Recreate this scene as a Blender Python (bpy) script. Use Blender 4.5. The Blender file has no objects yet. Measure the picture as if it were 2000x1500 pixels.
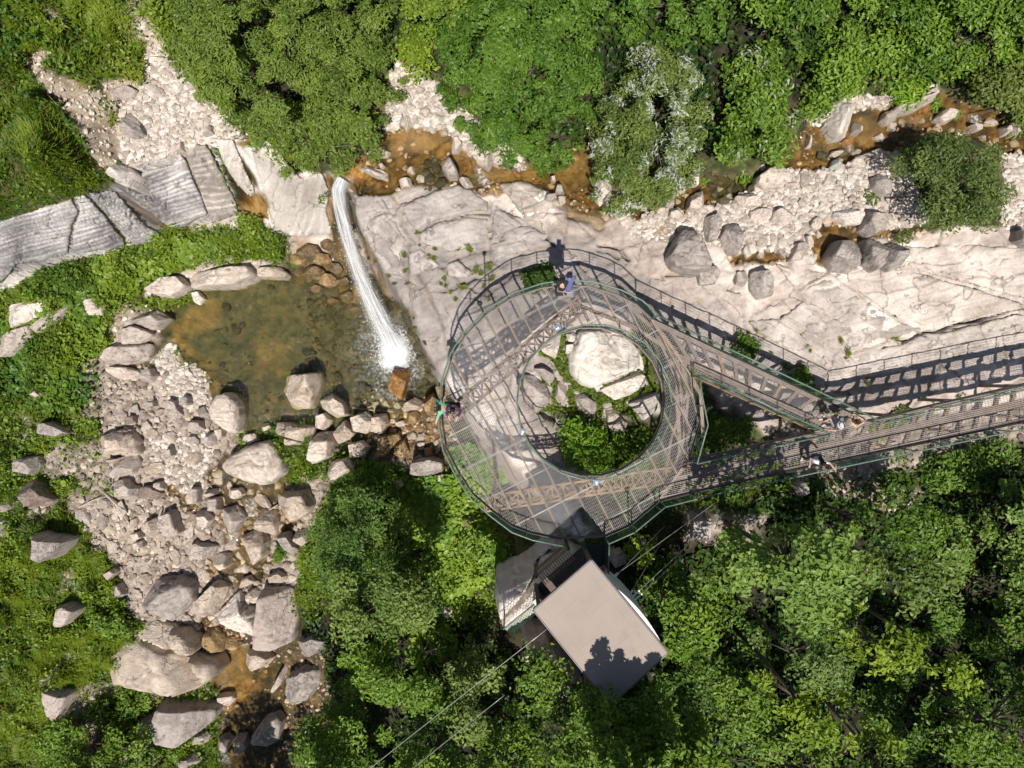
import bpy, math, random
import numpy as np
from mathutils import Vector, Matrix
from mathutils.geometry import delaunay_2d_cdt
random.seed(7); RNG = np.random.default_rng(7)
S = bpy.context.scene; COL = S.collection
H = 24.5; F = 1400.0          # drone height over the deck (deck is z=0) and focal length in pixels of a 2000 px wide frame
def at(px, py, z=0.0):        # where the sight line through a photo pixel meets height z
    return ((px-1000)/F*(H-z), (750-py)/F*(H-z))
def at3(px, py, z=0.0):
    x, y = at(px, py, z); return Vector((x, y, z))
def to_px(x, y, z):
    k = F/(H-z); return 1000+x*k, 750-y*k
# ---------------------------------------------------------------- noise
def _hash(ix, iy, iz, seed):
    h = (ix.astype(np.int64)*374761393 + iy.astype(np.int64)*668265263 + iz.astype(np.int64)*2147483647 + seed*974711) & 0xFFFFFFFF
    h = ((h ^ (h >> 13))*1274126177) & 0xFFFFFFFF
    h = ((h ^ (h >> 16))*2246822519) & 0xFFFFFFFF
    return ((h ^ (h >> 15)) & 0xFFFFFF)/float(0xFFFFFF)
def vnoise(x, y, z=None, seed=0):
    x = np.asarray(x, float); y = np.asarray(y, float)
    fx = np.floor(x); fy = np.floor(y); u = x-fx; v = y-fy
    u = u*u*(3-2*u); v = v*v*(3-2*v)
    if z is None:
        o = np.zeros_like(fx)
        a = _hash(fx, fy, o, seed); b = _hash(fx+1, fy, o, seed); c = _hash(fx, fy+1, o, seed); d = _hash(fx+1, fy+1, o, seed)
        return (a*(1-u)+b*u)*(1-v)+(c*(1-u)+d*u)*v
    z = np.asarray(z, float); fz = np.floor(z); w = z-fz; w = w*w*(3-2*w)
    r = 0
    for dz, wz in ((0, 1-w), (1, w)):
        a = _hash(fx, fy, fz+dz, seed); b = _hash(fx+1, fy, fz+dz, seed); c = _hash(fx, fy+1, fz+dz, seed); d = _hash(fx+1, fy+1, fz+dz, seed)
        r = r+wz*((a*(1-u)+b*u)*(1-v)+(c*(1-u)+d*u)*v)
    return r
def fbm(x, y, z=None, f=1.0, o=4, seed=0, g=.5):
    s = 0; a = 1; t = 0
    for i in range(o):
        s = s+a*vnoise(x*f, y*f, None if z is None else z*f, seed+i*17); t += a; a *= g; f *= 2.03
    return s/t
def cells(x, y, f, seed=0):    # distance to nearest and second nearest jittered cell point, id of the cell
    x = np.asarray(x)*f; y = np.asarray(y)*f; fx = np.floor(x); fy = np.floor(y); o = np.zeros_like(fx)
    d1 = np.full(x.shape, 9.); d2 = np.full(x.shape, 9.); cid = np.zeros(x.shape)
    for i in (-1, 0, 1):
        for j in (-1, 0, 1):
            cx = fx+i; cy = fy+j
            d = np.hypot(cx+_hash(cx, cy, o, seed)-x, cy+_hash(cx, cy, o+1, seed)-y)
            m = d < d1
            d2 = np.where(m, d1, np.minimum(d2, d)); cid = np.where(m, _hash(cx, cy, o+2, seed), cid); d1 = np.where(m, d, d1)
    return d1, d2, cid
def sstep(a, b, x):
    t = np.clip((x-a)/(b-a), 0, 1); return t*t*(3-2*t)
def poly_sd(P, x, y):          # signed distance to a polygon, inside positive
    P = np.asarray(P, float); n = len(P); d = np.full(x.shape, 1e18); ins = np.zeros(x.shape, bool)
    for i in range(n):
        ax, ay = P[i]; bx, by = P[(i+1) % n]; ex, ey = bx-ax, by-ay
        t = np.clip(((x-ax)*ex+(y-ay)*ey)/(ex*ex+ey*ey+1e-12), 0, 1)
        d = np.minimum(d, (x-ax-t*ex)**2+(y-ay-t*ey)**2)
        if ay != by:
            c = ((ay > y) != (by > y)) & (x < (bx-ax)*(y-ay)/(by-ay)+ax); ins ^= c
    return np.where(ins, 1, -1)*np.sqrt(d)
def line_d(P, x, y):
    d = np.full(x.shape, 1e18)
    for (ax, ay), (bx, by) in zip(P[:-1], P[1:]):
        ex, ey = bx-ax, by-ay
        t = np.clip(((x-ax)*ex+(y-ay)*ey)/(ex*ex+ey*ey+1e-12), 0, 1)
        d = np.minimum(d, (x-ax-t*ex)**2+(y-ay-t*ey)**2)
    return np.sqrt(d)
# ---------------------------------------------------------------- mesh helpers
def mesh_np(name, V, Fc, col=None, smooth=True, attrs=None):
    """V n x 3, Fc m x k (all faces k-gons); col n x 3 as the albedo attribute"""
    V = np.ascontiguousarray(V, np.float32); Fc = np.ascontiguousarray(Fc, np.int32); m, k = Fc.shape
    me = bpy.data.meshes.new(name)
    me.vertices.add(len(V)); me.vertices.foreach_set('co', V.ravel())
    me.loops.add(m*k); me.loops.foreach_set('vertex_index', Fc.ravel())
    me.polygons.add(m); me.polygons.foreach_set('loop_start', np.arange(0, m*k, k, dtype=np.int32))
    me.polygons.foreach_set('use_smooth', np.full(m, smooth, bool))
    if col is not None:
        c = np.ones((len(V), 4), np.float32); c[:, :3] = col
        a = me.attributes.new('Col', 'FLOAT_COLOR', 'POINT'); a.data.foreach_set('color', c.ravel())
    for kx, v in (attrs or {}).items():
        a = me.attributes.new(kx, 'FLOAT', 'POINT'); a.data.foreach_set('value', np.ascontiguousarray(v, np.float32))
    me.update(calc_edges=True); return me
def put(name, me, mat=None, parent=None, loc=(0, 0, 0)):
    o = bpy.data.objects.new(name, me); COL.objects.link(o); o.location = loc
    if mat is not None and me is not None and len(me.materials) == 0: me.materials.append(mat)
    if parent is not None: o.parent = parent
    return o
def tag(o, label=None, cat=None, group=None, kind=None):
    if label: o['label'] = label
    if cat: o['category'] = cat
    if group: o['group'] = group
    if kind: o['kind'] = kind
    return o
def empty(name, loc, label, cat, group=None, rz=0):
    o = bpy.data.objects.new(name, None); COL.objects.link(o); o.location = loc; o.rotation_euler.z = rz; o.empty_display_size = .2
    return tag(o, label, cat, group)
class MB:                      # a small collector of quads
    def __init__(s): s.v = []; s.f = []
    def box(s, c, ax, ay, az): # centre and three half axes
        c, ax, ay, az = map(Vector, (c, ax, ay, az)); b = len(s.v)
        for k in (-1, 1):
            for i, j in ((-1, -1), (1, -1), (1, 1), (-1, 1)): s.v.append(c+ax*i+ay*j+az*k)
        s.f += [tuple(b+q for q in t) for t in ((3, 2, 1, 0), (4, 5, 6, 7), (0, 1, 5, 4), (1, 2, 6, 5), (2, 3, 7, 6), (3, 0, 4, 7))]
    def bar(s, a, b, w, h, up=(0, 0, 1)):  # rectangular bar from a to b
        a, b = Vector(a), Vector(b); d = (b-a); L = d.length
        if L < 1e-5: return
        d /= L; u = Vector(up); sx = d.cross(u)
        if sx.length < 1e-4: sx = d.cross(Vector((1, 0, 0)))
        sx.normalize(); u = sx.cross(d)
        s.box((a+b)/2, d*L/2, sx*w/2, u*h/2)
    def tube(s, P, r, n=6, cap=True):
        P = [Vector(p) for p in P]; m = len(P); b = len(s.v)
        rs = r if isinstance(r, (list, tuple)) else [r]*m
        for i, p in enumerate(P):
            d = (P[min(i+1, m-1)]-P[max(i-1, 0)]).normalized()
            x = d.cross(Vector((0, 0, 1)))
            if x.length < .05: x = d.cross(Vector((1, 0, 0)))
            x.normalize(); y = x.cross(d)
            for k in range(n):
                a = 2*math.pi*k/n; s.v.append(p+(x*math.cos(a)+y*math.sin(a))*rs[i])
        for i in range(m-1):
            for k in range(n):
                s.f.append((b+i*n+k, b+i*n+(k+1) % n, b+(i+1)*n+(k+1) % n, b+(i+1)*n+k))
        if cap:
            s.f.append(tuple(b+k for k in range(n))[::-1]); s.f.append(tuple(b+(m-1)*n+k for k in range(n)))
    def prism(s, P, z0, z1):
        n = len(P); b = len(s.v)
        ar = sum(P[i][0]*P[(i+1) % n][1]-P[(i+1) % n][0]*P[i][1] for i in range(n))
        if ar < 0: P = P[::-1]
        for z in (z0, z1): s.v += [Vector((p[0], p[1], z)) for p in P]
        s.f.append(tuple(b+k for k in range(n))[::-1]); s.f.append(tuple(b+n+k for k in range(n)))
        for k in range(n): s.f.append((b+k, b+(k+1) % n, b+n+(k+1) % n, b+n+k))
    def build(s, name, mat, parent=None, loc=None, smooth=False):
        me = bpy.data.meshes.new(name); L = Vector(loc) if loc else Vector((0, 0, 0))
        if parent is not None and not loc: L = parent.matrix_basis.translation.copy()
        me.from_pydata([tuple(v-L) for v in s.v], [], s.f)
        if smooth: me.polygons.foreach_set('use_smooth', [True]*len(me.polygons))
        me.update()
        return put(name, me, mat, parent, (0, 0, 0) if parent is not None else L)
# ---------------------------------------------------------------- materials
def newmat(name):
    m = bpy.data.materials.new(name); m.use_nodes = True; nt = m.node_tree; nt.nodes.clear()
    return m, nt, nt.nodes, nt.links
def N(nt, t, **kw):
    n = nt.nodes.new(t)
    for k, v in kw.items():
        if k in n.inputs: n.inputs[k].default_value = v
        else: setattr(n, k, v)
    return n
def attr_mat(name, rough=.85, n1=6., n2=40., amt=.28, bump=.35, wet=False, spec=.3, crack=0., csc=.6):
    """albedo from the mesh's Col attribute, broken by two noises, with bump"""
    m, nt, ns, lk = newmat(name)
    at_ = N(nt, 'ShaderNodeAttribute', attribute_name='Col'); tc = N(nt, 'ShaderNodeTexCoord')
    a = N(nt, 'ShaderNodeTexNoise'); a.inputs['Scale'].default_value = n1; a.inputs['Detail'].default_value = 8; a.inputs['Roughness'].default_value = .65
    b = N(nt, 'ShaderNodeTexNoise'); b.inputs['Scale'].default_value = n2; b.inputs['Detail'].default_value = 4
    lk.new(tc.outputs['Object'], a.inputs['Vector']); lk.new(tc.outputs['Object'], b.inputs['Vector'])
    ad = N(nt, 'ShaderNodeMath', operation='ADD'); lk.new(a.outputs['Fac'], ad.inputs[0]); lk.new(b.outputs['Fac'], ad.inputs[1])
    mr = N(nt, 'ShaderNodeMapRange'); mr.inputs[1].default_value = .55; mr.inputs[2].default_value = 1.45; mr.inputs[3].default_value = 1-amt; mr.inputs[4].default_value = 1+amt
    lk.new(ad.outputs[0], mr.inputs[0])
    mx = N(nt, 'ShaderNodeVectorMath', operation='SCALE'); lk.new(at_.outputs['Color'], mx.inputs[0]); lk.new(mr.outputs[0], mx.inputs['Scale'])
    hgt = ad.outputs[0]
    if crack:   # hairline joints: edges of distorted cells, broken up along their length; crevice shade put into the colour
        dn = N(nt, 'ShaderNodeTexNoise'); dn.inputs['Scale'].default_value = 1.6; dn.inputs['Detail'].default_value = 5; lk.new(tc.outputs['Object'], dn.inputs['Vector'])
        dm = N(nt, 'ShaderNodeVectorMath', operation='MULTIPLY_ADD'); dm.inputs[1].default_value = (.9, .9, .9); lk.new(dn.outputs['Color'], dm.inputs[0]); lk.new(tc.outputs['Object'], dm.inputs[2])
        vo = N(nt, 'ShaderNodeTexVoronoi', feature='DISTANCE_TO_EDGE'); vo.inputs['Scale'].default_value = csc; lk.new(dm.outputs[0], vo.inputs['Vector'])
        cr = N(nt, 'ShaderNodeMapRange'); cr.inputs[1].default_value = .002; cr.inputs[2].default_value = .016*csc/.6*1.0; lk.new(vo.outputs['Distance'], cr.inputs[0])
        br = N(nt, 'ShaderNodeTexNoise'); br.inputs['Scale'].default_value = .8; br.inputs['Detail'].default_value = 3; lk.new(tc.outputs['Object'], br.inputs['Vector'])
        bm = N(nt, 'ShaderNodeMapRange'); bm.inputs[1].default_value = .44; bm.inputs[2].default_value = .56; bm.inputs[3].default_value = 0; bm.inputs[4].default_value = crack; lk.new(br.outputs['Fac'], bm.inputs[0])
        inv = N(nt, 'ShaderNodeMath', operation='SUBTRACT'); inv.inputs[0].default_value = 1; lk.new(cr.outputs[0], inv.inputs[1])
        am = N(nt, 'ShaderNodeMath', operation='MULTIPLY'); lk.new(inv.outputs[0], am.inputs[0]); lk.new(bm.outputs[0], am.inputs[1])
        if wet:
            ra = N(nt, 'ShaderNodeAttribute', attribute_name='rk'); am2 = N(nt, 'ShaderNodeMath', operation='MULTIPLY'); lk.new(am.outputs[0], am2.inputs[0]); lk.new(ra.outputs['Fac'], am2.inputs[1]); am = am2
        if wet:  # bedding streaks of the old cliff, drawn out along the beds
            mp = N(nt, 'ShaderNodeMapping'); mp.inputs['Rotation'].default_value = (0, 0, -.20); mp.inputs['Scale'].default_value = (.5, 8.0, 0.0); lk.new(tc.outputs['Object'], mp.inputs['Vector'])
            sn = N(nt, 'ShaderNodeTexNoise'); sn.inputs['Scale'].default_value = 2.6; sn.inputs['Detail'].default_value = 9; sn.inputs['Roughness'].default_value = .72; lk.new(mp.outputs[0], sn.inputs['Vector'])
            sr = N(nt, 'ShaderNodeMapRange'); sr.inputs[1].default_value = .38; sr.inputs[2].default_value = .62; sr.inputs[3].default_value = .50; sr.inputs[4].default_value = 1.3; lk.new(sn.outputs['Fac'], sr.inputs[0])
            sa = N(nt, 'ShaderNodeAttribute', attribute_name='sl'); sm = N(nt, 'ShaderNodeMix', data_type='FLOAT'); lk.new(sa.outputs['Fac'], sm.inputs[0]); sm.inputs[2].default_value = 1; lk.new(sr.outputs[0], sm.inputs[3])
            mx3 = N(nt, 'ShaderNodeVectorMath', operation='SCALE'); lk.new(mx.outputs[0], mx3.inputs[0]); lk.new(sm.outputs[0], mx3.inputs['Scale']); mx = mx3
        dk = N(nt, 'ShaderNodeMapRange'); dk.inputs[3].default_value = 1; dk.inputs[4].default_value = .30; lk.new(am.outputs[0], dk.inputs[0])
        mx2 = N(nt, 'ShaderNodeVectorMath', operation='SCALE'); lk.new(mx.outputs[0], mx2.inputs[0]); lk.new(dk.outputs[0], mx2.inputs['Scale']); mx = mx2
        hs = N(nt, 'ShaderNodeMath', operation='MULTIPLY_ADD'); hs.inputs[1].default_value = -.9; lk.new(am.outputs[0], hs.inputs[0]); lk.new(ad.outputs[0], hs.inputs[2]); hgt = hs.outputs[0]
        if wet:
            h3 = N(nt, 'ShaderNodeMath', operation='ADD'); lk.new(hgt, h3.inputs[0]); lk.new(sm.outputs[0], h3.inputs[1]); hgt = h3.outputs[0]
    bp = N(nt, 'ShaderNodeBump'); bp.inputs['Strength'].default_value = bump; bp.inputs['Distance'].default_value = .12; lk.new(hgt, bp.inputs['Height'])
    pb = N(nt, 'ShaderNodeBsdfPrincipled'); pb.inputs['Roughness'].default_value = rough; pb.inputs['Specular IOR Level'].default_value = spec
    lk.new(mx.outputs[0], pb.inputs['Base Color']); lk.new(bp.outputs[0], pb.inputs['Normal'])
    if wet:
        w = N(nt, 'ShaderNodeAttribute', attribute_name='wet')
        r = N(nt, 'ShaderNodeMapRange'); r.inputs[3].default_value = rough; r.inputs[4].default_value = .35; lk.new(w.outputs['Fac'], r.inputs[0]); lk.new(r.outputs[0], pb.inputs['Roughness'])
    o = N(nt, 'ShaderNodeOutputMaterial'); lk.new(pb.outputs[0], o.inputs[0]); return m
def leaf_mat(name, tr=.35, gloss=.05):
    m, nt, ns, lk = newmat(name)
    a = N(nt, 'ShaderNodeAttribute', attribute_name='Col')
    d = N(nt, 'ShaderNodeBsdfDiffuse'); t = N(nt, 'ShaderNodeBsdfTranslucent'); g = N(nt, 'ShaderNodeBsdfGlossy'); g.inputs['Roughness'].default_value = .45
    ys = N(nt, 'ShaderNodeVectorMath', operation='MULTIPLY'); ys.inputs[1].default_value = (1.25, 1.2, .5); lk.new(a.outputs['Color'], ys.inputs[0])
    lk.new(a.outputs['Color'], d.inputs['Color']); lk.new(ys.outputs[0], t.inputs['Color'])
    m1 = N(nt, 'ShaderNodeMixShader'); m1.inputs[0].default_value = tr; lk.new(d.outputs[0], m1.inputs[1]); lk.new(t.outputs[0], m1.inputs[2])
    m2 = N(nt, 'ShaderNodeMixShader'); m2.inputs[0].default_value = gloss; lk.new(m1.outputs[0], m2.inputs[1]); lk.new(g.outputs[0], m2.inputs[2])
    o = N(nt, 'ShaderNodeOutputMaterial'); lk.new(m2.outputs[0], o.inputs[0]); return m
def plain(name, c, rough=.6, metal=0., var=.15, sc=8., c2=None, bump=.1):
    m, nt, ns, lk = newmat(name); tc = N(nt, 'ShaderNodeTexCoord'); a = N(nt, 'ShaderNodeTexNoise'); a.inputs['Scale'].default_value = sc; a.inputs['Detail'].default_value = 6
    lk.new(tc.outputs['Object'], a.inputs['Vector'])
    r = N(nt, 'ShaderNodeMapRange'); r.inputs[1].default_value = .35; r.inputs[2].default_value = .65; lk.new(a.outputs['Fac'], r.inputs[0])
    mx = N(nt, 'ShaderNodeMix', data_type='RGBA'); lk.new(r.outputs[0], mx.inputs['Factor'])
    c2 = c2 or tuple(x*(1-var*2) for x in c)
    mx.inputs['A'].default_value = (*c, 1); mx.inputs['B'].default_value = (*c2, 1)
    mx.inputs[6].default_value = (*c, 1); mx.inputs[7].default_value = (*c2, 1)
    pb = N(nt, 'ShaderNodeBsdfPrincipled'); pb.inputs['Roughness'].default_value = rough; pb.inputs['Metallic'].default_value = metal
    lk.new(mx.outputs[2], pb.inputs['Base Color'])
    bp = N(nt, 'ShaderNodeBump'); bp.inputs['Strength'].default_value = bump; bp.inputs['Distance'].default_value = .02; lk.new(a.outputs['Fac'], bp.inputs['Height']); lk.new(bp.outputs[0], pb.inputs['Normal'])
    o = N(nt, 'ShaderNodeOutputMaterial'); lk.new(pb.outputs[0], o.inputs[0]); return m
def water_mat(name, tint, foam=True, gl=1.0):
    m, nt, ns, lk = newmat(name); tc = N(nt, 'ShaderNodeTexCoord')
    n1 = N(nt, 'ShaderNodeTexNoise'); n1.inputs['Scale'].default_value = 5.5; n1.inputs['Detail'].default_value = 4; n1.inputs['Distortion'].default_value = .8
    lk.new(tc.outputs['Object'], n1.inputs['Vector'])
    bp = N(nt, 'ShaderNodeBump'); bp.inputs['Strength'].default_value = .8; bp.inputs['Distance'].default_value = .10; lk.new(n1.outputs['Fac'], bp.inputs['Height'])
    t = N(nt, 'ShaderNodeBsdfTransparent'); t.inputs['Color'].default_value = (*tint, 1)
    g = N(nt, 'ShaderNodeBsdfGlossy'); g.inputs['Roughness'].default_value = .06; lk.new(bp.outputs[0], g.inputs['Normal'])
    fr = N(nt, 'ShaderNodeFresnel'); fr.inputs['IOR'].default_value = 1.33; lk.new(bp.outputs[0], fr.inputs['Normal'])
    fm = N(nt, 'ShaderNodeMath', operation='MULTIPLY'); fm.inputs[1].default_value = gl; lk.new(fr.outputs[0], fm.inputs[0])
    m1 = N(nt, 'ShaderNodeMixShader'); lk.new(fm.outputs[0], m1.inputs[0]); lk.new(t.outputs[0], m1.inputs[1]); lk.new(g.outputs[0], m1.inputs[2])
    d = N(nt, 'ShaderNodeBsdfDiffuse'); d.inputs['Color'].default_value = (.8, .82, .84, 1)
    fa = N(nt, 'ShaderNodeAttribute', attribute_name='foam')
    n2 = N(nt, 'ShaderNodeTexNoise'); n2.inputs['Scale'].default_value = 9; n2.inputs['Detail'].default_value = 7; n2.inputs['Roughness'].default_value = .7; lk.new(tc.outputs['Object'], n2.inputs['Vector'])
    ml = N(nt, 'ShaderNodeMath', operation='MULTIPLY'); lk.new(fa.outputs['Fac'], ml.inputs[0])
    r = N(nt, 'ShaderNodeMapRange'); r.inputs[1].default_value = .46; r.inputs[2].default_value = .64; r.inputs[3].default_value = .05; r.inputs[4].default_value = .9; lk.new(n2.outputs['Fac'], r.inputs[0]); lk.new(r.outputs[0], ml.inputs[1])
    fs = N(nt, 'ShaderNodeMapRange'); fs.inputs[1].default_value = .62; fs.inputs[2].default_value = 1.25; lk.new(fa.outputs['Fac'], fs.inputs[0]); mxm = N(nt, 'ShaderNodeMath', operation='MAXIMUM'); lk.new(fs.outputs[0], mxm.inputs[0]); lk.new(ml.outputs[0], mxm.inputs[1]); ml = mxm
    m2 = N(nt, 'ShaderNodeMixShader'); lk.new(ml.outputs[0], m2.inputs[0]); lk.new(m1.outputs[0], m2.inputs[1]); lk.new(d.outputs[0], m2.inputs[2])
    o = N(nt, 'ShaderNodeOutputMaterial'); lk.new(m2.outputs[0], o.inputs[0]); return m
M = {}
M['ground'] = attr_mat('ground_rock', .88, 4, 30, .30, .55, wet=True, crack=.75, csc=.42)
M['rock'] = attr_mat('boulder_stone', .88, 5, 26, .30, .65, crack=.8, csc=.9)
M['wetrock'] = attr_mat('wet_stone', .4, 5, 30, .3, .5)
M['pebble'] = attr_mat('pebble_stone', .9, 9, 50, .18, .3)
M['leaf'] = leaf_mat('leaf', .34, .022); M['grass'] = leaf_mat('grass_blade', .42, .015)
M['bark'] = plain('bark', (.09, .07, .05), .9, sc=14, bump=.6); M['dead'] = plain('dead_wood', (.42, .36, .3), .9, sc=14, bump=.5)
M['rust'] = plain('rusty_steel', (.285, .22, .185), .75, .1, sc=5, c2=(.20, .14, .11)); M['rusto'] = plain('ochre_rusted_steel', (.36, .255, .14), .75, .1, sc=6, c2=(.25, .16, .09))
M['mesh'] = plain('galvanised_mesh', (.29, .285, .28), .55, .3, sc=3, c2=(.22, .20, .19))
M['green'] = plain('green_painted_steel', (.06, .115, .08), .4, 0, sc=20, c2=(.13, .185, .145)); M['dgreen'] = plain('dark_green_steel', (.012, .05, .028), .5, 0, sc=20)
M['dark'] = plain('dark_steel', (.03, .03, .03), .6, .3)
TILE = {'P': (0, 0, 1), 'A': (0, 0, .35), 'B': (650, 0, .35), 'C': (1300, 0, .35), 'D': (0, 475, .35), 'E': (650, 475, .35), 'F': (1300, 475, .35), 'G': (0, 975, .35), 'K': (650, 975, .35), 'L': (1300, 975, .35), 'R': (980, 600, .18)}
def T(t, s):
    ox, oy, k = TILE[t]
    return [(ox+k*float(a), oy+k*float(b)) for a, b in (q.split(',') for q in s.split())]
# ---------------- terrain heights: photo pixel, height (deck = 0); lines are breaklines
HP = """0,-300,-1 700,-300,-1.6 1400,-300,-1.6 2000,-300,-1.2 2700,-300,-.5 700,0,-2.4 1000,0,-2.4 1300,0,-2.2 1600,0,-2 1900,0,-1.8 2300,100,-1.6
850,150,-2.8 1000,220,-2.9 1300,250,-2.7 1550,200,-2.3 1750,150,-2
1990,230,-2.2 1850,230,-2.35 1700,280,-2.6 1560,300,-2.8 1420,350,-3 1250,370,-3.05 1130,330,-3.2 950,340,-3.3 830,290,-3.4 750,320,-3.5 690,345,-3.7
1700,360,-2.3 1500,440,-2.6 1300,450,-2.9 1850,400,-2.1 1600,480,-2.5 1450,520,-2.7
1050,440,-2.9 800,450,-3.1 900,560,-3.2 1400,600,-2.9 1600,640,-2.8 1800,560,-2.4 2000,560,-2.1 2000,700,-2.7 1700,750,-3 2600,500,-1.8 1200,500,-2.9
1500,760,-3.3 1600,900,-3.6 1900,880,-3.2 1450,850,-3.9 2300,800,-3
1150,700,-2.8 1050,770,-3.2 1250,800,-3.3 1150,880,-4.2 1100,600,-3 950,640,-3.3 930,720,-3.6 1000,680,-3.2 1330,700,-3.1
450,650,-11 600,700,-11.4 700,640,-11.2 750,720,-11.2 560,600,-11.2 380,620,-10.6 450,560,-10.5 540,560,-10.6 640,560,-10.4 600,540,-10.2 400,700,-10.5 470,760,-10.9 540,800,-10.8
320,680,-10.05 345,720,-9.95 400,770,-10.05 360,800,-9.85 297,690,-10.55 330,600,-10.7 290,740,-9.9 270,640,-9.8 700,840,-10.2 640,800,-10.7 600,850,-10.4 520,830,-10.6 800,790,-10.4 850,800,-9.9 860,870,-9.6 760,860,-10
350,900,-10 250,850,-9.8 330,840,-9.9 400,860,-10.1 460,900,-10.7 420,940,-10.8 470,1000,-11 450,1080,-11.3 480,1150,-11.7 430,1250,-12.2 440,1350,-12.8 450,1480,-13.5 560,960,-10.7 560,1060,-11 380,1050,-10.9 330,1000,-10.5 350,1130,-11.2 540,1250,-12
100,850,-9.3 50,1000,-9.2 50,1200,-9.5 150,1350,-10.3 50,1480,-10.5 200,1050,-9.9 230,1200,-10.7 250,1450,-12.2 240,950,-10 280,1300,-11.6
0,620,-9.3 100,590,-8.9 200,570,-9.1 300,540,-9.4 430,500,-9.3 560,510,-9.9 520,480,-9.5 640,500,-10 -150,640,-8.8
0,300,-1.5 80,220,-1.5 100,330,-1.6 150,370,-2.3 -200,200,-1.2 0,380,-2.2
0,50,-1.8 150,50,-2.6 210,150,-2.9 320,120,-3 330,230,-3.2 400,180,-3 500,100,-2.8 600,200,-3.2 420,60,-2.7 230,260,-3.2 100,60,-2.3
700,960,-9.5 650,1050,-9.9 600,1200,-10.8 650,1300,-10.6 620,1420,-11.6 760,1100,-8.9 900,1010,-8.2 900,1150,-7.6 950,1250,-7 800,1350,-8.5 900,1480,-8 1000,1400,-6.5 1050,1250,-6 980,1200,-6.8 820,950,-9.2 900,920,-8.8
1050,1115,-3.4 1080,1170,-3.6 1000,1160,-5 1110,1300,-4.6 1200,1400,-3.6 1200,1200,-2.6 1250,1060,-2.4 1370,1030,-1.6 1500,970,-3 1450,1000,-2.4 1700,940,-3 1400,1200,-3.5 1500,1400,-4 1700,1200,-4 1900,1300,-4 2000,1000,-3.2 1750,1480,-4.5 1300,960,-3 1200,1010,-3.2
700,1700,-9 1300,1750,-4.5 2100,1750,-4.5 2700,1700,-4 2700,900,-2.5 400,1750,-15 200,1700,-11 -500,1700,-9 -500,1200,-8.5 -500,800,-8 -400,500,-3.6 -500,200,-1 -500,-300,0 3400,400,0 3400,1900,-3 1500,2400,-4 300,2400,-16 -1200,900,-6 -1200,-200,1 1000,-1000,1 2400,-900,1 3400,-800,2 -1200,2300,-6 3300,2300,-3 -100,-900,2"""
HL = ["0,432,-3.5 130,397,-3.4 210,367,-3.35 250,332,-3.4 320,307,-3.4 410,278,-3.6 470,278,-3.6 560,332,-3.5 636,345,-3.8",
 "-400,640,-9 -100,620,-9 0,562,-8.9 130,522,-8.8 250,490,-8.8 310,466,-8.8 330,447,-8.8 460,430,-8.8 510,452,-9 560,462,-9.3 600,465,-9.5 640,464,-9.7",
 "-400,470,-3.6 0,432,-3.5",
 "640,345,-3.8 652,352,-4 672,352,-3.95 690,362,-3.8",
 "645,400,-6 655,430,-7.5 662,470,-9.2", "660,400,-6 672,440,-7.6 680,480,-9.4 700,560,-10.3 740,620,-10.6",
 "60,110,-1.6 70,180,-1.6 130,240,-1.75 165,300,-1.9 200,345,-2.4", "88,118,-3.1 110,190,-3.3 152,240,-3.35 190,300,-3.4 225,345,-3.5"]
CLIFF = "690,375,-3.7 690,420,-3.6 720,480,-3.6 750,535,-3.7 785,590,-3.9 802,640,-4.2 832,690,-4.6 866,740,-5 902,795,-5 950,845,-4.9 985,890,-4.8 1040,950,-4.8 1080,1010,-4.2 1120,1055,-3.6"
def _tri(s): return [tuple(map(float, q.split(','))) for q in s.split()]
pts = []
def addw(px, py, z): x, y = at(px, py, z); pts.append((x, y, z))
def addline(W, step=.35):
    for (a, b) in zip(W[:-1], W[1:]):
        n = max(1, int(math.hypot(b[0]-a[0], b[1]-a[1])/step))
        for i in range(n): pts.append(tuple(a[k]+(b[k]-a[k])*i/n for k in range(3)))
    pts.append(W[-1])
for q in _tri(HP): addw(*q)
for l in HL: addline([(*at(a, b, z), z) for a, b, z in _tri(l)])
W = [(*at(a, b, z), z) for a, b, z in _tri(CLIFF)]; addline(W)
foot = []
for i, (x, y, z) in enumerate(W):
    d = Vector(W[min(i+1, len(W)-1)][:2])-Vector(W[max(i-1, 0)][:2]); n = Vector((d.y, -d.x)).normalized()
    zf = [-10.2, -10.3, -10.4, -10.5, -10.7, -10.8, -10.8, -10.3, -9.6, -9.2, -8.9, -8.4, -7.6, -5.6][i]
    off = [.5, .6, .75, .8, .85, .9, .9, .9, .8, .9, 1.1, 1.1, .8, .4][i]
    foot.append((x+n.x*off, y+n.y*off, zf))
addline(foot)
P2 = np.array(pts); _, u_ = np.unique(np.round(P2[:, :2], 2), axis=0, return_index=True); P2 = P2[np.sort(u_)]
cv, ce, cf, ov, oe, of_ = delaunay_2d_cdt([Vector(p[:2]) for p in P2], [], [], 0, .001)
CV = np.array([(v.x, v.y) for v in cv]); CZ = np.array([P2[o[0], 2] if o else 0 for o in ov])
def axis(a, b, fine, far):
    c = np.arange(a, b+fine/2, fine); g = []; st = fine; x = b
    while x < far: st *= 1.25; x += st; g.append(x)
    return np.concatenate([a-np.array(g[::-1])+0*1.0-0+(b-b), c, np.array(g)]) if False else np.concatenate([np.array([a-(t-b) for t in g[::-1]]), c, np.array(g)])
GS = .06
gx = axis(-25.5, 25.5, GS, 60); gy = axis(-20, 20, GS, 55); NX, NY = len(gx), len(gy)
X, Y = np.meshgrid(gx, gy); Z = np.full(X.shape, -3.0)
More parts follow.
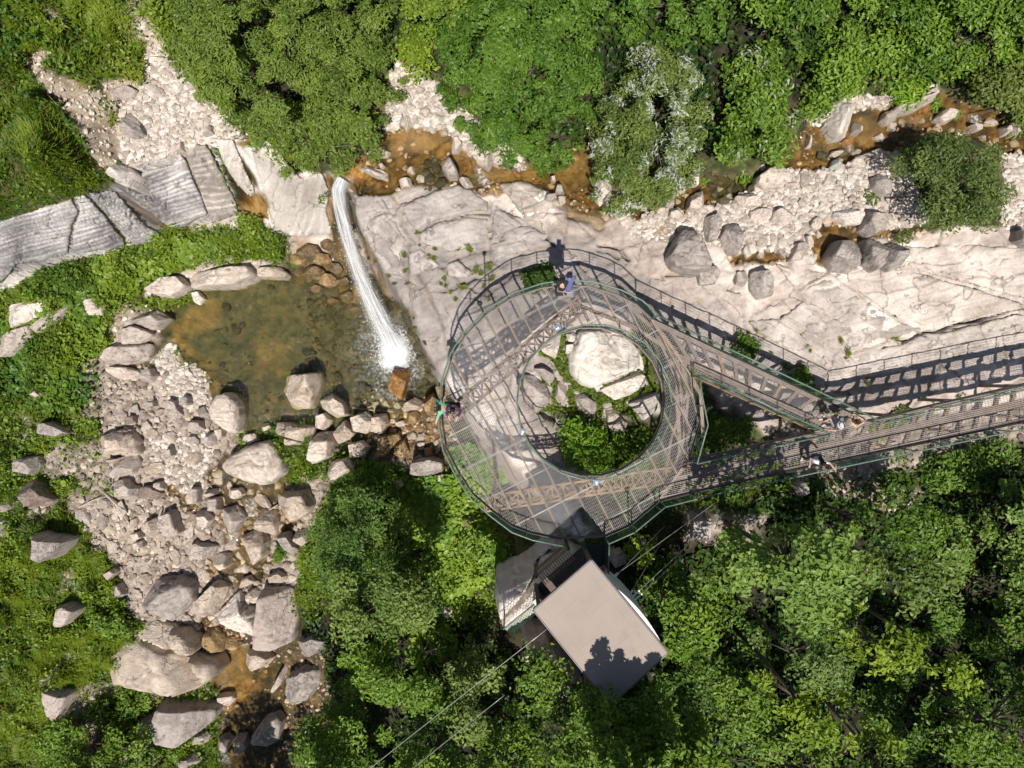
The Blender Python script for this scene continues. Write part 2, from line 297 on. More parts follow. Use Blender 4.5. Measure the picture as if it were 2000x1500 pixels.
for f in cf:
    a, b, c = CV[list(f)]; za, zb, zc = CZ[list(f)]
    i0, i1 = np.searchsorted(gx, [min(a[0], b[0], c[0])-1e-6, max(a[0], b[0], c[0])+1e-6]); j0, j1 = np.searchsorted(gy, [min(a[1], b[1], c[1])-1e-6, max(a[1], b[1], c[1])+1e-6])
    if i1 <= i0 or j1 <= j0: continue
    x = X[j0:j1, i0:i1]; y = Y[j0:j1, i0:i1]; D = (b[0]-a[0])*(c[1]-a[1])-(c[0]-a[0])*(b[1]-a[1])
    if abs(D) < 1e-9: continue
    u = ((x-a[0])*(c[1]-a[1])-(c[0]-a[0])*(y-a[1]))/D; v = ((b[0]-a[0])*(y-a[1])-(x-a[0])*(b[1]-a[1]))/D
    m = (u >= -1e-6) & (v >= -1e-6) & (u+v <= 1+1e-6)
    zz = za+u*(zb-za)+v*(zc-za); Z[j0:j1, i0:i1] = np.where(m, zz, Z[j0:j1, i0:i1])
def blur(A, n):
    for _ in range(n):
        B = np.pad(A, 1, mode='edge'); A = (B[:-2, 1:-1]+B[2:, 1:-1]+B[1:-1, :-2]+B[1:-1, 2:]+2*A)/6
    return A
Z = blur(Z, 3)
PX, PY = to_px(X, Y, Z)
WX = PX+14*(fbm(X, Y, f=.9, o=3, seed=3)-.5)*2+5*(fbm(X, Y, f=4, o=2, seed=5)-.5)*2    # wobbled pixel coordinates: zone edges are ragged
WY = PY+14*(fbm(X, Y, f=.9, o=3, seed=4)-.5)*2+5*(fbm(X, Y, f=4, o=2, seed=6)-.5)*2
def zmask(P, feather=6, wob=True):
    P = np.asarray(P); a, b = P.min(0)-25, P.max(0)+25; x_, y_ = (WX, WY) if wob else (PX, PY); out = np.zeros(X.shape)
    m = (x_ > a[0]) & (x_ < b[0]) & (y_ > a[1]) & (y_ < b[1])
    if m.any(): out[m] = sstep(-feather, feather, poly_sd(P, x_[m], y_[m]))
    return out
n1 = fbm(X, Y, f=.5, o=5, seed=11); n2 = fbm(X, Y, f=3.2, o=4, seed=12); n3 = fbm(X, Y, f=10, o=3, seed=13)
def ramp(t, *cs):
    t = np.clip(t, 0, 1)[..., None]*(len(cs)-1); i = np.clip(t.astype(int), 0, len(cs)-2); c = np.array(cs); fr = t-i
    return c[i[..., 0]]*(1-fr)+c[i[..., 0]+1]*fr
t5 = np.clip((n1-.5)*2.6+(n2-.5)*1.2+.5, 0, 1); t6 = np.clip((n2-.5)*2.4+(n3-.5)*1.4+.5, 0, 1)
_c, _s = math.cos(.26), math.sin(.26); U_ = X*_c+Y*_s; V_ = -X*_s+Y*_c
STR = np.clip(.5+(fbm(U_*.45+.3*n2, V_*3.2+1.2*n1, f=1.0, o=5, seed=22, g=.6)-.5)*2.6, 0, 1)
QS = Z*1.9+X*.12+(n1-.5)*1.6+(n2-.5)*.5; SLS = fbm(QS*2.2, (X-Y)*.35, f=1.0, o=5, seed=23, g=.62)
CAT = dict(cream=ramp(t5*.75+.25*STR, (.325, .27, .235), (.49, .415, .37), (.65, .57, .51)), white=ramp(t5, (.60, .54, .48), (.72, .66, .60), (.78, .73, .67)),
 grey=ramp(t5*.7+.3*STR, (.235, .205, .19), (.32, .285, .265), (.43, .38, .355)), slab=ramp(np.clip(.5+(t5-.5)*.5+(SLS-.5)*2.2, 0, 1), (.22, .205, .205), (.38, .355, .355), (.62, .585, .565)),
 gravel=ramp(t6, (.36, .31, .265), (.50, .44, .385), (.60, .535, .47)), gravel2=ramp(t6, (.18, .145, .115), (.29, .24, .20), (.40, .34, .29)), soil=ramp(t6, (.27, .21, .15), (.38, .30, .22), (.46, .38, .3)),
 green=ramp(t6, (.03, .04, .012), (.055, .065, .02), (.11, .10, .045)), moss=ramp(t6, (.05, .075, .012), (.12, .14, .025), (.20, .16, .06)), orange=ramp(t6*.6+t5*.4, (.055, .032, .011), (.14, .080, .022), (.28, .17, .06)),
 rust=ramp(t6, (.12, .06, .014), (.27, .14, .035), (.42, .27, .10)), olive=ramp(t6*.5+t5*.5, (.045, .046, .020), (.08, .074, .032), (.125, .10, .042)), amber=ramp(t6*.5+t5*.5, (.12, .085, .028), (.20, .125, .04), (.28, .18, .06)),
 wet_or_shade=ramp(t6, (.035, .028, .014), (.07, .05, .022), (.14, .09, .03)), shade_soil=ramp(t6, (.010, .010, .005), (.022, .021, .010), (.05, .042, .022)), brown=ramp(t6, (.14, .10, .07), (.2, .15, .11), (.26, .2, .15)))  # near-black soil tone puts the deep shade of the woods into the colour
C = CAT['green'].copy(); K = {k: np.zeros(X.shape) for k in CAT}; K['green'] += 1
def paint(cat, t, s, feather=6, amt=1.0):
    global C
    m = zmask(T(t, s), feather)*amt; C = C*(1-m[..., None])+CAT[cat]*m[..., None]
    if cat == 'orange':   # algae and silt: the bed is dark in patches
        q = m*sstep(.52, .66, fbm(X, Y, f=1.5, o=4, seed=47)); C = C*(1-.75*q[..., None])+CAT['wet_or_shade']*.75*q[..., None]
    for k in K: K[k] *= 1-m
    K[cat] += m
ZON = [  # painter's order
 ('shade_soil', 'P', '330,-700 2600,-700 2600,140 1900,170 1700,150 1560,200 1400,300 1200,330 1100,280 950,220 860,140 770,60 740,180 560,250 440,190 350,60', 16),  # ground under both woods painted dark to stand in for shade
 ('shade_soil', 'P', '560,1180 700,1200 960,1220 1000,1100 1230,1040 1500,960 1700,920 2300,860 2800,1800 500,1800 560,1400', 30),
 ('cream', 'P', '640,335 690,345 760,350 860,350 960,345 1100,360 1170,380 1250,400 1330,420 1450,460 1600,480 1700,470 1800,455 2000,440 2300,430 2300,780 2000,790 1750,815 1640,840 1500,790 1380,720 1300,640 1250,600 1200,800 1100,1060 1000,1000 940,870 860,745 790,640 740,560 690,450 685,370', 5),
 ('grey', 'P', '690,385 730,370 860,365 960,400 1050,445 1120,470 1200,490 1290,560 1260,620 1120,600 960,640 880,700 860,740 800,640 740,530 700,450', 9),
 ('grey', 'F', '0,270 200,160 400,250 450,420 640,400 900,700 1010,800 900,900 400,640 0,420', 14, .7), ('grey', 'F', '1000,620 1300,540 1700,440 2000,370 2600,300 2600,600 2000,640 1600,700 1050,800', 10, .75),
 ('grey', 'F', '760,280 1000,260 1150,330 1000,520 800,560 640,420', 18, .6), ('grey', 'F', '1330,250 1700,200 2000,230 2000,330 1700,400 1300,500', 20, .45),
 ('white', 'F', '700,-10 1000,30 1300,-40 1480,90 1250,130 1000,200 860,140', 14, .7), ('white', 'F', '1480,200 1800,260 1700,420 1400,470 1330,360', 16, .6), ('white', 'F', '1150,330 1300,400 1150,470 1020,450', 12, .8),
 ('white', 'P', '990,360 1050,345 1100,370 1080,440 1020,430', 8), ('white', 'P', '870,745 940,830 985,885 1050,960 1085,1015 1130,1060 1160,1040 1100,960 1040,900 990,850 930,770 890,730', 6),
 ('cream', 'P', '1380,740 1480,790 1540,830 1500,850 1400,800', 6), ('gravel2', 'P', '1500,830 1640,850 1800,815 2000,790 2200,780 2200,860 2000,860 1700,930 1550,930', 10), ('gravel2', 'P', '1340,990 1420,1000 1500,1010 1480,1060 1400,1060 1340,1050', 12), ('soil', 'P', '1540,900 1640,900 1800,960 1760,1010 1600,960', 14, .5),
 ('slab', 'P', '-300,480 0,432 130,397 210,367 250,332 320,307 410,280 470,430 330,447 310,466 250,492 130,524 60,545 0,572 -300,680', 3), ('cream', 'P', '395,290 470,420 460,440 380,450 360,440 350,300', 6, .8), ('white', 'P', '0,575 60,545 130,525 250,492 310,466 300,458 200,478 100,510 0,545', 7, .7),
 ('white', 'P', '410,275 470,275 560,332 640,345 650,420 645,465 600,468 555,462 520,440 490,370', 4), ('slab', 'P', '525,350 640,350 640,460 560,460 540,430', 10, .8),
 ('cream', 'P', '560,455 640,460 660,520 600,520 570,490', 8),
 ('brown', 'A', '640,1050 700,1090 930,1250 920,1290 830,1260 700,1150', 1.5), ('wet_or_shade', 'P', '425,290 445,290 490,380 525,390 528,430 470,420 440,350', 4), ('rust', 'P', '405,268 440,238 470,260 430,290', 6), ('rust', 'P', '460,375 520,375 525,425 470,425', 8, .9), ('rust', 'A', '1310,830 1350,790 1420,765 1380,820', 4), ('wet_or_shade', 'A', '1340,870 1400,980 1440,1060 1400,1040 1330,940', 4),
 ('gravel', 'P', '270,40 300,40 325,80 345,130 400,190 460,240 480,270 410,280 330,310 250,330 215,290 240,210 270,170 290,100', 10), ('soil', 'P', '60,100 100,100 110,150 160,160 230,200 240,330 190,330 150,240 100,190 65,150', 6), ('soil', 'P', '200,150 290,170 250,210 200,200', 8), ('soil', 'P', '240,-60 300,-60 320,90 250,100', 14, .7), ('cream', 'P', '330,310 420,275 440,240 400,250 330,290', 5, .7), ('gravel2', 'P', '70,-10 110,30 130,60 100,50', 8, .7),
 ('gravel', 'P', '770,120 830,140 870,200 930,230 960,260 1010,300 1030,330 960,320 900,300 870,250 800,250 750,255 755,190', 8), ('gravel', 'P', '1170,380 1330,360 1400,400 1460,340 1600,310 1760,290 1800,430 1640,480 1560,500 1440,490 1300,460 1230,470', 8), ('gravel', 'P', '1960,280 2060,270 2060,440 1960,440', 8), ('gravel', 'P', '1570,240 1650,190 1830,170 1840,220 1640,260', 8),
 ('orange', 'P', '740,255 800,245 870,250 930,300 1010,335 1060,325 1130,280 1165,240 1170,330 1160,370 1190,400 1180,430 1100,410 1050,370 970,390 930,375 880,360 850,365 800,368 740,382 700,380 660,350 680,310 720,300', 6),
 ('orange', 'P', '1190,400 1250,400 1310,380 1380,340 1470,340 1540,310 1570,260 1630,220 1740,200 1830,180 1880,190 2000,230 2100,250 2100,300 1960,300 1900,260 1770,260 1760,290 1690,300 1640,330 1540,340 1460,370 1440,390 1380,400 1320,410 1240,430', 6), ('rust', 'P', '1240,420 1280,440 1330,430 1340,460 1260,460', 8, .6),
 ('orange', 'P', '1590,425 1640,420 1700,440 1800,450 1770,470 1700,465 1620,520 1590,500 1580,460', 5), ('orange', 'F', '360,80 500,50 620,50 720,80 600,130 480,120 380,150', 4), ('rust', 'F', '840,0 900,60 930,160 880,140 850,80', 4),
 ('olive', 'P', '1375,340 1470,335 1480,370 1400,390', 8), ('olive', 'P', '800,320 880,330 960,350 900,370 830,375', 10, .6), ('amber', 'P', '790,250 870,255 880,290 830,300 790,290', 8, .7), ('amber', 'P', '1070,330 1150,300 1165,360 1100,380', 8, .7),
 ('rust', 'P', '680,340 700,330 720,350 690,370', 5), ('wet_or_shade', 'P', '700,350 750,365 775,350 790,362 740,384 705,380', 6, .9), ('rust', 'B', '520,880 570,820 650,770 660,800 560,870 420,900 330,920', 4, .9), ('wet_or_shade', 'B', '240,790 330,760 350,790 300,830 250,810', 4, .8), ('wet_or_shade', 'B', '640,770 660,760 600,830 540,880 520,870', 2, .8), ('amber', 'B', '390,760 500,720 600,760 540,840 420,850', 5, .7), ('olive', 'B', '440,980 560,900 640,940 600,1040 500,1060', 6, .7), ('amber', 'B', '860,960 980,940 1180,970 1200,1040 1050,1010 920,1050', 5, .8), ('wet_or_shade', 'B', '930,880 1100,900 1200,950 1100,960 960,940', 6, .7), ('amber', 'B', '1280,900 1460,860 1470,980 1300,1000', 8, .8), ('wet_or_shade', 'C', '1290,640 1420,620 1400,740 1300,800', 10, .7), ('amber', 'C', '1100,650 1230,650 1250,760 1100,780', 6, .7), ('olive', 'C', '860,800 960,770 1000,830 880,860', 6, .6), ('olive', 'C', '200,960 480,960 480,1070 260,1110', 8, .5), ('rust', 'A', '1960,870 2030,960 1990,990 1930,900', 4),
 # the low side
 ('gravel2', 'P', '230,610 330,600 330,640 310,690 320,670 400,730 420,780 480,850 470,960 560,950 640,930 720,900 860,800 880,900 800,920 700,900 640,960 600,1040 580,1130 560,1200 540,1260 420,1250 300,1240 250,1170 210,1080 130,1010 130,980 240,960 200,880 200,720', 9),
 ('gravel', 'P', '310,680 330,672 360,705 410,745 415,790 370,800 340,790 310,760 305,710', 5), ('gravel', 'P', '310,840 420,860 400,960 340,960 300,900', 12, .6), ('soil', 'P', '130,980 240,960 330,1010 320,1100 220,1090', 10, .5), ('soil', 'P', '240,590 320,590 320,640 200,730 210,650', 8, .5), ('cream', 'P', '290,560 370,530 500,512 565,520 560,545 450,560 380,565 300,582', 6), ('cream', 'P', '370,500 450,500 460,530 390,540', 10, .5),
 ('soil', 'P', '270,1240 420,1260 420,1400 300,1500 260,1480 300,1400', 10, .6), ('wet_or_shade', 'P', '420,1240 640,1250 640,1520 440,1520 430,1400', 10), ('wet_or_shade', 'P', '520,1340 640,1280 660,1520 540,1540', 12, .9),  # bank beside the lower brook painted dark to stand in for tree shade
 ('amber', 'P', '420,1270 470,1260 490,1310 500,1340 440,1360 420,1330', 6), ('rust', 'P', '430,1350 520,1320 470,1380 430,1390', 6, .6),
 ('olive', 'P', '335,600 400,570 470,555 560,530 640,520 720,560 800,600 860,740 830,780 720,800 640,800 560,830 480,850 420,790 410,740 330,670 290,720 285,700', 8), ('wet_or_shade', 'P', '560,500 640,490 700,520 720,600 700,620 640,590 560,545', 8, .8), ('rust', 'P', '570,470 640,490 640,520 580,510', 8, .6), ('rust', 'P', '640,560 720,570 740,610 700,600', 8, .5), ('amber', 'P', '330,630 400,580 430,590 420,640 360,660 420,720 440,790 410,790 400,720 330,670', 12, .9), ('amber', 'P', '500,680 560,670 560,730 500,740', 18, .6), ('amber', 'P', '560,790 600,840 540,850', 14, .5), ('wet_or_shade', 'P', '640,500 660,400 640,345 655,345 690,380 700,480 760,580 800,620 800,640 720,580', 5), ('rust', 'P', '637,345 650,345 655,400 650,450 640,470 632,440', 4, .8), ('rust', 'P', '688,385 700,440 730,500 755,560 745,550 710,480', 4, .8),
 ('wet_or_shade', 'P', '400,930 440,880 500,940 560,940 560,990 480,1000 420,980', 8), ('orange', 'P', '320,940 350,960 400,1000 380,1010 330,970', 6), ('orange', 'P', '370,800 400,810 390,830 360,820', 6, .7), ('orange', 'P', '460,990 520,1000 560,970 580,1040 530,1100 500,1140 420,1140 400,1090 450,1080 440,1030 400,1000', 8, .8), ('wet_or_shade', 'P', '440,1080 480,1070 520,1120 500,1150 440,1150', 8), ('orange', 'P', '740,780 860,770 890,860 820,900 740,890 720,840', 10, .8), ('wet_or_shade', 'P', '810,870 880,860 890,920 820,920', 8),
 ('orange', 'P', '390,1210 460,1200 480,1260 420,1280', 6),
 # inside the ring: moss seams
 ('grey', 'R', '200,700 400,480 640,280 900,220 1300,280 1560,520 1700,800 1720,1100 1500,1250 1100,1200 700,1350 380,1350 220,1050', 8, .8), ('white', 'R', '900,220 1300,260 1560,520 1700,860 1690,1150 1400,1180 1250,1040 1000,900 800,700', 10, .6),
 ('green', 'R', '620,1220 800,1050 1100,1200 1100,1300 1250,1400 1500,1160 1700,1380 1700,1700 700,1700', 8, .8),
 ('green', 'P', '1385,800 1440,800 1510,860 1480,890 1370,900', 10, .8), ('moss', 'P', '1700,830 1780,800 1800,815 1720,850', 6, .8)]
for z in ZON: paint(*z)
pat = sstep(.57, .64, fbm(X, Y, f=.42, o=4, seed=49))*(PX < 330)*(PY > 560)*.85*sstep(20, 60, WX); C = C*(1-pat[..., None])+CAT['gravel2']*pat[..., None]
for k in K: K[k] *= 1-pat
K['gravel2'] += pat
SEAM = [('400,530 520,560 620,650 700,770 800,865 950,905 1060,985 1180,1015', 34), ('665,290 650,450 610,620', 30), ('720,540 715,690', 22), ('835,260 815,450', 10), ('350,700 480,830 580,900', 10), ('590,820 565,960 540,1080 390,1150', 24), ('740,900 745,1080 680,1110 560,1120', 30), ('545,1110 520,1280', 22), ('1060,990 1080,1100', 26), ('1200,1005 1400,960 1560,900 1720,850', 24), ('1560,560 1600,700 1650,800', 34), ('1250,1040 1330,1100 1420,1190', 40), ('1060,880 1300,765 1500,700', 5)]
mm_ = np.zeros(X.shape); bx_ = (PX > 1000) & (PX < 1310) & (PY > 630) & (PY < 860)
for sp, wd in SEAM:
    dd_ = line_d(T('R', sp), WX[bx_], WY[bx_]); mm_[bx_] = np.maximum(mm_[bx_], 1-sstep(wd*.18*.7, wd*.18*1.5, dd_))
C = C*(1-mm_[..., None])+CAT['moss']*mm_[..., None]
for k in K: K[k] *= 1-mm_
K['moss'] += mm_
# streaks of moss and lichen along the joints, patina
rocky = K['cream']+K['grey']+K['white']+K['slab']
# joints in the bedrock
CR = [('B', '330,1150 560,1060 700,1030 830,1080', .5, 2), ('B', '215,1230 290,1180 350,1200', .4, 1.6), ('B', '490,1295 560,1250 700,1200 780,1195 880,1190', .6, 2), ('B', '880,1110 870,1300 875,1500', .5, 1.6), ('B', '870,1330 1000,1260 1100,1250 1180,1330 1240,1370', .7, 2.2), ('B', '910,1150 1050,1210 1090,1250', .5, 2), ('B', '1100,1250 1200,1190 1330,1200', .5, 1.8), ('B', '1330,1200 1460,1330', .4, 1.6), ('B', '400,1140 380,1260 470,1370', .4, 1.5), ('B', '480,1370 640,1330 870,1330', .3, 1.5), ('B', '1480,1360 1600,1380 1650,1450', .8, 2.6), ('B', '1470,1390 1600,1440', .6, 2), ('B', '600,1500 700,1440 860,1400', .4, 1.8), ('B', '390,1400 470,1480 640,1480', .4, 2),
 ('E', '430,0 420,200 440,400', .5, 2.2), ('E', '470,150 540,300 620,480 640,600', .5, 2.4), ('E', '550,280 660,260 800,190 860,200', .6, 2.2), ('E', '640,260 620,180 700,80', .4, 1.8), ('E', '430,260 540,250', .3, 1.6), ('E', '760,250 870,300 1000,180 1060,170', .5, 2),
 ('F', '1290,550 1500,490 1700,440 2000,365 2400,260', 1.1, 2.6), ('F', '1040,610 1290,530', .5, 1.6), ('F', '650,400 730,395', .6, 2.2), ('F', '900,150 1000,230 1200,380 1290,430 1600,620', .5, 1.6), ('F', '700,180 720,260 800,400', .3, 1.4), ('F', '440,300 440,420 480,560', .4, 1.6), ('F', '1700,130 1900,250 2000,290', .5, 1.8), ('F', '0,180 140,180', .7, 2.4), ('F', '200,230 330,350 420,500', .4, 1.8), ('F', '740,260 900,160', .5, 1.6), ('F', '500,560 640,460 660,400', .4, 1.4), ('F', '1300,690 1400,650', .4, 1.6), ('F', '640,300 1010,790', .3, 1.4), ('F', '1000,640 1120,760', .4, 1.8), ('F', '1300,560 1310,620', .5, 1.8), ('F', '1760,500 1930,640', .3, 1.4),
 ('A', '470,1080 640,1280', .5, 1.6), ('A', '610,1130 690,1320', .7, 2.2), ('A', '360,1180 430,1260', .4, 1.4), ('A', '1030,870 1080,1000 1160,1190', .5, 1.8), ('A', '0,1290 240,1430', .5, 1.6), ('A', '1130,1140 1300,1100', .4, 1.8), ('A', '1150,1160 1340,1190', .4, 1.8), ('A', '720,1010 960,920', .3, 1.5), ('A', '1120,900 1180,1000', .4, 1.5)]
rb_ = random.Random(17)     # bedding lines of the grey cliff, between its crest and its foot
top_ = T('P', '-60,452 0,436 130,400 210,370 250,345 320,312 410,285'); bot_ = T('P', '-60,585 0,560 130,520 210,498 250,488 320,455 440,432')
for i in range(1, 15):
    t = i/15+rb_.uniform(-.02, .02); L_ = [(a[0]*(1-t)+b[0]*t, a[1]*(1-t)+b[1]*t) for a, b in zip(top_, bot_)]; s0 = rb_.uniform(0, 3)
    for k in range(3):
        a, b = s0+k*2.1-1, s0+k*2.1+rb_.uniform(.3, 1.2); pts_ = []
        for u in np.linspace(a, b, 4):
            u = min(max(u, 0), 5.99); j = int(u); f = u-j; pts_.append('%.1f,%.1f' % (L_[j][0]*(1-f)+L_[j+1][0]*f, L_[j][1]*(1-f)+L_[j+1][1]*f))
        CR.append(('P', ' '.join(pts_), rb_.uniform(.35, .7), rb_.uniform(1.0, 1.7)))
crk = np.zeros(X.shape)
for t, s, d, w in CR:
    P = T(t, s); A = np.array(P); m = (PX > A[:, 0].min()-12) & (PX < A[:, 0].max()+12) & (PY > A[:, 1].min()-12) & (PY < A[:, 1].max()+12)
    if not m.any(): continue
    wx = PX[m]+3.0*(vnoise(X[m]*3, Y[m]*3, seed=31)-.5)*2; wy = PY[m]+3.0*(vnoise(X[m]*3, Y[m]*3, seed=32)-.5)*2
    dd = line_d(P, wx, wy); crk[m] = np.maximum(crk[m], d*np.exp(-(dd/(w*.8))**2)*(.45+.8*vnoise(X[m]*1.3, Y[m]*1.3, seed=33)))
# ledges and facets of the bedrock
d1, d2, cid = cells(X+.5*n1, Y+.5*n2, .42, 5); e1 = d2-d1
fac = (cid-.5)*.22+((X*np.cos(cid*40)+Y*np.sin(cid*40)) % 1.7)*.05
d1b, d2b, cidb = cells(X*1.3+.6*n2, Y*1.3+.6*n1, .8, 9); e2 = d2b-d1b
rel = fac*.8+(cidb-.5)*.09-.16*np.exp(-(e1/.035)**2)*(n1 > .45)-.06*np.exp(-(e2/.03)**2)*(n1 < .55)+(n2-.5)*.16+(n3-.5)*.05
fr_ = QS-np.floor(QS); terr = (np.floor(QS)+sstep(.3, .62, fr_)-QS)/1.9
VT = V_*1.5+(n1-.5)*2.2; ft_ = VT-np.floor(VT); rel = rel+(np.floor(VT)+sstep(.0, .12, ft_)-VT)*.10
strat = terr*.9+.25*(np.abs(((X*.35+Y*1.1+.8*n1)*2.6) % 1-.5)-.25)*.34+(n2-.5)*.30+(n3-.5)*.08+fac*.8
gl1, gl2, gcid = cells(X, Y, 4.2, 15)
peb = np.clip(.5-gl1, 0, 1)*.16+(n2-.5)*.16+(n3-.5)*.05
dz = (K['cream']+K['grey']+K['white'])*rel+K['slab']*strat+(K['gravel']+K['gravel2'])*peb+K['soil']*((n2-.5)*.2+(n3-.5)*.1)+(K['green']+K['moss'])*((n2-.5)*.25)
wetk = K['orange']+K['rust']+K['olive']+K['amber']+K['wet_or_shade']
dz = dz+wetk*(np.clip(.45-gl1, 0, 1)*.10+(n2-.5)*.14)
inner = (np.abs(X) < 26) & (np.abs(Y) < 21)
Zb = Z.copy()                                  # smooth ground, before relief
STREAM = [T('P', '738,262 800,250 870,250 930,300 1010,335 1060,325 1130,280 1165,240 1172,330 1160,370 1180,410 1130,405 1060,375 985,365 930,372 880,350 850,362 790,360 740,376 700,378 662,352 684,318 720,300'),
 T('P', '1190,400 1250,405 1310,380 1380,340 1470,340 1540,310 1570,260 1630,220 1740,200 1830,180 1880,195 2000,235 2100,255 2100,295 1960,295 1900,255 1770,255 1760,285 1690,298 1640,328 1540,335 1470,350 1460,370 1440,385 1380,395 1320,405 1240,425'),
 T('P', '1595,432 1640,424 1700,444 1720,458 1650,500 1610,505 1588,480'), T('F', '370,80 500,60 620,55 700,85 600,120 480,110 390,130'), T('P', '1080,400 1130,410 1180,430 1170,445 1110,430')]
LOW = [T('P', '400,940 440,885 470,900 490,945 560,945 562,985 500,1000 520,1060 505,1110 515,1150 440,1150 400,1110 450,1085 440,1030 470,1000 420,985'), T('P', '420,1262 470,1255 500,1310 560,1300 560,1380 520,1420 460,1380 425,1345'), T('P', '325,945 345,950 400,1000 385,1008 340,975'), T('P', '480,1030 570,1010 575,1050 520,1090'), T('P', '420,1390 560,1370 560,1520 420,1520')]
ws = np.zeros(X.shape); 
for s in STREAM+LOW: ws = np.maximum(ws, zmask(s, 7))
Z = Z+np.where(inner, dz, 0)-np.where(rocky > .3, crk, crk*.3)*.55-ws*.26
gul = zmask(T('A', '640,1050 700,1100 930,1260 900,1290 820,1250 700,1150'), 4)*.6+zmask(T('P', '432,290 445,290 490,380 525,390 528,430 470,420 445,350'), 4)*.5; Z -= gul
C = C*(1-.55*np.clip(crk*rocky*1.6, 0, .8))[..., None]           # colour darker along the joints
mossy = sstep(.62, .72, fbm(X, Y, f=1.7, o=3, seed=41))*np.clip(crk*2+np.exp(-(e1/.06)**2)*.6, 0, 1)*rocky; C = C*(1-mossy[..., None]*.7)+CAT['moss']*mossy[..., None]*.7
st = sstep(.6, .72, fbm(X*1, Y*1, f=2.2, o=5, seed=44))*(K['cream']+K['grey'])*.25; C = C*(1-st[..., None])+np.array((.42, .33, .25))*st[..., None]
def zat(x, y, A=None):
    A = Z if A is None else A
    i = np.clip(np.searchsorted(gx, x)-1, 0, NX-2); j = np.clip(np.searchsorted(gy, y)-1, 0, NY-2)
    u = np.clip((x-gx[i])/(gx[i+1]-gx[i]), 0, 1); v = np.clip((y-gy[j])/(gy[j+1]-gy[j]), 0, 1)
    return (A[j, i]*(1-u)+A[j, i+1]*u)*(1-v)+(A[j+1, i]*(1-u)+A[j+1, i+1]*u)*v
def ground_at(px, py, A=None):   # follow the sight line of a pixel down to the ground
    z = -4.0; px = np.asarray(px, float); py = np.asarray(py, float); z = np.full(px.shape, -6.0)
    for s in np.arange(-.5, -16, -.12):      # first crossing from above
        x, y = at(px, py, s); h = zat(x, y, A); z = np.where((z == -6.0) & (h >= s), s, z)
    for _ in range(3):
        x, y = at(px, py, z); z = .5*z+.5*np.clip(zat(x, y, A), z-.15, z+.15)
    x, y = at(px, py, z); return x, y, z
idx = np.arange(NX*NY).reshape(NY, NX); QF = np.stack([idx[:-1, :-1], idx[:-1, 1:], idx[1:, 1:], idx[1:, :-1]], -1).reshape(-1, 4)
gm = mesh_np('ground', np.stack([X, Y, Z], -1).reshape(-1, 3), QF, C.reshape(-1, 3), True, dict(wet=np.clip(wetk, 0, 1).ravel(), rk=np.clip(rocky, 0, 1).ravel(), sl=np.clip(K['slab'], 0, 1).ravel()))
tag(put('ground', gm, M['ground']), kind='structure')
# ---------------- water sheets
def foamf(x, y, z, spots):
    px, py = to_px(x, y, z); f = np.zeros(x.shape)
    for P, fe, a in spots: f = np.maximum(f, .55*a*sstep(-fe, fe, poly_sd(P, px, py)))
    return f
FS = [(T('B', '790,940 830,935 890,1050 850,1065 820,1020'), 4, 1), (T('C', '300,905 345,910 345,960 310,970'), 4, .9), (T('C', '985,805 1040,815 1055,868 1000,840'), 4, .9), (T('C', '1680,640 1740,640 1765,690 1700,690'), 4, .9), (T('C', '1630,725 1700,740 1690,770 1640,760'), 4, .7), (T('P', '640,345 690,345 690,372 650,380'), 4, .8), (T('P', '478,975 500,975 505,1008 480,1010'), 4, .9), (T('G', '1265,190 1330,190 1320,240 1280,240'), 4, .9), (T('G', '1200,1360 1240,1390 1290,1470 1230,1470'), 4, .8), (T('D', '1375,1440 1420,1440 1420,1500 1380,1500'), 3, .8), (T('G', '1350,770 1420,790 1410,830 1350,820'), 4, .6), (T('G', '1510,195 1545,200 1540,245 1515,240'), 3, .6)]
def water_from_mask(name, polys, drop, mat):
    m = np.zeros(X.shape)
    for s in polys: m = np.maximum(m, zmask(s, 9))
    k = (m > .02) & inner; q = k[:-1, :-1] & k[1:, 1:] & k[:-1, 1:] & k[1:, :-1]; fs = QF[q.ravel()]
    u, inv = np.unique(fs, return_inverse=True); xs = X.ravel()[u]; ys = Y.ravel()[u]; zs = blur(Zb, 4).ravel()[u]-drop+.015*(n2.ravel()[u]-.5)
    me = mesh_np(name, np.stack([xs, ys, zs], -1), inv.reshape(-1, 4), None, True, dict(foam=foamf(xs, ys, zs, FS)))
    o = tag(put(name, me, mat), kind='structure'); return o
M['stream'] = water_mat('stream_water', (.92, .88, .74)); M['pool'] = water_mat('pool_water', (.86, .87, .70), gl=.9)
water_from_mask('stream_water', STREAM, .13, M['stream']); water_from_mask('brook_water', LOW, .12, M['stream'])
WL = -10.2
pxs = np.arange(-18.5, -3, .08); pys = np.arange(-3.5, 7.5, .08); PXg, PYg = np.meshgrid(pxs, pys)
ii = np.arange(PXg.size).reshape(PXg.shape); pf = np.stack([ii[:-1, :-1], ii[:-1, 1:], ii[1:, 1:], ii[1:, :-1]], -1).reshape(-1, 4)
qx, qy = to_px(PXg, PYg, WL); bound = poly_sd(T('P', '250,560 420,520 640,500 720,520 900,700 900,800 830,810 720,830 640,830 560,850 480,860 400,800 260,760'), qx, qy)
pf = pf[(bound.ravel()[pf] > 0).all(1)]
dd = np.hypot(qx-772, (qy-688)*.85)+10*(fbm(PXg, PYg, f=1.6, o=4, seed=51)-.5)*2; fo = np.clip(1.6*np.exp(-(dd/36)**2), 0, 1.3)+.22*np.exp(-((dd-62)/26)**2)*(fbm(PXg, PYg, f=3, o=3, seed=52) > .52)
pm = mesh_np('pool_water', np.stack([PXg, PYg, np.full(PXg.shape, WL)], -1).reshape(-1, 3), pf, None, True, dict(foam=np.clip(fo, 0, 1.3).ravel()))
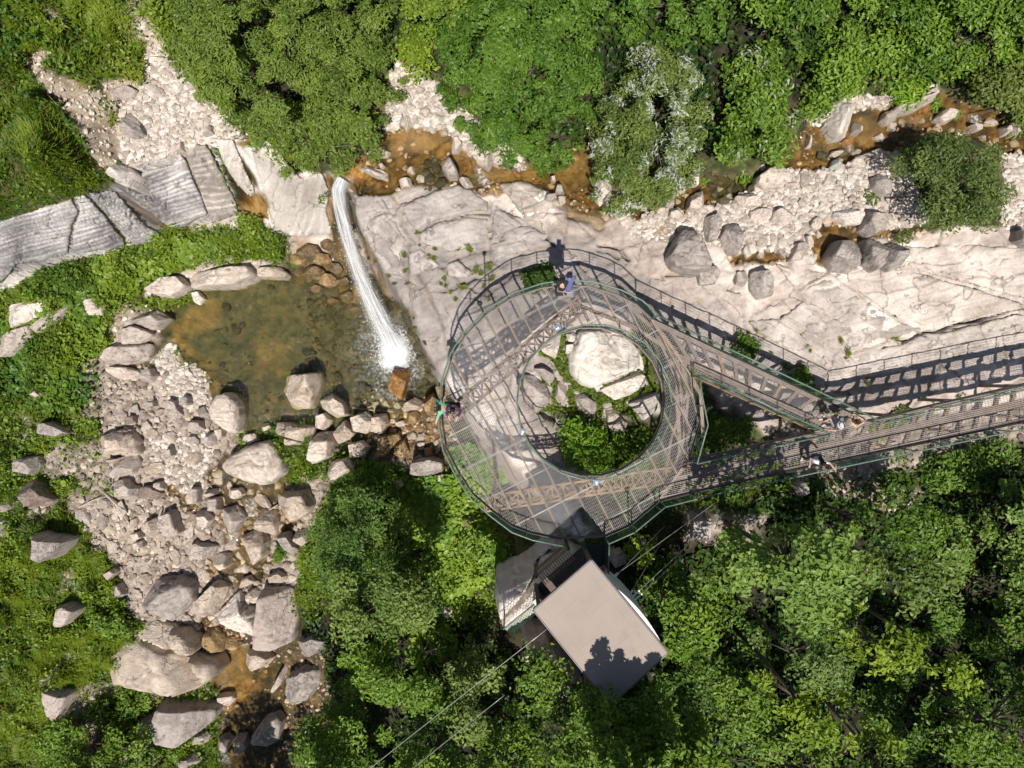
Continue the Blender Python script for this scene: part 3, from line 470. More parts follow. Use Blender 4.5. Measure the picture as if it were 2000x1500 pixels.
tag(put('pool_water', pm, M['pool']), kind='structure')
# ---------------- waterfall: three shells of falling water
def fall_mat():
    m, nt, ns, lk = newmat('falling_water'); u = N(nt, 'ShaderNodeAttribute', attribute_name='fu'); v = N(nt, 'ShaderNodeAttribute', attribute_name='fv'); e = N(nt, 'ShaderNodeAttribute', attribute_name='thin')
    cb = N(nt, 'ShaderNodeCombineXYZ'); mu = N(nt, 'ShaderNodeMath', operation='MULTIPLY'); mu.inputs[1].default_value = 7; lk.new(u.outputs['Fac'], mu.inputs[0]); lk.new(mu.outputs[0], cb.inputs[0]); lk.new(v.outputs['Fac'], cb.inputs[1])
    n = N(nt, 'ShaderNodeTexNoise'); n.inputs['Scale'].default_value = 2.2; n.inputs['Detail'].default_value = 7; n.inputs['Roughness'].default_value = .68; lk.new(cb.outputs[0], n.inputs['Vector'])
    r = N(nt, 'ShaderNodeMapRange'); r.inputs[1].default_value = .43; r.inputs[2].default_value = .60; lk.new(n.outputs['Fac'], r.inputs[0])
    mm = N(nt, 'ShaderNodeMath', operation='MULTIPLY'); lk.new(r.outputs[0], mm.inputs[0]); lk.new(e.outputs['Fac'], mm.inputs[1])
    d = N(nt, 'ShaderNodeBsdfPrincipled'); d.inputs['Base Color'].default_value = (.82, .84, .87, 1); d.inputs['Roughness'].default_value = .4
    t = N(nt, 'ShaderNodeBsdfTransparent'); mx = N(nt, 'ShaderNodeMixShader'); lk.new(mm.outputs[0], mx.inputs[0]); lk.new(t.outputs[0], mx.inputs[1]); lk.new(d.outputs[0], mx.inputs[2])
    o = N(nt, 'ShaderNodeOutputMaterial'); lk.new(mx.outputs[0], o.inputs[0]); return m
FP = [(668, 350, -3.85), (660, 372, -4.1), (664, 405, -4.75), (676, 455, -5.6), (693, 512, -6.9), (715, 570, -8.2), (742, 630, -9.3), (772, 684, -10.15)]
FW = [.32, .30, .29, .30, .36, .44, .54, .66]
fp = np.array([(*at(a, b, z), z) for a, b, z in FP]); tt = np.linspace(0, 1, 8); t2 = np.linspace(0, 1, 90)
cx_, cy_, cz_, cw_ = (np.interp(t2, tt, q) for q in (fp[:, 0], fp[:, 1], fp[:, 2], FW))
for a in (cx_, cy_, cz_, cw_):
    for _ in range(14): a[1:-1] = (a[:-2]+2*a[1:-1]+a[2:])/4
V, Fq, FU, FV, TH = [], [], [], [], []; nu = 22
for sh, (kw, up) in enumerate(((1.0, 0), (.5, .10), (.42, .2), (1.3, -.08), (.36, .16), (.3, .24))):
    b0 = len(V)
    for i, t in enumerate(t2):
        d = Vector((cx_[min(i+1, 89)]-cx_[max(i-1, 0)], cy_[min(i+1, 89)]-cy_[max(i-1, 0)], 0)).normalized(); n = Vector((-d.y, d.x, 0)); lat = (0, .34, -.36, 0, -.05, .5)[sh]*cw_[i]+.20*cw_[i]*(float(vnoise(t*5+sh*5, sh, seed=63))-.5)*2*(sh > 0)
        for k in range(nu):
            s = k/(nu-1)*2-1; q = Vector((cx_[i], cy_[i], cz_[i]))+n*lat+n*s*cw_[i]*kw*(1+.16*(float(vnoise(t*7+sh*9, s*1.5+4, seed=61))-.5)); q.z += up*(1-s*s)+.12*(1-s*s)+.05*(float(vnoise(t*20, s*4+sh*7, seed=62))-.5)
            V.append(q); FU.append(s*kw+sh*3.1); FV.append(t*3.2+sh*.7); TH.append((1-abs(s)**2.2)*(.98-.35*t)*(.8, 1, 1, .38, 1, .9)[sh]*(1-.25*max(0, t-.8)/.2))
    for i in range(89):
        for k in range(nu-1): a = b0+i*nu+k; Fq.append((a, a+1, a+nu+1, a+nu))
wf = mesh_np('waterfall', np.array([tuple(v) for v in V]), np.array(Fq), None, True, dict(fu=FU, fv=FV, thin=np.clip(TH, 0, 1)))
tag(put('waterfall', wf, fall_mat()), 'white waterfall pouring off the rock lip into the brown pool', 'waterfall')
# spray where it lands
M['spray'] = plain('water_spray', (.85, .86, .88), .5, var=.01)
q = RNG.normal(size=(2600, 3))*np.array((.40, .36, .22)); q[:, 2] = np.abs(q[:, 2]); q = q+np.array((*at(770, 682, -10.1), -10.15)); rr = RNG.uniform(.006, .02, 2600)
oct_ = np.array([(1, 0, 0), (0, 1, 0), (-1, 0, 0), (0, -1, 0), (0, 0, 1), (0, 0, -1)], float); of3 = np.array([(0, 1, 4), (1, 2, 4), (2, 3, 4), (3, 0, 4), (1, 0, 5), (2, 1, 5), (3, 2, 5), (0, 3, 5)])
tq = RNG.uniform(.25, 1, 2600)**.7*89; iq = tq.astype(int); q2 = np.stack([cx_[iq], cy_[iq], cz_[iq]], -1)+RNG.normal(size=(2600, 3))*np.array((.30, .22, .16))*(.35+tq/89)[:, None]; q = np.where((np.arange(2600) % 2 == 0)[:, None], q, q2)
sv = (q[:, None, :]+oct_[None]*rr[:, None, None]).reshape(-1, 3); sf = (of3[None]+6*np.arange(2600)[:, None, None]).reshape(-1, 3)
tag(put('water_spray', mesh_np('water_spray', sv, sf, None, True), M['spray']), kind='stuff')
# tile | colour | height m | blockiness | label | outline in tile units
BL = """C|dgrey|1.15|3|tall dark grey boulder, largest beside the pale slab north of the walkway|100,1280 200,1330 245,1440 235,1520 150,1540 30,1500 0,1440 50,1340
C|grey|.6|3|upright grey stone between the two dark boulders on the gravel bar|225,1210 300,1190 315,1240 280,1340 230,1355 215,1290
C|dgrey|.75|3|dark jagged grey boulder standing in white gravel|340,1240 410,1250 430,1330 400,1420 340,1420 310,1330
C|cream|.55|4|squarish cream boulder at the near end of the brown pool by the silver willow|140,1090 215,1055 222,1140 190,1175 120,1170
C|cream|.5|3|smooth cream boulder on the lower bank of the brown pool|395,1090 480,1075 520,1110 490,1160 420,1150
C|cream|.65|3|large rounded cream boulder tucked under the green tree by the brown pool|590,925 660,935 690,985 650,1050 570,1062 505,1030 510,985
C|cream|.35|3|low cream boulder behind the dark jagged boulder|470,1180 530,1160 590,1170 585,1230 520,1240 475,1225
C|cream|.5|3|domed cream boulder in the middle of the gravel bar|600,1180 660,1150 705,1185 715,1235 640,1262 600,1225
C|white|.5|3|long smooth whitish boulder beside the grey one on the amber pool edge|950,1180 1040,1162 1105,1190 1095,1245 1010,1250 945,1215
C|grey|.8|3|pale grey upright boulder between the whitish boulder and the round tree|1130,1165 1190,1170 1230,1230 1210,1290 1140,1318 1110,1270
C|cream|.4|2.5|egg shaped cream boulder at the top of the small amber pool|820,1220 850,1205 870,1230 862,1280 830,1292 805,1265
C|greycream|.45|3|greyish wedge boulder at the foot of the small amber pool|720,1360 770,1345 805,1385 760,1450 690,1455
C|cream|.35|2.5|small oval stone leaning on the greyish wedge boulder|775,1320 800,1310 825,1350 818,1382 790,1375
C|dgrey|1.0|3|broad dark grey boulder, biggest of the dark trio on the pale slab|960,1340 1060,1335 1090,1370 1085,1480 1030,1520 930,1500 908,1430
C|dgrey|.9|3|middle boulder of the dark trio on the pale slab|1120,1335 1190,1345 1218,1400 1195,1480 1150,1520 1100,1470
C|dgrey|.95|4|dark faceted end boulder of the dark trio, farthest from the big one|1225,1360 1290,1345 1322,1400 1310,1490 1240,1515 1205,1470
C|white|.8|3.5|white weathered rock jutting from the trees over the amber stream|970,560 1060,590 1050,660 1020,750 960,760 905,690 930,620
C|greycream|.5|4|long grey slab lying like a log below the bright fern|1285,590 1400,550 1500,480 1515,550 1400,610 1300,632
C|cream|.45|3|cream boulder in the upper stream past the grey log-like slab|1520,650 1560,605 1620,620 1600,670 1550,682
C|mint|.4|3|pale greenish boulder at the stream edge|950,885 985,870 1000,910 970,945 920,945
C|cream|.45|3.5|broad bright rock shelf between the stream and the round tree|1060,880 1200,825 1255,860 1245,945 1140,920 1050,910
C|grey|.6|3|grey boulder half shaded by the round tree|1150,990 1210,970 1265,1010 1270,1080 1200,1100 1150,1050
C|greycream|.45|3|greyish boulder at the foot of the fern bank|1230,620 1290,615 1300,660 1250,685 1218,660
C|cream|.3|3|cream stone beside the white rapid in the stream|940,835 975,832 985,855 960,868 935,855
C|cream|.3|3|cream oblong stone under the leaves at the bend of the stream|800,757 820,760 825,810 800,812
C|grey|.4|3.5|grey upright stone in midstream beside the white rock|1070,670 1095,690 1085,745 1055,735
C|cream|.3|3|flat oval cream stone above the round tree|1710,690 1760,688 1780,715 1730,730
C|cream|.35|3|pinkish stone at the far edge of the stream|1930,680 1960,685 1970,740 1945,757
C|cream|.35|3|pinkish rounded stone paired with a taller one at the far stream edge|1885,700 1920,695 1922,745 1895,750
C|dgrey|.7|3|dark boulder at the edge beyond the round tree|1950,1290 2010,1275 2040,1350 2000,1385 1945,1350
C|cream|.3|3|cream stone under the lower edge of the round tree|1310,1235 1360,1225 1392,1255 1340,1275
C|white|.35|3|pale stone at the foot of the silver willow|130,950 180,940 185,1030 150,1035
C|cream|.4|3|low cream boulder below the squarish one on the gravel bar|20,1180 70,1155 105,1190 80,1228 25,1222
C|greycream|.4|3|bluish cream boulder at the lower skirt of the silver willow|0,1075 35,1060 60,1110 45,1160 0,1150
B|greycream|.9|2|pointed pyramid boulder rising from the brown stream|650,865 705,960 690,990 640,990 600,925
B|cream|.25|3|cream stone isolated in the brown water near the waterfall lip|240,830 275,815 320,840 300,868 255,868
B|cream|.3|3|long low cream rock in the shallows just before the falls|150,900 220,930 300,955 305,1005 240,985 130,930
B|cream|.2|3|small round cream stone in the shallows near the falls|250,910 275,904 290,925 270,945
B|cream|.45|3.5|blocky cream stone between the stream and the pale gravel|670,775 700,770 725,805 700,840 660,840
B|cream|.4|3|round cream stone, first of three above the little rapid|810,850 845,845 860,880 840,922 800,900
B|greycream|.45|3|tilted oval stone in the middle of three above the little rapid|860,860 895,850 895,900 870,940 840,925
B|cream|.4|2.5|egg shaped cream stone with a dark shaded rim above the little rapid|905,875 940,868 955,900 930,925 892,910
B|cream|.4|3|angular cream stone on the gravel wedge between the two big trees|480,600 520,588 545,615 520,648 490,635
B|white|.4|4|flat white slab at the edge of the big willow|330,655 395,645 370,710 290,725
B|white|.35|4|white angular stone at the top of the gravel wedge|380,530 410,515 440,550 415,578 385,560
B|white|.35|3.5|white wedge stone by the willow edge|350,570 385,560 400,600 370,628 345,610
B|cream|.35|4|slanting white stone just below the flat white slab|400,650 430,640 440,690 405,728 395,690
B|greycream|.45|3|grey cream boulder standing at the lower bank of the amber pool|1250,1025 1285,1030 1296,1070 1270,1092 1240,1070
B|grey|.4|3|grey oval boulder left of the pale gravel near the slab joint|1190,1085 1235,1080 1250,1110 1220,1135 1180,1120
B|cream|.35|3|cream stone beside the grey oval boulder|1255,1100 1290,1095 1300,1125 1270,1142
B|cream|.3|3|small cream stone at the edge of the amber pool|1215,980 1240,980 1245,1008 1220,1010
B|white|.7|3|tall whitish boulder under the silver willow|1470,1000 1530,985 1560,1050 1500,1140 1455,1080
B|grey|.5|4|grey slanted slab leaning by the whitish willow boulder|1540,1075 1590,1100 1570,1150 1530,1168 1510,1120
B|cream|.35|3|low cream stone on the near bank below the willow|1790,1145 1840,1140 1860,1180 1810,1196
B|cream|.5|3|rounded cream boulder right before the white pebble bank|1880,1170 1930,1160 1962,1200 1920,1230 1875,1210
B|cream|.3|3|cream hump at the head of the smooth grey bedrock|365,1000 430,988 442,1040 380,1050
B|cream|.35|3|cream boulder beside the little white rapid|700,995 755,985 782,1030 740,1048
D|tan|1.3|5|flat topped tan block standing in the pool with dark damp spots|1600,740 1780,720 1795,780 1750,920 1630,930 1600,860 1577,825
D|cream|.9|3|big rounded cream boulder on the pool shore beyond the spotted block|1850,835 1930,890 1950,960 1880,975 1800,930 1780,880
D|cream|.6|3|round cream boulder below the big rounded shore boulder|1765,960 1820,945 1852,990 1820,1048 1760,1030
D|tan|.9|4|broken ledge slab on the pool shore in front of the spotted block|1545,1000 1755,1020 1750,1080 1720,1130 1600,1135 1600,1080 1530,1060
D|cream|1.0|3|tall cream boulder split by shadow in the shore heap|1770,1060 1840,1055 1860,1110 1850,1190 1760,1230 1720,1200 1740,1100
D|tan|.7|3.5|tan wedge boulder at the top of the shore heap|1920,990 1980,1060 1960,1090 1890,1120 1850,1065
D|cream|1.1|3|round boulder at the grassy foot of the shore heap|1860,1215 1930,1200 1980,1250 1970,1310 1900,1360 1840,1320 1830,1260
D|cream|1.3|2.6|largest smooth cream boulder, broad and domed, in the brook below the pool|1250,1240 1300,1180 1410,1120 1500,1095 1550,1130 1590,1220 1595,1285 1500,1350 1400,1330 1290,1285
D|cream|1.1|2.8|smooth shield shaped cream boulder at the pool's near shore|1220,845 1290,830 1345,890 1355,960 1345,1060 1290,1050 1200,1000 1178,930
D|cream|.5|3|cream stone wedged above the largest smooth boulder|1370,1065 1430,1058 1446,1100 1400,1132 1358,1115
D|cream|.35|3|small flat cream stone at the pool outlet|1460,1010 1500,1002 1522,1030 1480,1052
D|greycream|.6|3|rounded grey boulder between the ledges and the gravel spit|800,710 850,700 875,740 850,775 790,770
D|tan|.9|3.5|broad tan boulder in the rubble bank beside the grass|555,1080 660,1040 730,1040 770,1110 775,1180 700,1190 650,1230 560,1180
D|greycream|.8|3|rounded boulder leaning below the broad tan one in the rubble bank|670,1190 740,1175 770,1230 740,1290 660,1305 600,1290 640,1230
D|dgrey|.8|3|dark brownish boulder alone in the weeds at the far side of the pool bank|215,1010 290,995 350,1030 385,1060 320,1080 210,1050
D|grey|.8|3.5|smooth grey boulder in the grass above the brown slanted slab|110,1195 200,1190 215,1240 180,1290 110,1270
D|brown|.9|4|brown slanted slab lying in the grass|110,1300 200,1330 290,1440 270,1470 190,1465 110,1370
P|tan|1.1|5|flat square tan block beside the spreading green bush|543,965 600,957 615,985 605,1003 575,1018 545,985
D|greycream|.7|4|split pale block at the lower edge of the rubble bank|640,1330 700,1315 770,1370 760,1420 690,1430
D|brown|.6|4|dark brown block beside the split pale block|790,1360 860,1348 905,1400 860,1432 780,1425
D|greycream|.5|3|pale angular stone at the tip of the gravel spit|940,870 990,885 1020,960 980,992 935,950
D|grey|.5|2.5|small pointed grey stone on the gravel spit|1020,855 1060,850 1065,905 1005,905
D|greycream|.45|3|greyish flat stone near the shield shaped boulder|1060,990 1120,992 1140,1040 1080,1048 1045,1020
D|greycream|.5|3|grey stone between the spit and the shield shaped boulder|1100,930 1130,912 1152,950 1130,972 1090,960
D|grey|.5|3|leaning grey stone below the shield shaped boulder|1150,1060 1195,1055 1200,1110 1170,1135 1140,1100
D|cream|.5|3|cream stone touching the leaning grey stone|1210,1035 1245,1035 1250,1080 1220,1098
D|greycream|.5|3|pale stone in the gravel above the brook|925,1150 965,1145 975,1185 935,1192
D|brown|.45|3|reddish brown stone near the dark weed tuft|715,965 755,960 760,1005 710,1010
D|grey|.5|3|grey stone at the head of the rubble bank under the spit|840,880 868,878 870,910 838,912
D|greycream|.6|3|upright grey stone at the start of the stony rapids|1080,1362 1115,1365 1110,1450 1060,1455 1048,1410
D|cream|.4|3|flat cream stone below the largest smooth boulder|1270,1375 1340,1368 1366,1400 1320,1428 1265,1412
D|greycream|.4|3|grey flat stone above the first small cascade|1145,1380 1190,1374 1212,1400 1160,1418
D|cream|.5|3|cream round stone beside the dark brown block|865,1335 905,1332 915,1375 880,1392
D|greycream|.55|4|grey square block in the stony rapids|1155,1425 1220,1420 1228,1500 1160,1500
D|cream|.5|3|pale stone in the big leaved weeds|165,830 205,805 260,850 235,878 175,862
D|cream|.5|4|pinkish flat rock showing through the big leaved plants|470,320 560,298 585,350 560,400 480,412 455,370
D|cream|.8|4|long cream ledge along the upper pool shore|1020,180 1200,140 1400,125 1440,190 1320,245 1080,255
D|cream|.7|4|cracked cream ledge at the head of the pool beside the shaded overhang|800,260 930,190 1010,185 1065,245 960,305 870,290
D|tan|.6|5|thin layered ledge at the end of the upper pool shore|1445,140 1560,130 1612,170 1600,200 1450,195
D|greycream|.6|4|upper stepped ledge dipping into the pool|700,420 870,370 935,420 870,480 720,470
D|greycream|.6|4|middle stepped ledge dipping into the pool|640,500 760,460 850,510 780,560 660,570
D|greycream|.6|4|lower broad stepped ledge dipping into the pool|560,600 640,560 840,560 825,650 700,680 570,660
D|cream|.4|3|low pale ledge by the spit behind the rounded grey boulder|560,690 700,690 780,720 760,770 640,750
D|white|.4|3|small patch of white stones heaped in the pool shallows|1060,280 1110,265 1140,310 1110,345 1075,325
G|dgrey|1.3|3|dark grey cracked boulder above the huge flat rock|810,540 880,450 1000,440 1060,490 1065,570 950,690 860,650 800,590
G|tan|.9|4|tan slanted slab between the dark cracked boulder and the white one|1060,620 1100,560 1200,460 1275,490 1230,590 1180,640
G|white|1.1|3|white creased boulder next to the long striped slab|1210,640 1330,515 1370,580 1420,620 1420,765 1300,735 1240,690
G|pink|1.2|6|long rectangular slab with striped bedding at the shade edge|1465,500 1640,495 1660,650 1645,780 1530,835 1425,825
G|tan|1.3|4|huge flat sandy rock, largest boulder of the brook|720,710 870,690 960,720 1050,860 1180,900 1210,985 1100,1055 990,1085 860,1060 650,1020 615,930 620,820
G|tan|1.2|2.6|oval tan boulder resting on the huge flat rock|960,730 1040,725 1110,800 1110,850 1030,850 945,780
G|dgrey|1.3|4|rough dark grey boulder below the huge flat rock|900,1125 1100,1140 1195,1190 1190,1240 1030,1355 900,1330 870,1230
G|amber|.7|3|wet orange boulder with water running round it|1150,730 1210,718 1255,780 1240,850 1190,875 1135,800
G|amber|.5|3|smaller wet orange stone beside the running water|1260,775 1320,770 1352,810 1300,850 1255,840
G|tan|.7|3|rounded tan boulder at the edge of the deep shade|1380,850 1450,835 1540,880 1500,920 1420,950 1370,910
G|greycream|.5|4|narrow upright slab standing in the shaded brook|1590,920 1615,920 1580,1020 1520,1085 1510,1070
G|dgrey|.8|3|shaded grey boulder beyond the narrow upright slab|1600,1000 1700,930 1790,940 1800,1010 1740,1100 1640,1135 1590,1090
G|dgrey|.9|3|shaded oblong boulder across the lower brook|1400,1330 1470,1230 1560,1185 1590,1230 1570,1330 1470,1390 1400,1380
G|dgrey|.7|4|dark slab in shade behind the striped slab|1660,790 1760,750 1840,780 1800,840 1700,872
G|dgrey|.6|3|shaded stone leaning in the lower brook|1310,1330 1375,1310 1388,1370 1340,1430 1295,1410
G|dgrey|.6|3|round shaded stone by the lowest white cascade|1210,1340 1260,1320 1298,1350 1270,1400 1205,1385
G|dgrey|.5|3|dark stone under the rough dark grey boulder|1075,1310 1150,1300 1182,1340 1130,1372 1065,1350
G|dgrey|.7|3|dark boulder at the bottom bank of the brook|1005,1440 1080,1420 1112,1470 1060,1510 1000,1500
G|greycream|.7|3|greyish creased boulder in the stony rapids|1230,60 1310,40 1360,110 1300,195 1240,140
G|tan|.8|3.5|tan grooved boulder in the middle of the rapids|1330,215 1440,170 1490,230 1490,310 1400,375 1370,310
G|tan|.8|3|curved tan boulder above the grooved one|1450,60 1540,70 1550,130 1520,215 1430,160
G|cream|.6|3|bright cream boulder in the rapids|1100,70 1150,65 1185,115 1160,160 1110,135
G|cream|.7|4|small white square block in the brook|1180,330 1230,305 1270,310 1275,375 1225,400
G|greycream|.6|3|grey cream boulder beside the small white square block|1060,270 1100,235 1200,265 1190,310 1140,335 1060,310
G|greycream|.7|4|tan grey leaning block over the rapids' left bank|910,80 970,60 1005,190 950,210 895,130
G|tan|.6|3.5|tan wedge near the driftwood|810,130 870,100 890,170 840,222 798,190
G|cream|.4|3|pinkish stone below the driftwood|735,190 780,180 792,215 750,235
G|cream|.4|3|flat cream stone at the end of the driftwood|750,240 795,232 805,265 760,278
G|dgrey|.7|4|dark layered boulder beside the striped slab's grassy tuft|1545,200 1610,190 1670,280 1640,335 1580,260
G|grey|1.5|5|tall grey block in the grass casting a wide black shadow|225,180 385,230 360,275 300,335 210,290
G|greycream|.9|3.5|wedge shaped pale rock in the grass|320,600 390,575 455,610 380,700 330,700 310,640
G|pink|.9|3.5|triangular pinkish rock in the lower grass|265,1035 410,1080 340,1235 290,1180
G|greycream|.5|3|pale stone where the grass meets the rubble, above the dark bush|630,480 670,470 690,540 640,562 622,530
G|pink|.5|3|pinkish boulder at the edge of the upper grass|585,410 630,385 662,405 620,448 582,440
G|tan|.5|3|tan stone wedged above the white creased boulder|1340,450 1390,430 1412,470 1360,495 1330,480
G|cream|.5|4|cream flat stone against the long striped slab|1370,530 1420,500 1460,520 1450,570 1390,590
G|tan|.5|3|tan stone in the shadow gap above the striped slab|1490,430 1560,405 1605,430 1580,465 1500,470
G|cream|.4|3|bright cream rock in the brook below the huge flat rock|1215,1095 1300,1085 1312,1120 1270,1162 1225,1140
G|dgrey|.8|3|dark grey boulder at the very edge of the upper grass|0,120 60,110 80,160 50,222 0,215
G|greycream|.4|3|pale stone at the far edge beside the brown slanted slab|0,25 60,10 90,40 40,72 0,65
G|pink|.6|4|pinkish broken rock beside the rough dark grey boulder|700,1320 760,1240 840,1200 880,1260 800,1330
G|greycream|.6|3|grey rock beside the dark layered boulder at the shade edge|1650,180 1715,165 1732,230 1690,262 1640,230
E|orange|1.0|5|upright orange stained block at the foot of the waterfall|340,700 430,700 435,750 390,880 310,820
E|tan|.7|3.5|tan angular stone beside the orange stained block|400,890 460,858 505,890 480,935 390,940
E|amber|.9|3|ochre boulder under the edge of the circular platform|505,880 560,835 595,880 580,950 530,960
E|amber|.7|3|rounded ochre boulder half under the railing of the platform|575,800 630,778 672,820 650,860 590,860
E|cream|.7|3|cream split boulder in the heap below the waterfall|100,970 180,940 240,990 190,1065 120,1050
E|tan|.8|3.5|tan boulder with a deep black shadow in the waterfall heap|225,960 290,950 315,1000 280,1065 210,1050
E|cream|.7|3|cream boulder in the black shadowed hollow|90,1120 160,1105 205,1140 180,1198 100,1200
E|amber|.7|5|ochre slanted slab in the hollow beneath the platform edge|260,1080 370,1060 382,1090 300,1195 240,1190
E|amber|.6|3|ochre wedge stone beside the slanted slab|350,1110 400,1090 427,1170 390,1205 340,1180
E|amber|.5|3|ochre stone below the angular tan one|420,945 470,930 492,980 450,1018 410,1000
E|dgrey|.9|4|dark overhung block with a sunlit lower edge by the weeds|440,1215 540,1195 615,1215 622,1280 540,1300 430,1290
E|tan|.5|3|tan stone half hidden in the ferny weeds|340,1330 380,1318 402,1350 370,1368
E|cream|.4|3|cream stone under the rim of the platform|585,1295 612,1288 622,1320 590,1328
E|amber|.4|3|ochre square stone by the platform rim|508,1145 550,1140 556,1185 515,1192
R|white|.75|4|huge white flat boulder inside the circular platform|830,260 960,215 1040,240 1180,235 1320,290 1400,380 1480,480 1490,640 1300,760 1000,870 860,830 740,700 740,540
R|white|.6|4|white wedge split off the huge flat boulder inside the ring|1070,890 1300,775 1500,705 1560,750 1540,860 1400,950 1230,1005
R|grey|.7|4|broad grey boulder under the inner railing of the ring|230,720 330,740 480,850 530,960 500,1060 380,1150 240,1020 215,880
R|grey|.5|3|small grey boulder above the broad grey one inside the ring|350,660 450,655 560,720 580,790 540,865 400,730
R|greycream|.5|3.5|upright grey stone between moss seams inside the ring|590,810 650,800 705,880 690,1000 620,1042 580,980
R|grey|.55|3|rounded grey boulder touching the shrub shadow inside the ring|780,960 880,935 1020,1040 1030,1120 960,1150 860,1080
R|cream|.6|3|cream boulder beside the shrub inside the ring|1130,1120 1250,1105 1300,1190 1360,1260 1340,1350 1210,1380 1140,1260
R|white|.55|4|white block under the truss inside the ring|420,450 600,310 640,300 620,450 580,560 450,490
R|white|.4|4|small white square stone in the mossy seams inside the ring|700,290 760,265 805,300 790,380 720,370
R|white|.4|3|small white stone below the square one in the mossy seams|690,410 760,400 805,440 780,500 690,505
R|white|.7|4|white sloping rock crossed by railing shadows inside the ring|1370,1050 1600,950 1680,920 1690,1100 1540,1230 1420,1100
R|grey|.5|3|grey stone beside the shrub on the shaded side of the ring|570,1160 640,1128 705,1190 690,1270 600,1300
R|greycream|.5|4|pale pinkish rock crossed by railing shadow under the inner rail|390,1160 500,1150 560,1220 560,1310 440,1300
K|white|3.5|5|tall white craggy rock between the platform and the hut|910,450 950,420 1170,310 1200,270 1390,280 1390,370 1220,500 1180,560 1060,640 1000,700 930,650 905,560
K|grey|2.9|5|large shaded grey rock under the edge of the hut|1050,720 1190,720 1290,830 1400,960 1300,975 1150,900
K|dgrey|.9|3|dark rock in shade below the hut among saplings|1100,1010 1200,990 1340,1020 1350,1080 1200,1100
K|grey|.9|3|smooth grey rock beside the green gate railing|1550,290 1600,270 1640,300 1630,370 1580,390 1552,350
K|brown|.5|3.5|brown stone alone in the round leaved plants|735,130 765,105 805,130 795,155 740,158
K|cream|.6|3|pale stone under the cable beside the hut|1055,870 1090,850 1122,890 1100,922 1060,905
K|cream|.4|4|pale broken rock in the round leaved plants below the trees|600,600 640,565 680,600 720,620 690,655 620,660
K|cream|.4|3|small pale stone by the fern clump|275,95 300,100 328,135 300,138
F|grey|.6|4|squared grey boulder below the tallest dark boulder|165,140 270,125 295,170 270,230 190,235
F|grey|.7|3|grey boulder with shadowed notch on the cracked slab|480,160 560,140 600,200 600,290 520,310 475,250
F|grey|.4|3|low grey stone leaning on the notched boulder|390,160 450,155 468,200 440,240 395,230
F|grey|.8|3|grey rock below the walkway in the shade|700,1330 770,1325 790,1390 740,1420 690,1390
P|white|.7|4|pale outcrop at the far edge just below the grey cliff|0,600 40,590 90,570 130,540 120,580 70,620 20,640
P|greycream|.6|4|lower pale outcrop at the far edge in the big leaved plants|0,660 40,640 70,630 75,660 40,690 0,700
P|greycream|.5|4|thin dark fronted outcrop under the end of the grey cliff|60,640 110,600 140,590 120,630 80,655
A|white|.5|3|white stone at the crest of the grassy hump|105,520 130,503 170,525 175,550 135,558
A|white|.8|3|rounded pale boulder on top of the grey cliff|600,930 640,890 700,920 730,950 680,1020 620,1000 585,960
A|grey|.7|3.5|triangular grey boulder in the white scree|710,620 770,670 805,745 730,765 665,735
A|greycream|.5|4|pinkish outcrop under the weeds above the scree|590,500 680,470 760,500 700,545 640,550
A|cream|.4|3|flat cream stone at the lower lip of the scree|985,800 1020,798 1022,840 985,850
A|cream|.45|3.5|cream block at the edge of the rusty trickle|1140,720 1185,710 1190,745 1140,762
"""
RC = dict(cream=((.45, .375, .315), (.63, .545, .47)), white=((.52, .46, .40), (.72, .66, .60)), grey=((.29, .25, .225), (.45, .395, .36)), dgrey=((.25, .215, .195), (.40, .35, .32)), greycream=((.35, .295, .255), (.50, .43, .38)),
 tan=((.38, .305, .24), (.56, .47, .39)), pink=((.38, .31, .275), (.47, .40, .36)), brown=((.19, .14, .115), (.30, .235, .20)), orange=((.13, .06, .018), (.33, .165, .05)), amber=((.20, .13, .055), (.38, .26, .13)), wetbrown=((.07, .05, .025), (.19, .13, .065)), mint=((.42, .44, .38), (.52, .53, .46)))
def round_poly(P, n=44, it=2, k=.22):
    P = np.array(P, float)
    for _ in range(it): P = np.stack([(1-k)*P+k*np.roll(P, -1, 0), k*P+(1-k)*np.roll(P, -1, 0)], 1).reshape(-1, 2)
    return P
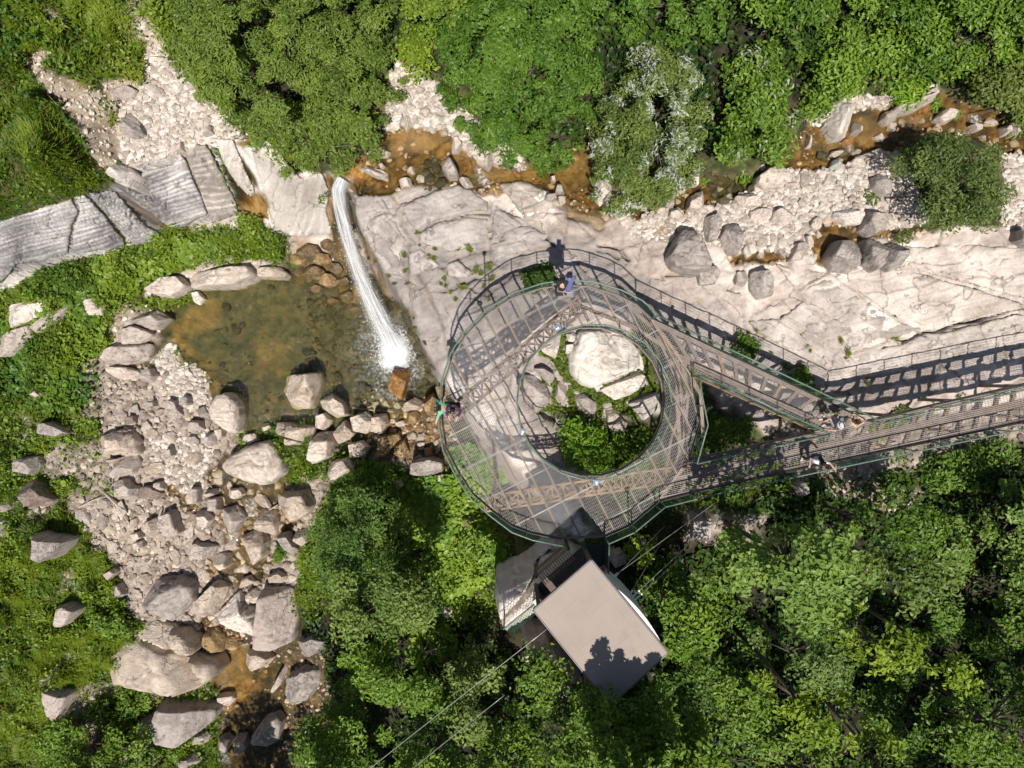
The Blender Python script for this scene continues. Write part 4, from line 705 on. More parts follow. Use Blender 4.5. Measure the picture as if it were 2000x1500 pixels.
def boulder_mesh(name, P, h, p, col, seed, base=-.5):
    """P: outline in metres round its own centre (its widest section); h height above ground; p: 2 dome .. 6 block"""
    r_ = np.random.default_rng(seed); P = np.asarray(P)*1.03; Q = round_poly(P, it=2 if p < 2.9 else 1, k=.16 if p < 2.9 else .06); p0 = p; p = p*1.35+.6; nt = 72; th = np.linspace(-np.pi, np.pi, nt, endpoint=False)
    # boundary radius by ray casting
    R = np.zeros(nt); A = Q; B = np.roll(Q, -1, 0); dx, dy = np.cos(th), np.sin(th)
    for (ax, ay), (bx, by) in zip(A, B):
        ex, ey = bx-ax, by-ay; D = dx*ey-dy*ex; ok = np.abs(D) > 1e-9; Ds = np.where(ok, D, 1)
        t = (ax*ey-ay*ex)/Ds; s = (ax*dy-ay*dx)/Ds; R = np.where(ok & (t > 0) & (s >= 0) & (s <= 1), np.maximum(R, t), R)
    size = R.mean(); nr = 20; rho = np.linspace(0, 1, nr)[1:]**.8
    V = [(0, 0, h)]; top = []
    tilt = r_.uniform(-.22, .22, 2)
    pl = [(r_.uniform(0, 2*np.pi), r_.uniform(.35, 1.1), r_.uniform(.62, .95)) for _ in range(5 if p < 5.6 else 1)]
    blocky = p0 >= 2.9
    if blocky:      # a split block: a tilted top plane cut by one plane for each edge of the outline, most steep, some slanting
        E0 = P; E1 = np.roll(P, -1, 0); ar_ = np.sum(E0[:, 0]*E1[:, 1]-E1[:, 0]*E0[:, 1]); sg = 1 if ar_ > 0 else -1; ed = E1-E0; ln_ = np.hypot(ed[:, 0], ed[:, 1])+1e-9
        nx_, ny_ = -ed[:, 1]/ln_*sg, ed[:, 0]/ln_*sg; slope = np.where(r_.random(len(P)) < (.30 if p0 < 4.5 else .08), r_.uniform(.5, 1.3, len(P)), r_.uniform(2.5, 7, len(P)))*h/size*1.1; slope = np.maximum(slope, .55)
        ca_ = r_.uniform(0, 6.28); cs_ = r_.uniform(.4, 1.0)*h/size; co_ = r_.uniform(.15, .5)
    for r in rho:
        x = R*r*dx; y = R*r*dy
        if blocky:
            z = h*(1+tilt[0]*1.1*x/size+tilt[1]*1.1*y/size)*np.ones(nt)
            for i in range(len(P)):
                d = (x-E0[i, 0])*nx_[i]+(y-E0[i, 1])*ny_[i]; q = np.maximum(d, 0)*slope[i]+.34*h; kk = .05*h; t_ = np.clip(.5+.5*(q-z)/kk, 0, 1); z2 = q*(1-t_)+z*t_-kk*t_*(1-t_); z = np.where(d > -.02*size, z2, z)
            d = x*np.cos(ca_)+y*np.sin(ca_); z = np.minimum(z, h*1.02-np.maximum(d-co_*size, 0)*cs_)
        else:
            z = h*(np.maximum(1-r**p, 0))**(1/p)*np.ones(nt)+h*(tilt[0]*x+tilt[1]*y)/size*(1-r**3)
        top.append(np.stack([x, y, np.maximum(z, 0)], -1))
    for r, zz in ((1.0, -.35*h), (.93, -.75*h+base*.3), (.8, -h*.8+base)): top.append(np.stack([R*r*dx, R*r*dy, np.full(nt, zz)], -1))
    V = np.concatenate([np.array([(0, 0, top[0][:, 2].mean())])]+top); m = len(top)
    Fa = []
    tri = [(0, 1+k, 1+(k+1) % nt, 0) for k in range(nt)]
    for i in range(m-1):
        for k in range(nt): a = 1+i*nt+k; b = 1+i*nt+(k+1) % nt; Fa.append((a, a+nt, b+nt, b))
    # relief: broad lumps, bedding and grain, pushed along the outward direction
    o = r_.uniform(0, 90, 3); f = 1.6/max(size, .15)
    nb = fbm(V[:, 0]+o[0], V[:, 1]+o[1], V[:, 2]+o[2], f=f*.9, o=3, seed=seed % 97)-.5; nf = fbm(V[:, 0]+o[1], V[:, 1]+o[2], V[:, 2]+o[0], f=f*4, o=4, seed=seed % 89)-.5
    dirv = V.copy(); lr = np.concatenate([[0], np.repeat(np.concatenate([rho, [1, 1, 1]]), nt)])**3; dirv[:, 0] *= lr; dirv[:, 1] *= lr; dirv[:, 2] = V[:, 2]*1.2+.15*h; dirv /= np.linalg.norm(dirv, axis=1, keepdims=True)+1e-9
    amp = min(size, .8)
    bed = ((V[:, 2]*1.0+V[:, 0]*tilt[0]*2+V[:, 1]*tilt[1]*2)/max(.09, h*.16)) % 1
    a3 = tilt*4; ck = np.abs(fbm(V[:, 0]*a3[1]*2+o[2], V[:, 1]*1.6+o[0], V[:, 2], f=f*.9, o=2, seed=seed % 71)-.5); ck = np.exp(-(ck/.018)**2)*(amp > .3)
    disp = nb*(.20 if p0 < 2.9 else .07)*amp+nf*(.20 if p0 < 2.9 else .13)*amp+(bed < .15)*-.045*amp-ck*.08*amp; disp[1+(nr-2)*nt:1+(nr-1)*nt] *= .6
    V = V+dirv*disp[:, None]
    c0, c1 = np.array(RC[col][0]), np.array(RC[col][1]); t = np.clip(.5+nb*1.8+nf*2.2+.25*(fbm(V[:, 0]+o[0], V[:, 1]+o[1], V[:, 2], f=7, o=3, seed=3)-.5), 0, 1)
    if col in ('orange', 'amber'): t = np.clip(t+.25*(np.clip(V[:, 2]/h, 0, 1)-.5), 0, 1)
    C_ = c0+(c1-c0)*t[:, None]; C_ = C_*(1-.35*ck)[:, None]
    li = np.clip((fbm(V[:, 0]+o[1], V[:, 1]+o[0], V[:, 2], f=3.5, o=4, seed=8)-.6)*9, 0, 1)*(.4 if col in ('grey', 'dgrey', 'greycream') else .15); C_ = C_*(1-li)[:, None]+np.array((.5, .47, .43))*li[:, None]
    me = bpy.data.meshes.new(name); faces = [t3[:3] for t3 in tri]+Fa
    me.from_pydata(V.tolist(), [], faces); me.polygons.foreach_set('use_smooth', [True]*len(faces))
    ca = me.attributes.new('Col', 'FLOAT_COLOR', 'POINT'); cc = np.ones((len(V), 4), np.float32); cc[:, :3] = C_; ca.data.foreach_set('color', cc.ravel())
    me.update(); return me
ROCKP = []   # pixel outlines taken by big rocks, so that strewn stones keep clear
def place_boulder(t, col, h, p, label, P, seed, name='boulder', group=None):
    P = np.array(P); cpx = P.mean(0); gx0, gy0, gz = [float(np.mean(v)) for v in ground_at(P[:, 0]*.5+cpx[0]*.5, P[:, 1]*.5+cpx[1]*.5, Zb)]
    h = h*(1.35 if gz < -8 else 1.0); zm = gz+.45*h; W_ = np.array([at(a, b, zm) for a, b in P]); c = W_.mean(0); W_ = W_-c
    zz = float(np.median(zat(c[0]+W_[:, 0]*.7, c[1]+W_[:, 1]*.7)))
    me = boulder_mesh(name, W_, h+max(0, gz-zz), p, col, seed); wet = col in ('orange', 'wetbrown')
    o = put(name, me, M['wetrock' if wet else 'rock'], None, (c[0], c[1], zz-.02)); ROCKP.append(P)
    return tag(o, label, 'boulder' if h > .5 else 'rock', group)
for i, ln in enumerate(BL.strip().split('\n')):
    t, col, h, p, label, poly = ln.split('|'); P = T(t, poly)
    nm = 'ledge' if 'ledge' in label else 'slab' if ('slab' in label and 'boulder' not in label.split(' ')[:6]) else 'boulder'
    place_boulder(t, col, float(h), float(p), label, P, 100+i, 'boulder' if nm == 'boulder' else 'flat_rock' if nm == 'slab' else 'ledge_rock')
for i, (a, b_, r) in enumerate(((603, 492, 20), (628, 506, 15), (655, 524, 13), (612, 532, 18), (641, 548, 16), (676, 578, 13), (692, 602, 13), (652, 588, 11), (582, 506, 15), (668, 548, 11), (640, 478, 12), (700, 560, 10), (712, 585, 9), (620, 565, 11))):
    r_ = np.random.default_rng(60+i); an = np.sort(r_.uniform(0, 6.28, 7)); an = np.linspace(0, 6.28, 7, endpoint=False)+r_.uniform(-.25, .25, 7)
    place_boulder('P', 'amber' if i in (1, 4, 8) else 'wetbrown', r*.02+.1, 3, 'wet brown rock in the shallow steps beside the foot of the waterfall', np.stack([a+np.cos(an)*r*1.25, b_+np.sin(an)*r*.85], -1), 700+i, 'boulder', 'wet brown rocks beside the foot of the waterfall')
# white painted marks on the grey slab, shaped like a 7 and a small o
b = MB(); q0, q1, q2, q3 = [Vector(tuple(float(v) for v in ground_at(np.array([u]), np.array([w])))) for u, w in ((1014, 471), (1020, 470), (1016, 478), (1025, 476))]; up = Vector((0, 0, .03)); b.bar(q0+up, q1+up, .025, .012); b.bar(q1+up, q2+up, .025, .012)
for k in range(8): A_ = [q3+up+Vector((math.cos(t)*.045, math.sin(t)*.045, 0)) for t in (k*.785, k*.785+.8)]; b.bar(A_[0], A_[1], .022, .012)
tag(b.build('painted_mark', plain('white_paint', (.75, .73, .70), .8, var=.03), None, tuple(q1)), 'small white mark like a 7 and an o on the grey slab above the ring', 'mark')
# ---------------- strewn stones: individual things up to about 290, the rest one mass
SHAPES = {}
def stone_shape(col, k):
    if (col, k) not in SHAPES:
        r_ = np.random.default_rng(900+k); n = r_.integers(5, 8); a = np.sort(r_.uniform(0, 2*np.pi, n)+0); a = np.linspace(0, 2*np.pi, n, endpoint=False)+r_.uniform(-.42, .42, n)
        n = int(n)-(k % 2); P = np.stack([np.cos(a[:n])*r_.uniform(.8, 1.15, n), np.sin(a[:n])*r_.uniform(.6, .95, n)], -1); SHAPES[(col, k)] = boulder_mesh('stone', P, r_.uniform(.6, 1.0), r_.uniform(3.2, 6.0), col, 900+k*7, -.2)
        SHAPES[(col, k)].materials.append(M['wetrock' if col == 'orange' else 'rock'])
    return SHAPES[(col, k)]
def near_rock(px, py, pad=2):
    for P in ROCKP:
        if P[:, 0].min()-pad < px < P[:, 0].max()+pad and P[:, 1].min()-pad < py < P[:, 1].max()+pad and poly_sd(P, np.array([px]), np.array([py]))[0] > -pad: return True
    return False
SZ = [  # zone
 ('P', '250,800 430,800 470,900 560,960 600,1040 540,1200 420,1250 300,1230 240,1100 150,1010 240,950', 75, (.22, .55), ('cream', 'tan', 'greycream', 'tan'), 'angular block tumbled down the stony slope below the pool', 'angular blocks on the stony slope below the pool'),
 ('P', '620,930 560,1140 480,1250 300,1240 250,1100 300,960 400,930', 46, (.14, .42), ('cream', 'tan', 'cream', 'tan', 'greycream'), 'pale stone in the stony rapids below the pool', 'stones in the stony rapids below the pool'),
 ('P', '210,720 330,790 420,820 460,900 380,1000 250,980 200,880', 40, (.12, .36), ('greycream', 'cream', 'tan'), 'small pale stone in the rubble bank beside the pool gravel', 'stones of the rubble bank beside the pool'),
 ('P', '640,790 760,780 860,800 880,880 800,900 700,880 640,960', 26, (.12, .28), ('tan', 'cream', 'amber'), 'stone in the boulder heap below the waterfall pool', 'stones in the heap below the waterfall pool'),
 ('P', '1180,390 1330,370 1480,370 1700,330 1750,440 1600,470 1480,500 1300,440', 52, (.12, .28), ('cream', 'white', 'cream', 'greycream'), 'whitish stone on the white gravel bar by the upper stream', 'stones on the gravel bar by the upper stream'),
 ('P', '770,170 830,160 930,240 960,300 880,270 760,250', 20, (.12, .24), ('cream', 'white'), 'whitish stone in the gravel wedge between the two big trees', 'stones in the gravel wedge between the two big trees'),
 ('P', '1570,250 1650,230 1800,190 1900,230 2000,260 2000,300 1800,260 1640,320', 22, (.12, .25), ('cream', 'greycream', 'orange'), 'wet edged stone in the amber upper stream', 'stones in the amber upper stream'),
 ('P', '700,300 900,280 1150,330 1180,410 1080,400 900,365 700,380', 16, (.10, .22), ('cream', 'orange', 'cream'), 'small stone in the brown shallows above the falls', 'stones in the brown shallows above the falls')]
RS = random.Random(3); PLACED = []
for t, poly, n, (r0, r1), cols, label, group in SZ:
    P = np.array(T(t, poly)); lo, hi = P.min(0), P.max(0); k = 0; tries = 0; pos = []
    while k < n and tries < 4000:
        tries += 1; x, y = RS.uniform(lo[0], hi[0]), RS.uniform(lo[1], hi[1])
        if poly_sd(P, np.array([x]), np.array([y]))[0] < 0: continue
        r = r0+(r1-r0)*RS.random()**2.2; rp = r*F/30
        if near_rock(x, y, rp*.7) or any((x-a)**2+(y-b)**2 < ((rp+c)*.85)**2 for a, b, c in pos): continue
        pos.append((x, y, rp)); k += 1
        gx0, gy0, gz = (float(v) for v in ground_at(np.array([x]), np.array([y])))
        o = bpy.data.objects.new('stone', stone_shape(RS.choice(cols), RS.randrange(8))); COL.objects.link(o)
        o.location = (gx0, gy0, gz-.05*r); o.rotation_euler = (RS.uniform(-.4, .4), RS.uniform(-.4, .4), RS.uniform(0, 6.28)); s = r
        o.scale = (s*RS.uniform(.9, 1.3), s*RS.uniform(.8, 1.1), s*RS.uniform(.7, 1.1)); tag(o, label, 'stone', group)
# pebbles: one mass
ico = np.array([(0, 0, 1), (0, 0, -1)]+[(math.cos(a)*.9, math.sin(a)*.9, .42) for a in np.linspace(0, 6.283, 5, endpoint=False)]+[(math.cos(a+.628)*.9, math.sin(a+.628)*.9, -.42) for a in np.linspace(0, 6.283, 5, endpoint=False)])
icf = np.array([(0, 2+i, 2+(i+1) % 5) for i in range(5)]+[(2+i, 7+i, 2+(i+1) % 5) for i in range(5)]+[(7+i, 7+(i+1) % 5, 2+(i+1) % 5) for i in range(5)]+[(1, 7+(i+1) % 5, 7+i) for i in range(5)])
PB = []
def strew(weight, n, r0, r1, c0, c1, seed, pw=3.0):
    r_ = np.random.default_rng(seed); w = (weight*inner).ravel()*np.gradient(gx)[None, :].repeat(NY, 0).ravel(); c = np.cumsum(w); k = np.searchsorted(c, r_.uniform(0, c[-1], n)); k = np.clip(k, 0, NX*NY-1)
    x = X.ravel()[k]+r_.uniform(-.5, .5, n)*GS; y = Y.ravel()[k]+r_.uniform(-.5, .5, n)*GS; r = r0+(r1-r0)*r_.random(n)**pw
    sc = r[:, None, None]*r_.uniform(.6, 1.3, (n, 1, 3)); v = ico[None]*sc*r_.uniform(.75, 1.2, (n, 12, 1)); a = r_.uniform(0, 6.28, n); ca, sa = np.cos(a)[:, None], np.sin(a)[:, None]
    v = np.stack([v[..., 0]*ca-v[..., 1]*sa, v[..., 0]*sa+v[..., 1]*ca, v[..., 2]*.75], -1); v[..., 0] += x[:, None]; v[..., 1] += y[:, None]; v[..., 2] += (zat(x, y)+r*.15)[:, None]
    t = r_.random((n, 1)); col = (np.array(c0)+(np.array(c1)-np.array(c0))*t)*r_.uniform(.85, 1.12, (n, 1)); PB.append((v.reshape(-1, 3), np.repeat(col, 12, 0)))
strew(K['gravel'], 15000, .03, .17, (.30, .255, .215), (.62, .55, .485), 1)
strew(K['gravel2'], 5500, .02, .2, (.15, .12, .095), (.48, .405, .34), 2, 4.0)
strew(K['orange']*(1-ws*.92)+K['wet_or_shade']*.3*(Y < 2)*(1-ws*.8), 1900, .03, .15, (.2, .1, .03), (.55, .45, .34), 3)
strew(K['olive']*((PX > 600)+.06), 800, .05, .30, (.035, .032, .015), (.11, .09, .045), 6, 2.5)
strew(K['soil']+.3*K['cream']*(X < -8), 1800, .03, .12, (.40, .34, .27), (.6, .53, .45), 4)
strew(K['green']*((X < -6) & (Y < -2) & (Y > -14)), 500, .03, .14, (.40, .34, .3), (.6, .55, .5), 5)
v = np.concatenate([p[0] for p in PB]); c = np.concatenate([p[1] for p in PB]); n = len(v)//12
tag(put('gravel', mesh_np('gravel', v, (icf[None]+12*np.arange(n)[:, None, None]).reshape(-1, 3), c, False), M['pebble']), kind='stuff')
# driftwood
for pts_, lab, r in (([(205, 958), (232, 985), (257, 1022)], 'bleached driftwood pole lying across the pebbles, longest one', .07), ([(158, 990), (188, 975), (216, 968)], 'short driftwood stick beside the long pole', .045), ([(690, 796), (730, 801), (768, 803)], 'driftwood stick caught in the boulder heap below the falls', .05), ([(545, 985), (522, 998), (505, 1005)], 'thin driftwood stick beside the flat square block', .04), ([(388, 925), (408, 943), (425, 960)], 'forked twig lying over the brook edge', .035), ([(320, 990), (312, 1015), (300, 1040)], 'grey driftwood branch along the left side of the rapids', .06), ([(700, 806), (716, 798), (735, 790)], 'crooked twig beside the driftwood stick below the falls', .03), ([(195, 1040), (215, 1055), (232, 1070)], 'thin grey stick on the tan pebbles above the dark cracked boulder', .04)):
    b = MB(); pp = []
    for i, (a, c_) in enumerate(pts_):
        x, y, z = (float(q) for q in ground_at(np.array([a]), np.array([c_]))); pp.append(Vector((x, y, z+r+.12)))
    b.tube(pp, [r, r*.85, r*.5], 7); m_ = pp[1]; b.tube([m_, m_+(pp[2]-pp[1])*.4+Vector((.18, .12, .1))], [r*.5, r*.2], 5)
    tag(b.build('driftwood', M['dead'], None, tuple(pp[0]), True), lab, 'driftwood')
TILE['W'] = (650, 260, .307)
# slabs of bedrock parted by open joints: tile | tone | lift m | bedding angle deg, spacing px, step m | label | outline
SL = """A|slab|.16|15,8,.10|leftmost slab of the grey cliff with straight bedding lines|-60,1255 140,1190 260,1155 400,1105 440,1180 400,1260 380,1420 250,1450 100,1480 0,1590 -100,1620
A|slab|.20|15,7,.12|second slab of the grey cliff between two slanting joints|410,1100 470,1085 560,1170 640,1280 690,1330 700,1380 560,1400 400,1415 415,1260 450,1180
A|slab|.14|15,8,.10|narrow slab of the grey cliff beside the brown gully|490,1080 600,1060 640,1070 720,1150 820,1260 890,1300 880,1370 760,1375 705,1330 650,1260 560,1160
A|slab|.18|15,8,.10|broad smooth slab of the grey cliff above the gully|715,1005 800,955 960,915 1010,865 1040,900 1080,1000 1130,1110 1150,1200 1060,1250 960,1290 925,1255 820,1170 700,1060
A|greycream|.22|12,12,.12|pale blocky slab of the cliff next to the dark wet cleft|1030,850 1090,810 1150,800 1190,880 1260,1010 1320,1130 1330,1190 1180,1250 1160,1180 1120,1080 1070,950
A|white|.2|80,16,.10|pale rib of rock between the two dark wet clefts|1190,770 1300,780 1330,850 1370,960 1430,1080 1400,1090 1330,1030 1250,920
A|white|.3|75,20,.12|large white buttress under the willow beside the waterfall|1390,790 1490,765 1560,850 1680,1000 1790,960 1840,1060 1820,1180 1850,1300 1700,1325 1600,1310 1520,1240 1490,1130 1440,960
W|grey|.16|-50,30,.05|smooth grey slab right beside the waterfall|100,425 220,390 290,405 330,430 360,490 240,535 225,600 300,740 440,925 340,940 215,700 140,560
W|grey|.20|20,26,.05|wide grey slab along the brown shallows above the falls|440,465 620,380 790,330 880,365 990,440 1000,495 850,502 720,540 600,582 530,625 475,560
W|grey|.14|18,30,.05|middle grey slab crossed by a long curved joint|550,640 600,605 850,525 990,550 990,685 880,722 780,760 640,722 550,690
W|greycream|.12|-50,24,.05|narrow grey slab between two curved joints near the falls|255,550 335,508 400,565 440,645 465,690 425,770 450,930 310,745 245,610
W|grey|.18|-35,26,.05|three sided grey slab below the cream one|1030,490 1100,508 1220,578 1060,648 1015,680 1010,600
W|grey|.15|15,28,.06|grey slab whose edge carries the shadow of the ring railing|1070,690 1270,610 1390,645 1290,735 1100,785 1020,820 1010,705
W|grey|.13|20,24,.05|broken grey slab with weeds along its rim|490,765 560,738 640,805 690,848 530,902 488,925
W|grey|.22|-40,22,.05|darker squarish slab tilted above the ring rail|728,830 800,806 890,878 855,922 728,905
W|cream|.22|25,24,.06|cream hollowed slab between the rapid and the amber pool|1055,330 1190,300 1300,340 1420,390 1400,470 1320,560 1240,565 1130,430
F|cream|.12|20,26,.05|pale angular slab at the foot of the dark boulder trio|615,115 700,135 890,155 875,180 740,245 690,225
F|greycream|.14|16,24,.06|broad slab with wavy white streaks in the middle of the right hand rock|910,175 1000,240 1190,385 1280,440 1480,482 1290,532 1030,600 960,500 810,285 770,270
F|cream|.18|14,26,.07|long pale slab on the upper side of the great diagonal crack|1000,120 1340,145 1700,245 2040,350 1700,425 1500,472 1300,428 1210,370 1020,222
F|greycream|.10|14,28,.06|long smooth slab between the great diagonal crack and the railing shadow|1045,630 1290,568 1500,508 1700,458 2080,372 2080,560 1620,660 1220,735 1040,765 970,700
F|greycream|.13|-30,24,.05|cracked slab right beside the diagonal walkway's shadow|455,430 640,415 780,310 945,515 1010,620 990,770 860,690 510,500
F|cream|.12|-40,24,.05|small pale slab under the notched grey boulder|190,250 425,270 435,410 335,325
F|cream|.16|10,30,.07|pale rounded slab at the edge of the picture under the round tree|1330,20 1700,10 2080,30 2080,330 1710,232 1350,138
"""
TONE = dict(slab=((.20, .185, .19), (.37, .345, .345), (.60, .57, .55)), white=((.44, .385, .335), (.58, .52, .46), (.70, .645, .585)), grey=((.24, .21, .195), (.345, .305, .28), (.46, .41, .38)), greycream=((.26, .225, .20), (.38, .335, .30), (.53, .475, .43)), cream=((.33, .28, .24), (.48, .415, .365), (.62, .55, .49)))
def rock_slab(t, tone, lift, bed, label, P, seed, sp=2.0):
    P = np.array(P); lo, hi = P.min(0)-6, P.max(0)+6; gx_, gy_ = np.meshgrid(np.arange(lo[0], hi[0], sp), np.arange(lo[1], hi[1], sp)); s = seed*3.7
    wx = gx_+7*(fbm(gx_*.05+s, gy_*.05, f=1, o=4, seed=31)-.5); wy = gy_+7*(fbm(gx_*.05, gy_*.05+s, f=1, o=4, seed=33)-.5); sd = poly_sd(P, wx, wy); ok = sd > -1.6*sp
    an, step, amp = bed; an = math.radians(an); u = gx_*math.cos(an)-gy_*math.sin(an); v = gx_*math.sin(an)+gy_*math.cos(an)
    px, py = gx_[ok], gy_[ok]; _, _, z0 = ground_at(px, py, ZS); z = np.zeros(gx_.shape); z[ok] = z0
    wob = fbm(u*.012+s, v*.03, f=1, o=4, seed=35); q = v/step+(wob-.5)*2.4; fr = q-np.floor(q); hq = _hash(np.floor(q), np.full(q.shape, seed), np.zeros(q.shape), 5)
    rel = amp*(sstep(.0, .22, fr)-fr)*(.4+1.2*hq)+.10*(fbm(gx_*.04+s, gy_*.04, f=1, o=4, seed=37)-.5)+.045*(fbm(gx_*.22, gy_*.22+s, f=1, o=3, seed=38)-.5)
    cr_ = np.abs(fbm(gx_*.018+s, gy_*.018-s, f=1, o=4, seed=39)-.5); cr_ = np.exp(-(cr_/.010)**2); rel = rel-.07*cr_
    z = z+lift+rel-.09*np.exp(-np.maximum(sd, 0)/2.5)-np.where(sd < 0, .45, 0)
    wx_, wy_ = at(px, py, z[ok]); V = np.stack([wx_, wy_, z[ok]], -1); idx_ = np.full(gx_.shape, -1); idx_[ok] = np.arange(ok.sum())
    f = np.stack([idx_[:-1, :-1], idx_[1:, :-1], idx_[1:, 1:], idx_[:-1, 1:]], -1).reshape(-1, 4); f = f[(f >= 0).all(1)]
    str_ = fbm(u*.02+s, v*.55, f=1, o=4, seed=41, g=.65); blo = fbm(gx_*.02-s, gy_*.02, f=1, o=5, seed=43); fin = fbm(gx_*.3, gy_*.3+s, f=1, o=2, seed=44)
    k = 1.15 if tone == 'slab' else .7; c = ramp(np.clip(.5+(str_-.5)*k+(blo-.5)*1.9+(fin-.5)*.45+(hq-.5)*.12, 0, 1)[ok], *TONE[tone])
    li = sstep(.60, .70, fbm(gx_*.09+s, gy_*.09, f=1, o=4, seed=46))[ok]*.35; c = c*(1-li)[:, None]+np.array((.56, .52, .48))*li[:, None]
    mo = (np.exp(-np.maximum(sd, 0)/4)*sstep(.52, .62, fbm(gx_*.03, gy_*.03-s, f=1, o=3, seed=48)))[ok]*.75; c = c*(1-mo)[:, None]+np.array((.17, .16, .06))*mo[:, None]
    c = c*(1-.5*cr_[ok])[:, None]
    o0 = V.mean(0); me = mesh_np('bedrock_plate', V-o0, f, c, True); return tag(put('bedrock_plate', me, M['slabrock'], None, tuple(o0)), label, 'rock slab')
M['slabrock'] = attr_mat('slab_stone', .9, 7, 34, .20, .45)
ZS = blur(np.where(inner, Zb, Zb), 2)
for i, ln in enumerate(SL.strip().split('\n')):
    t, tone, lift, bed, label, poly = ln.split('|'); rock_slab(t, tone, float(lift), tuple(float(q) for q in bed.split(',')), label, T(t, poly), 11+i)
def leaves(pos, nrm, L, Wd, col, rng, jit=.5):
    """one diamond leaf per row: pos n x 3, nrm n x 3, lengths, widths, colours"""
    n = len(pos); nr = nrm+rng.normal(size=(n, 3))*jit; nr /= np.linalg.norm(nr, axis=1, keepdims=True)+1e-9
    a = rng.normal(size=(n, 3)); u = np.cross(nr, a); u /= np.linalg.norm(u, axis=1, keepdims=True)+1e-9; w = np.cross(nr, u)
    L = np.broadcast_to(L, (n,))[:, None]*.5; Wd = np.broadcast_to(Wd, (n,))[:, None]*.5
    v = np.stack([pos-u*L, pos-w*Wd-u*L*.1+nr*L*.12, pos+u*L, pos+w*Wd-u*L*.1+nr*L*.12], 1)
    return v.reshape(-1, 3), np.repeat(col, 4, 0)
def quads(n): return np.arange(n*4).reshape(n, 4)
def in_poly(P, n, rng):
    P = np.asarray(P); lo, hi = P.min(0), P.max(0); out = []; c = 0
    while c < n:
        q = rng.uniform(lo, hi, (max(200, n*2), 2)); q = q[poly_sd(P, q[:, 0], q[:, 1]) > 0]; out.append(q); c += len(q)
    return np.concatenate(out)[:n]
def crown_mesh(name, P, z0, z1, rng, leaf=(.15, .07), cover=3.2, rc=(.35, .7), c0=(.05, .09, .02), c1=(.10, .15, .03), gap=.15, hi=None, under=.5, spiky=0., flat=.55):
    """P: outline in metres; z0 skirt height, z1 top. Leaf clumps fill a domed volume whose top is lumpy; gaps where no clump falls"""
    P = np.asarray(P); A = .5*abs(np.sum(P[:, 0]*np.roll(P[:, 1], -1)-P[:, 1]*np.roll(P[:, 0], -1))); wid = math.sqrt(A)
    nc = int(A/(np.mean(rc)**2*3.14)*2.6)+4
    q = in_poly(P, nc, rng); d = poly_sd(P, q[:, 0], q[:, 1]); s = rng.uniform(0, 50)
    lump = fbm(q[:, 0]+s, q[:, 1], f=.7, o=3, seed=71); dome = 1-np.exp(-np.maximum(d, 0)/(.28*wid*.6+.2))
    zc = z0+(z1-z0)*np.clip(dome*1.05+.9*(lump-.5), 0, 1.15); deep = rng.random(nc) < under; zc = np.where(deep, zc-rng.uniform(.3, 1.0, nc)*(z1-z0)*.6, zc)
    keep = (fbm(q[:, 0]+s*2, q[:, 1]+9, f=.9, o=2, seed=72) > gap) | deep; q, zc, d = q[keep], zc[keep], d[keep]; nc = len(q)
    r = rng.uniform(rc[0], rc[1], nc); r = np.minimum(r, np.maximum(d*1.0+.12, .18))
    ar = leaf[0]*leaf[1]*.5; nl = np.maximum(6, (cover/2.6*1.3*3.14*r*r/ar)).astype(int); k = np.repeat(np.arange(nc), nl); n = len(k)
    u = rng.normal(size=(n, 3)); u[:, 2] = np.abs(u[:, 2])*.9-.15; u /= np.linalg.norm(u, axis=1, keepdims=True)
    rad = r[k]*(.3+.85*rng.random(n)**.8)
    if spiky: az = np.arctan2(u[:, 1], u[:, 0]); ph = rng.uniform(0, 6.28, nc)[k]; rad = rad*(1-spiky*.5+spiky*np.abs(np.cos(az*2.5+ph)))
    pos = np.stack([q[k, 0]+u[:, 0]*rad, q[k, 1]+u[:, 1]*rad, zc[k]+u[:, 2]*rad*flat], -1)
    nrm = u*.55+np.array((0, -.05, .75)); t = np.clip(.5+rng.normal(size=n)*.28+(rng.random(nc)[k]-.5)*.8, 0, 1)[:, None]
    col = np.array(c0)+(np.array(c1)-np.array(c0))*t
    if hi is not None:
        hc, hf, fq = hi; sel = (fbm(pos[:, 0]+3, pos[:, 1]+s, f=fq, o=3, seed=73) > hf) & (rng.random(n) < .45); col = np.where(sel[:, None], np.array(hc)*(.8+.4*rng.random((n, 1))), col)
    v, c = leaves(pos, nrm, leaf[0]*rng.uniform(.7, 1.35, n), leaf[1]*rng.uniform(.7, 1.3, n), col, rng)
    return v, c, q, zc
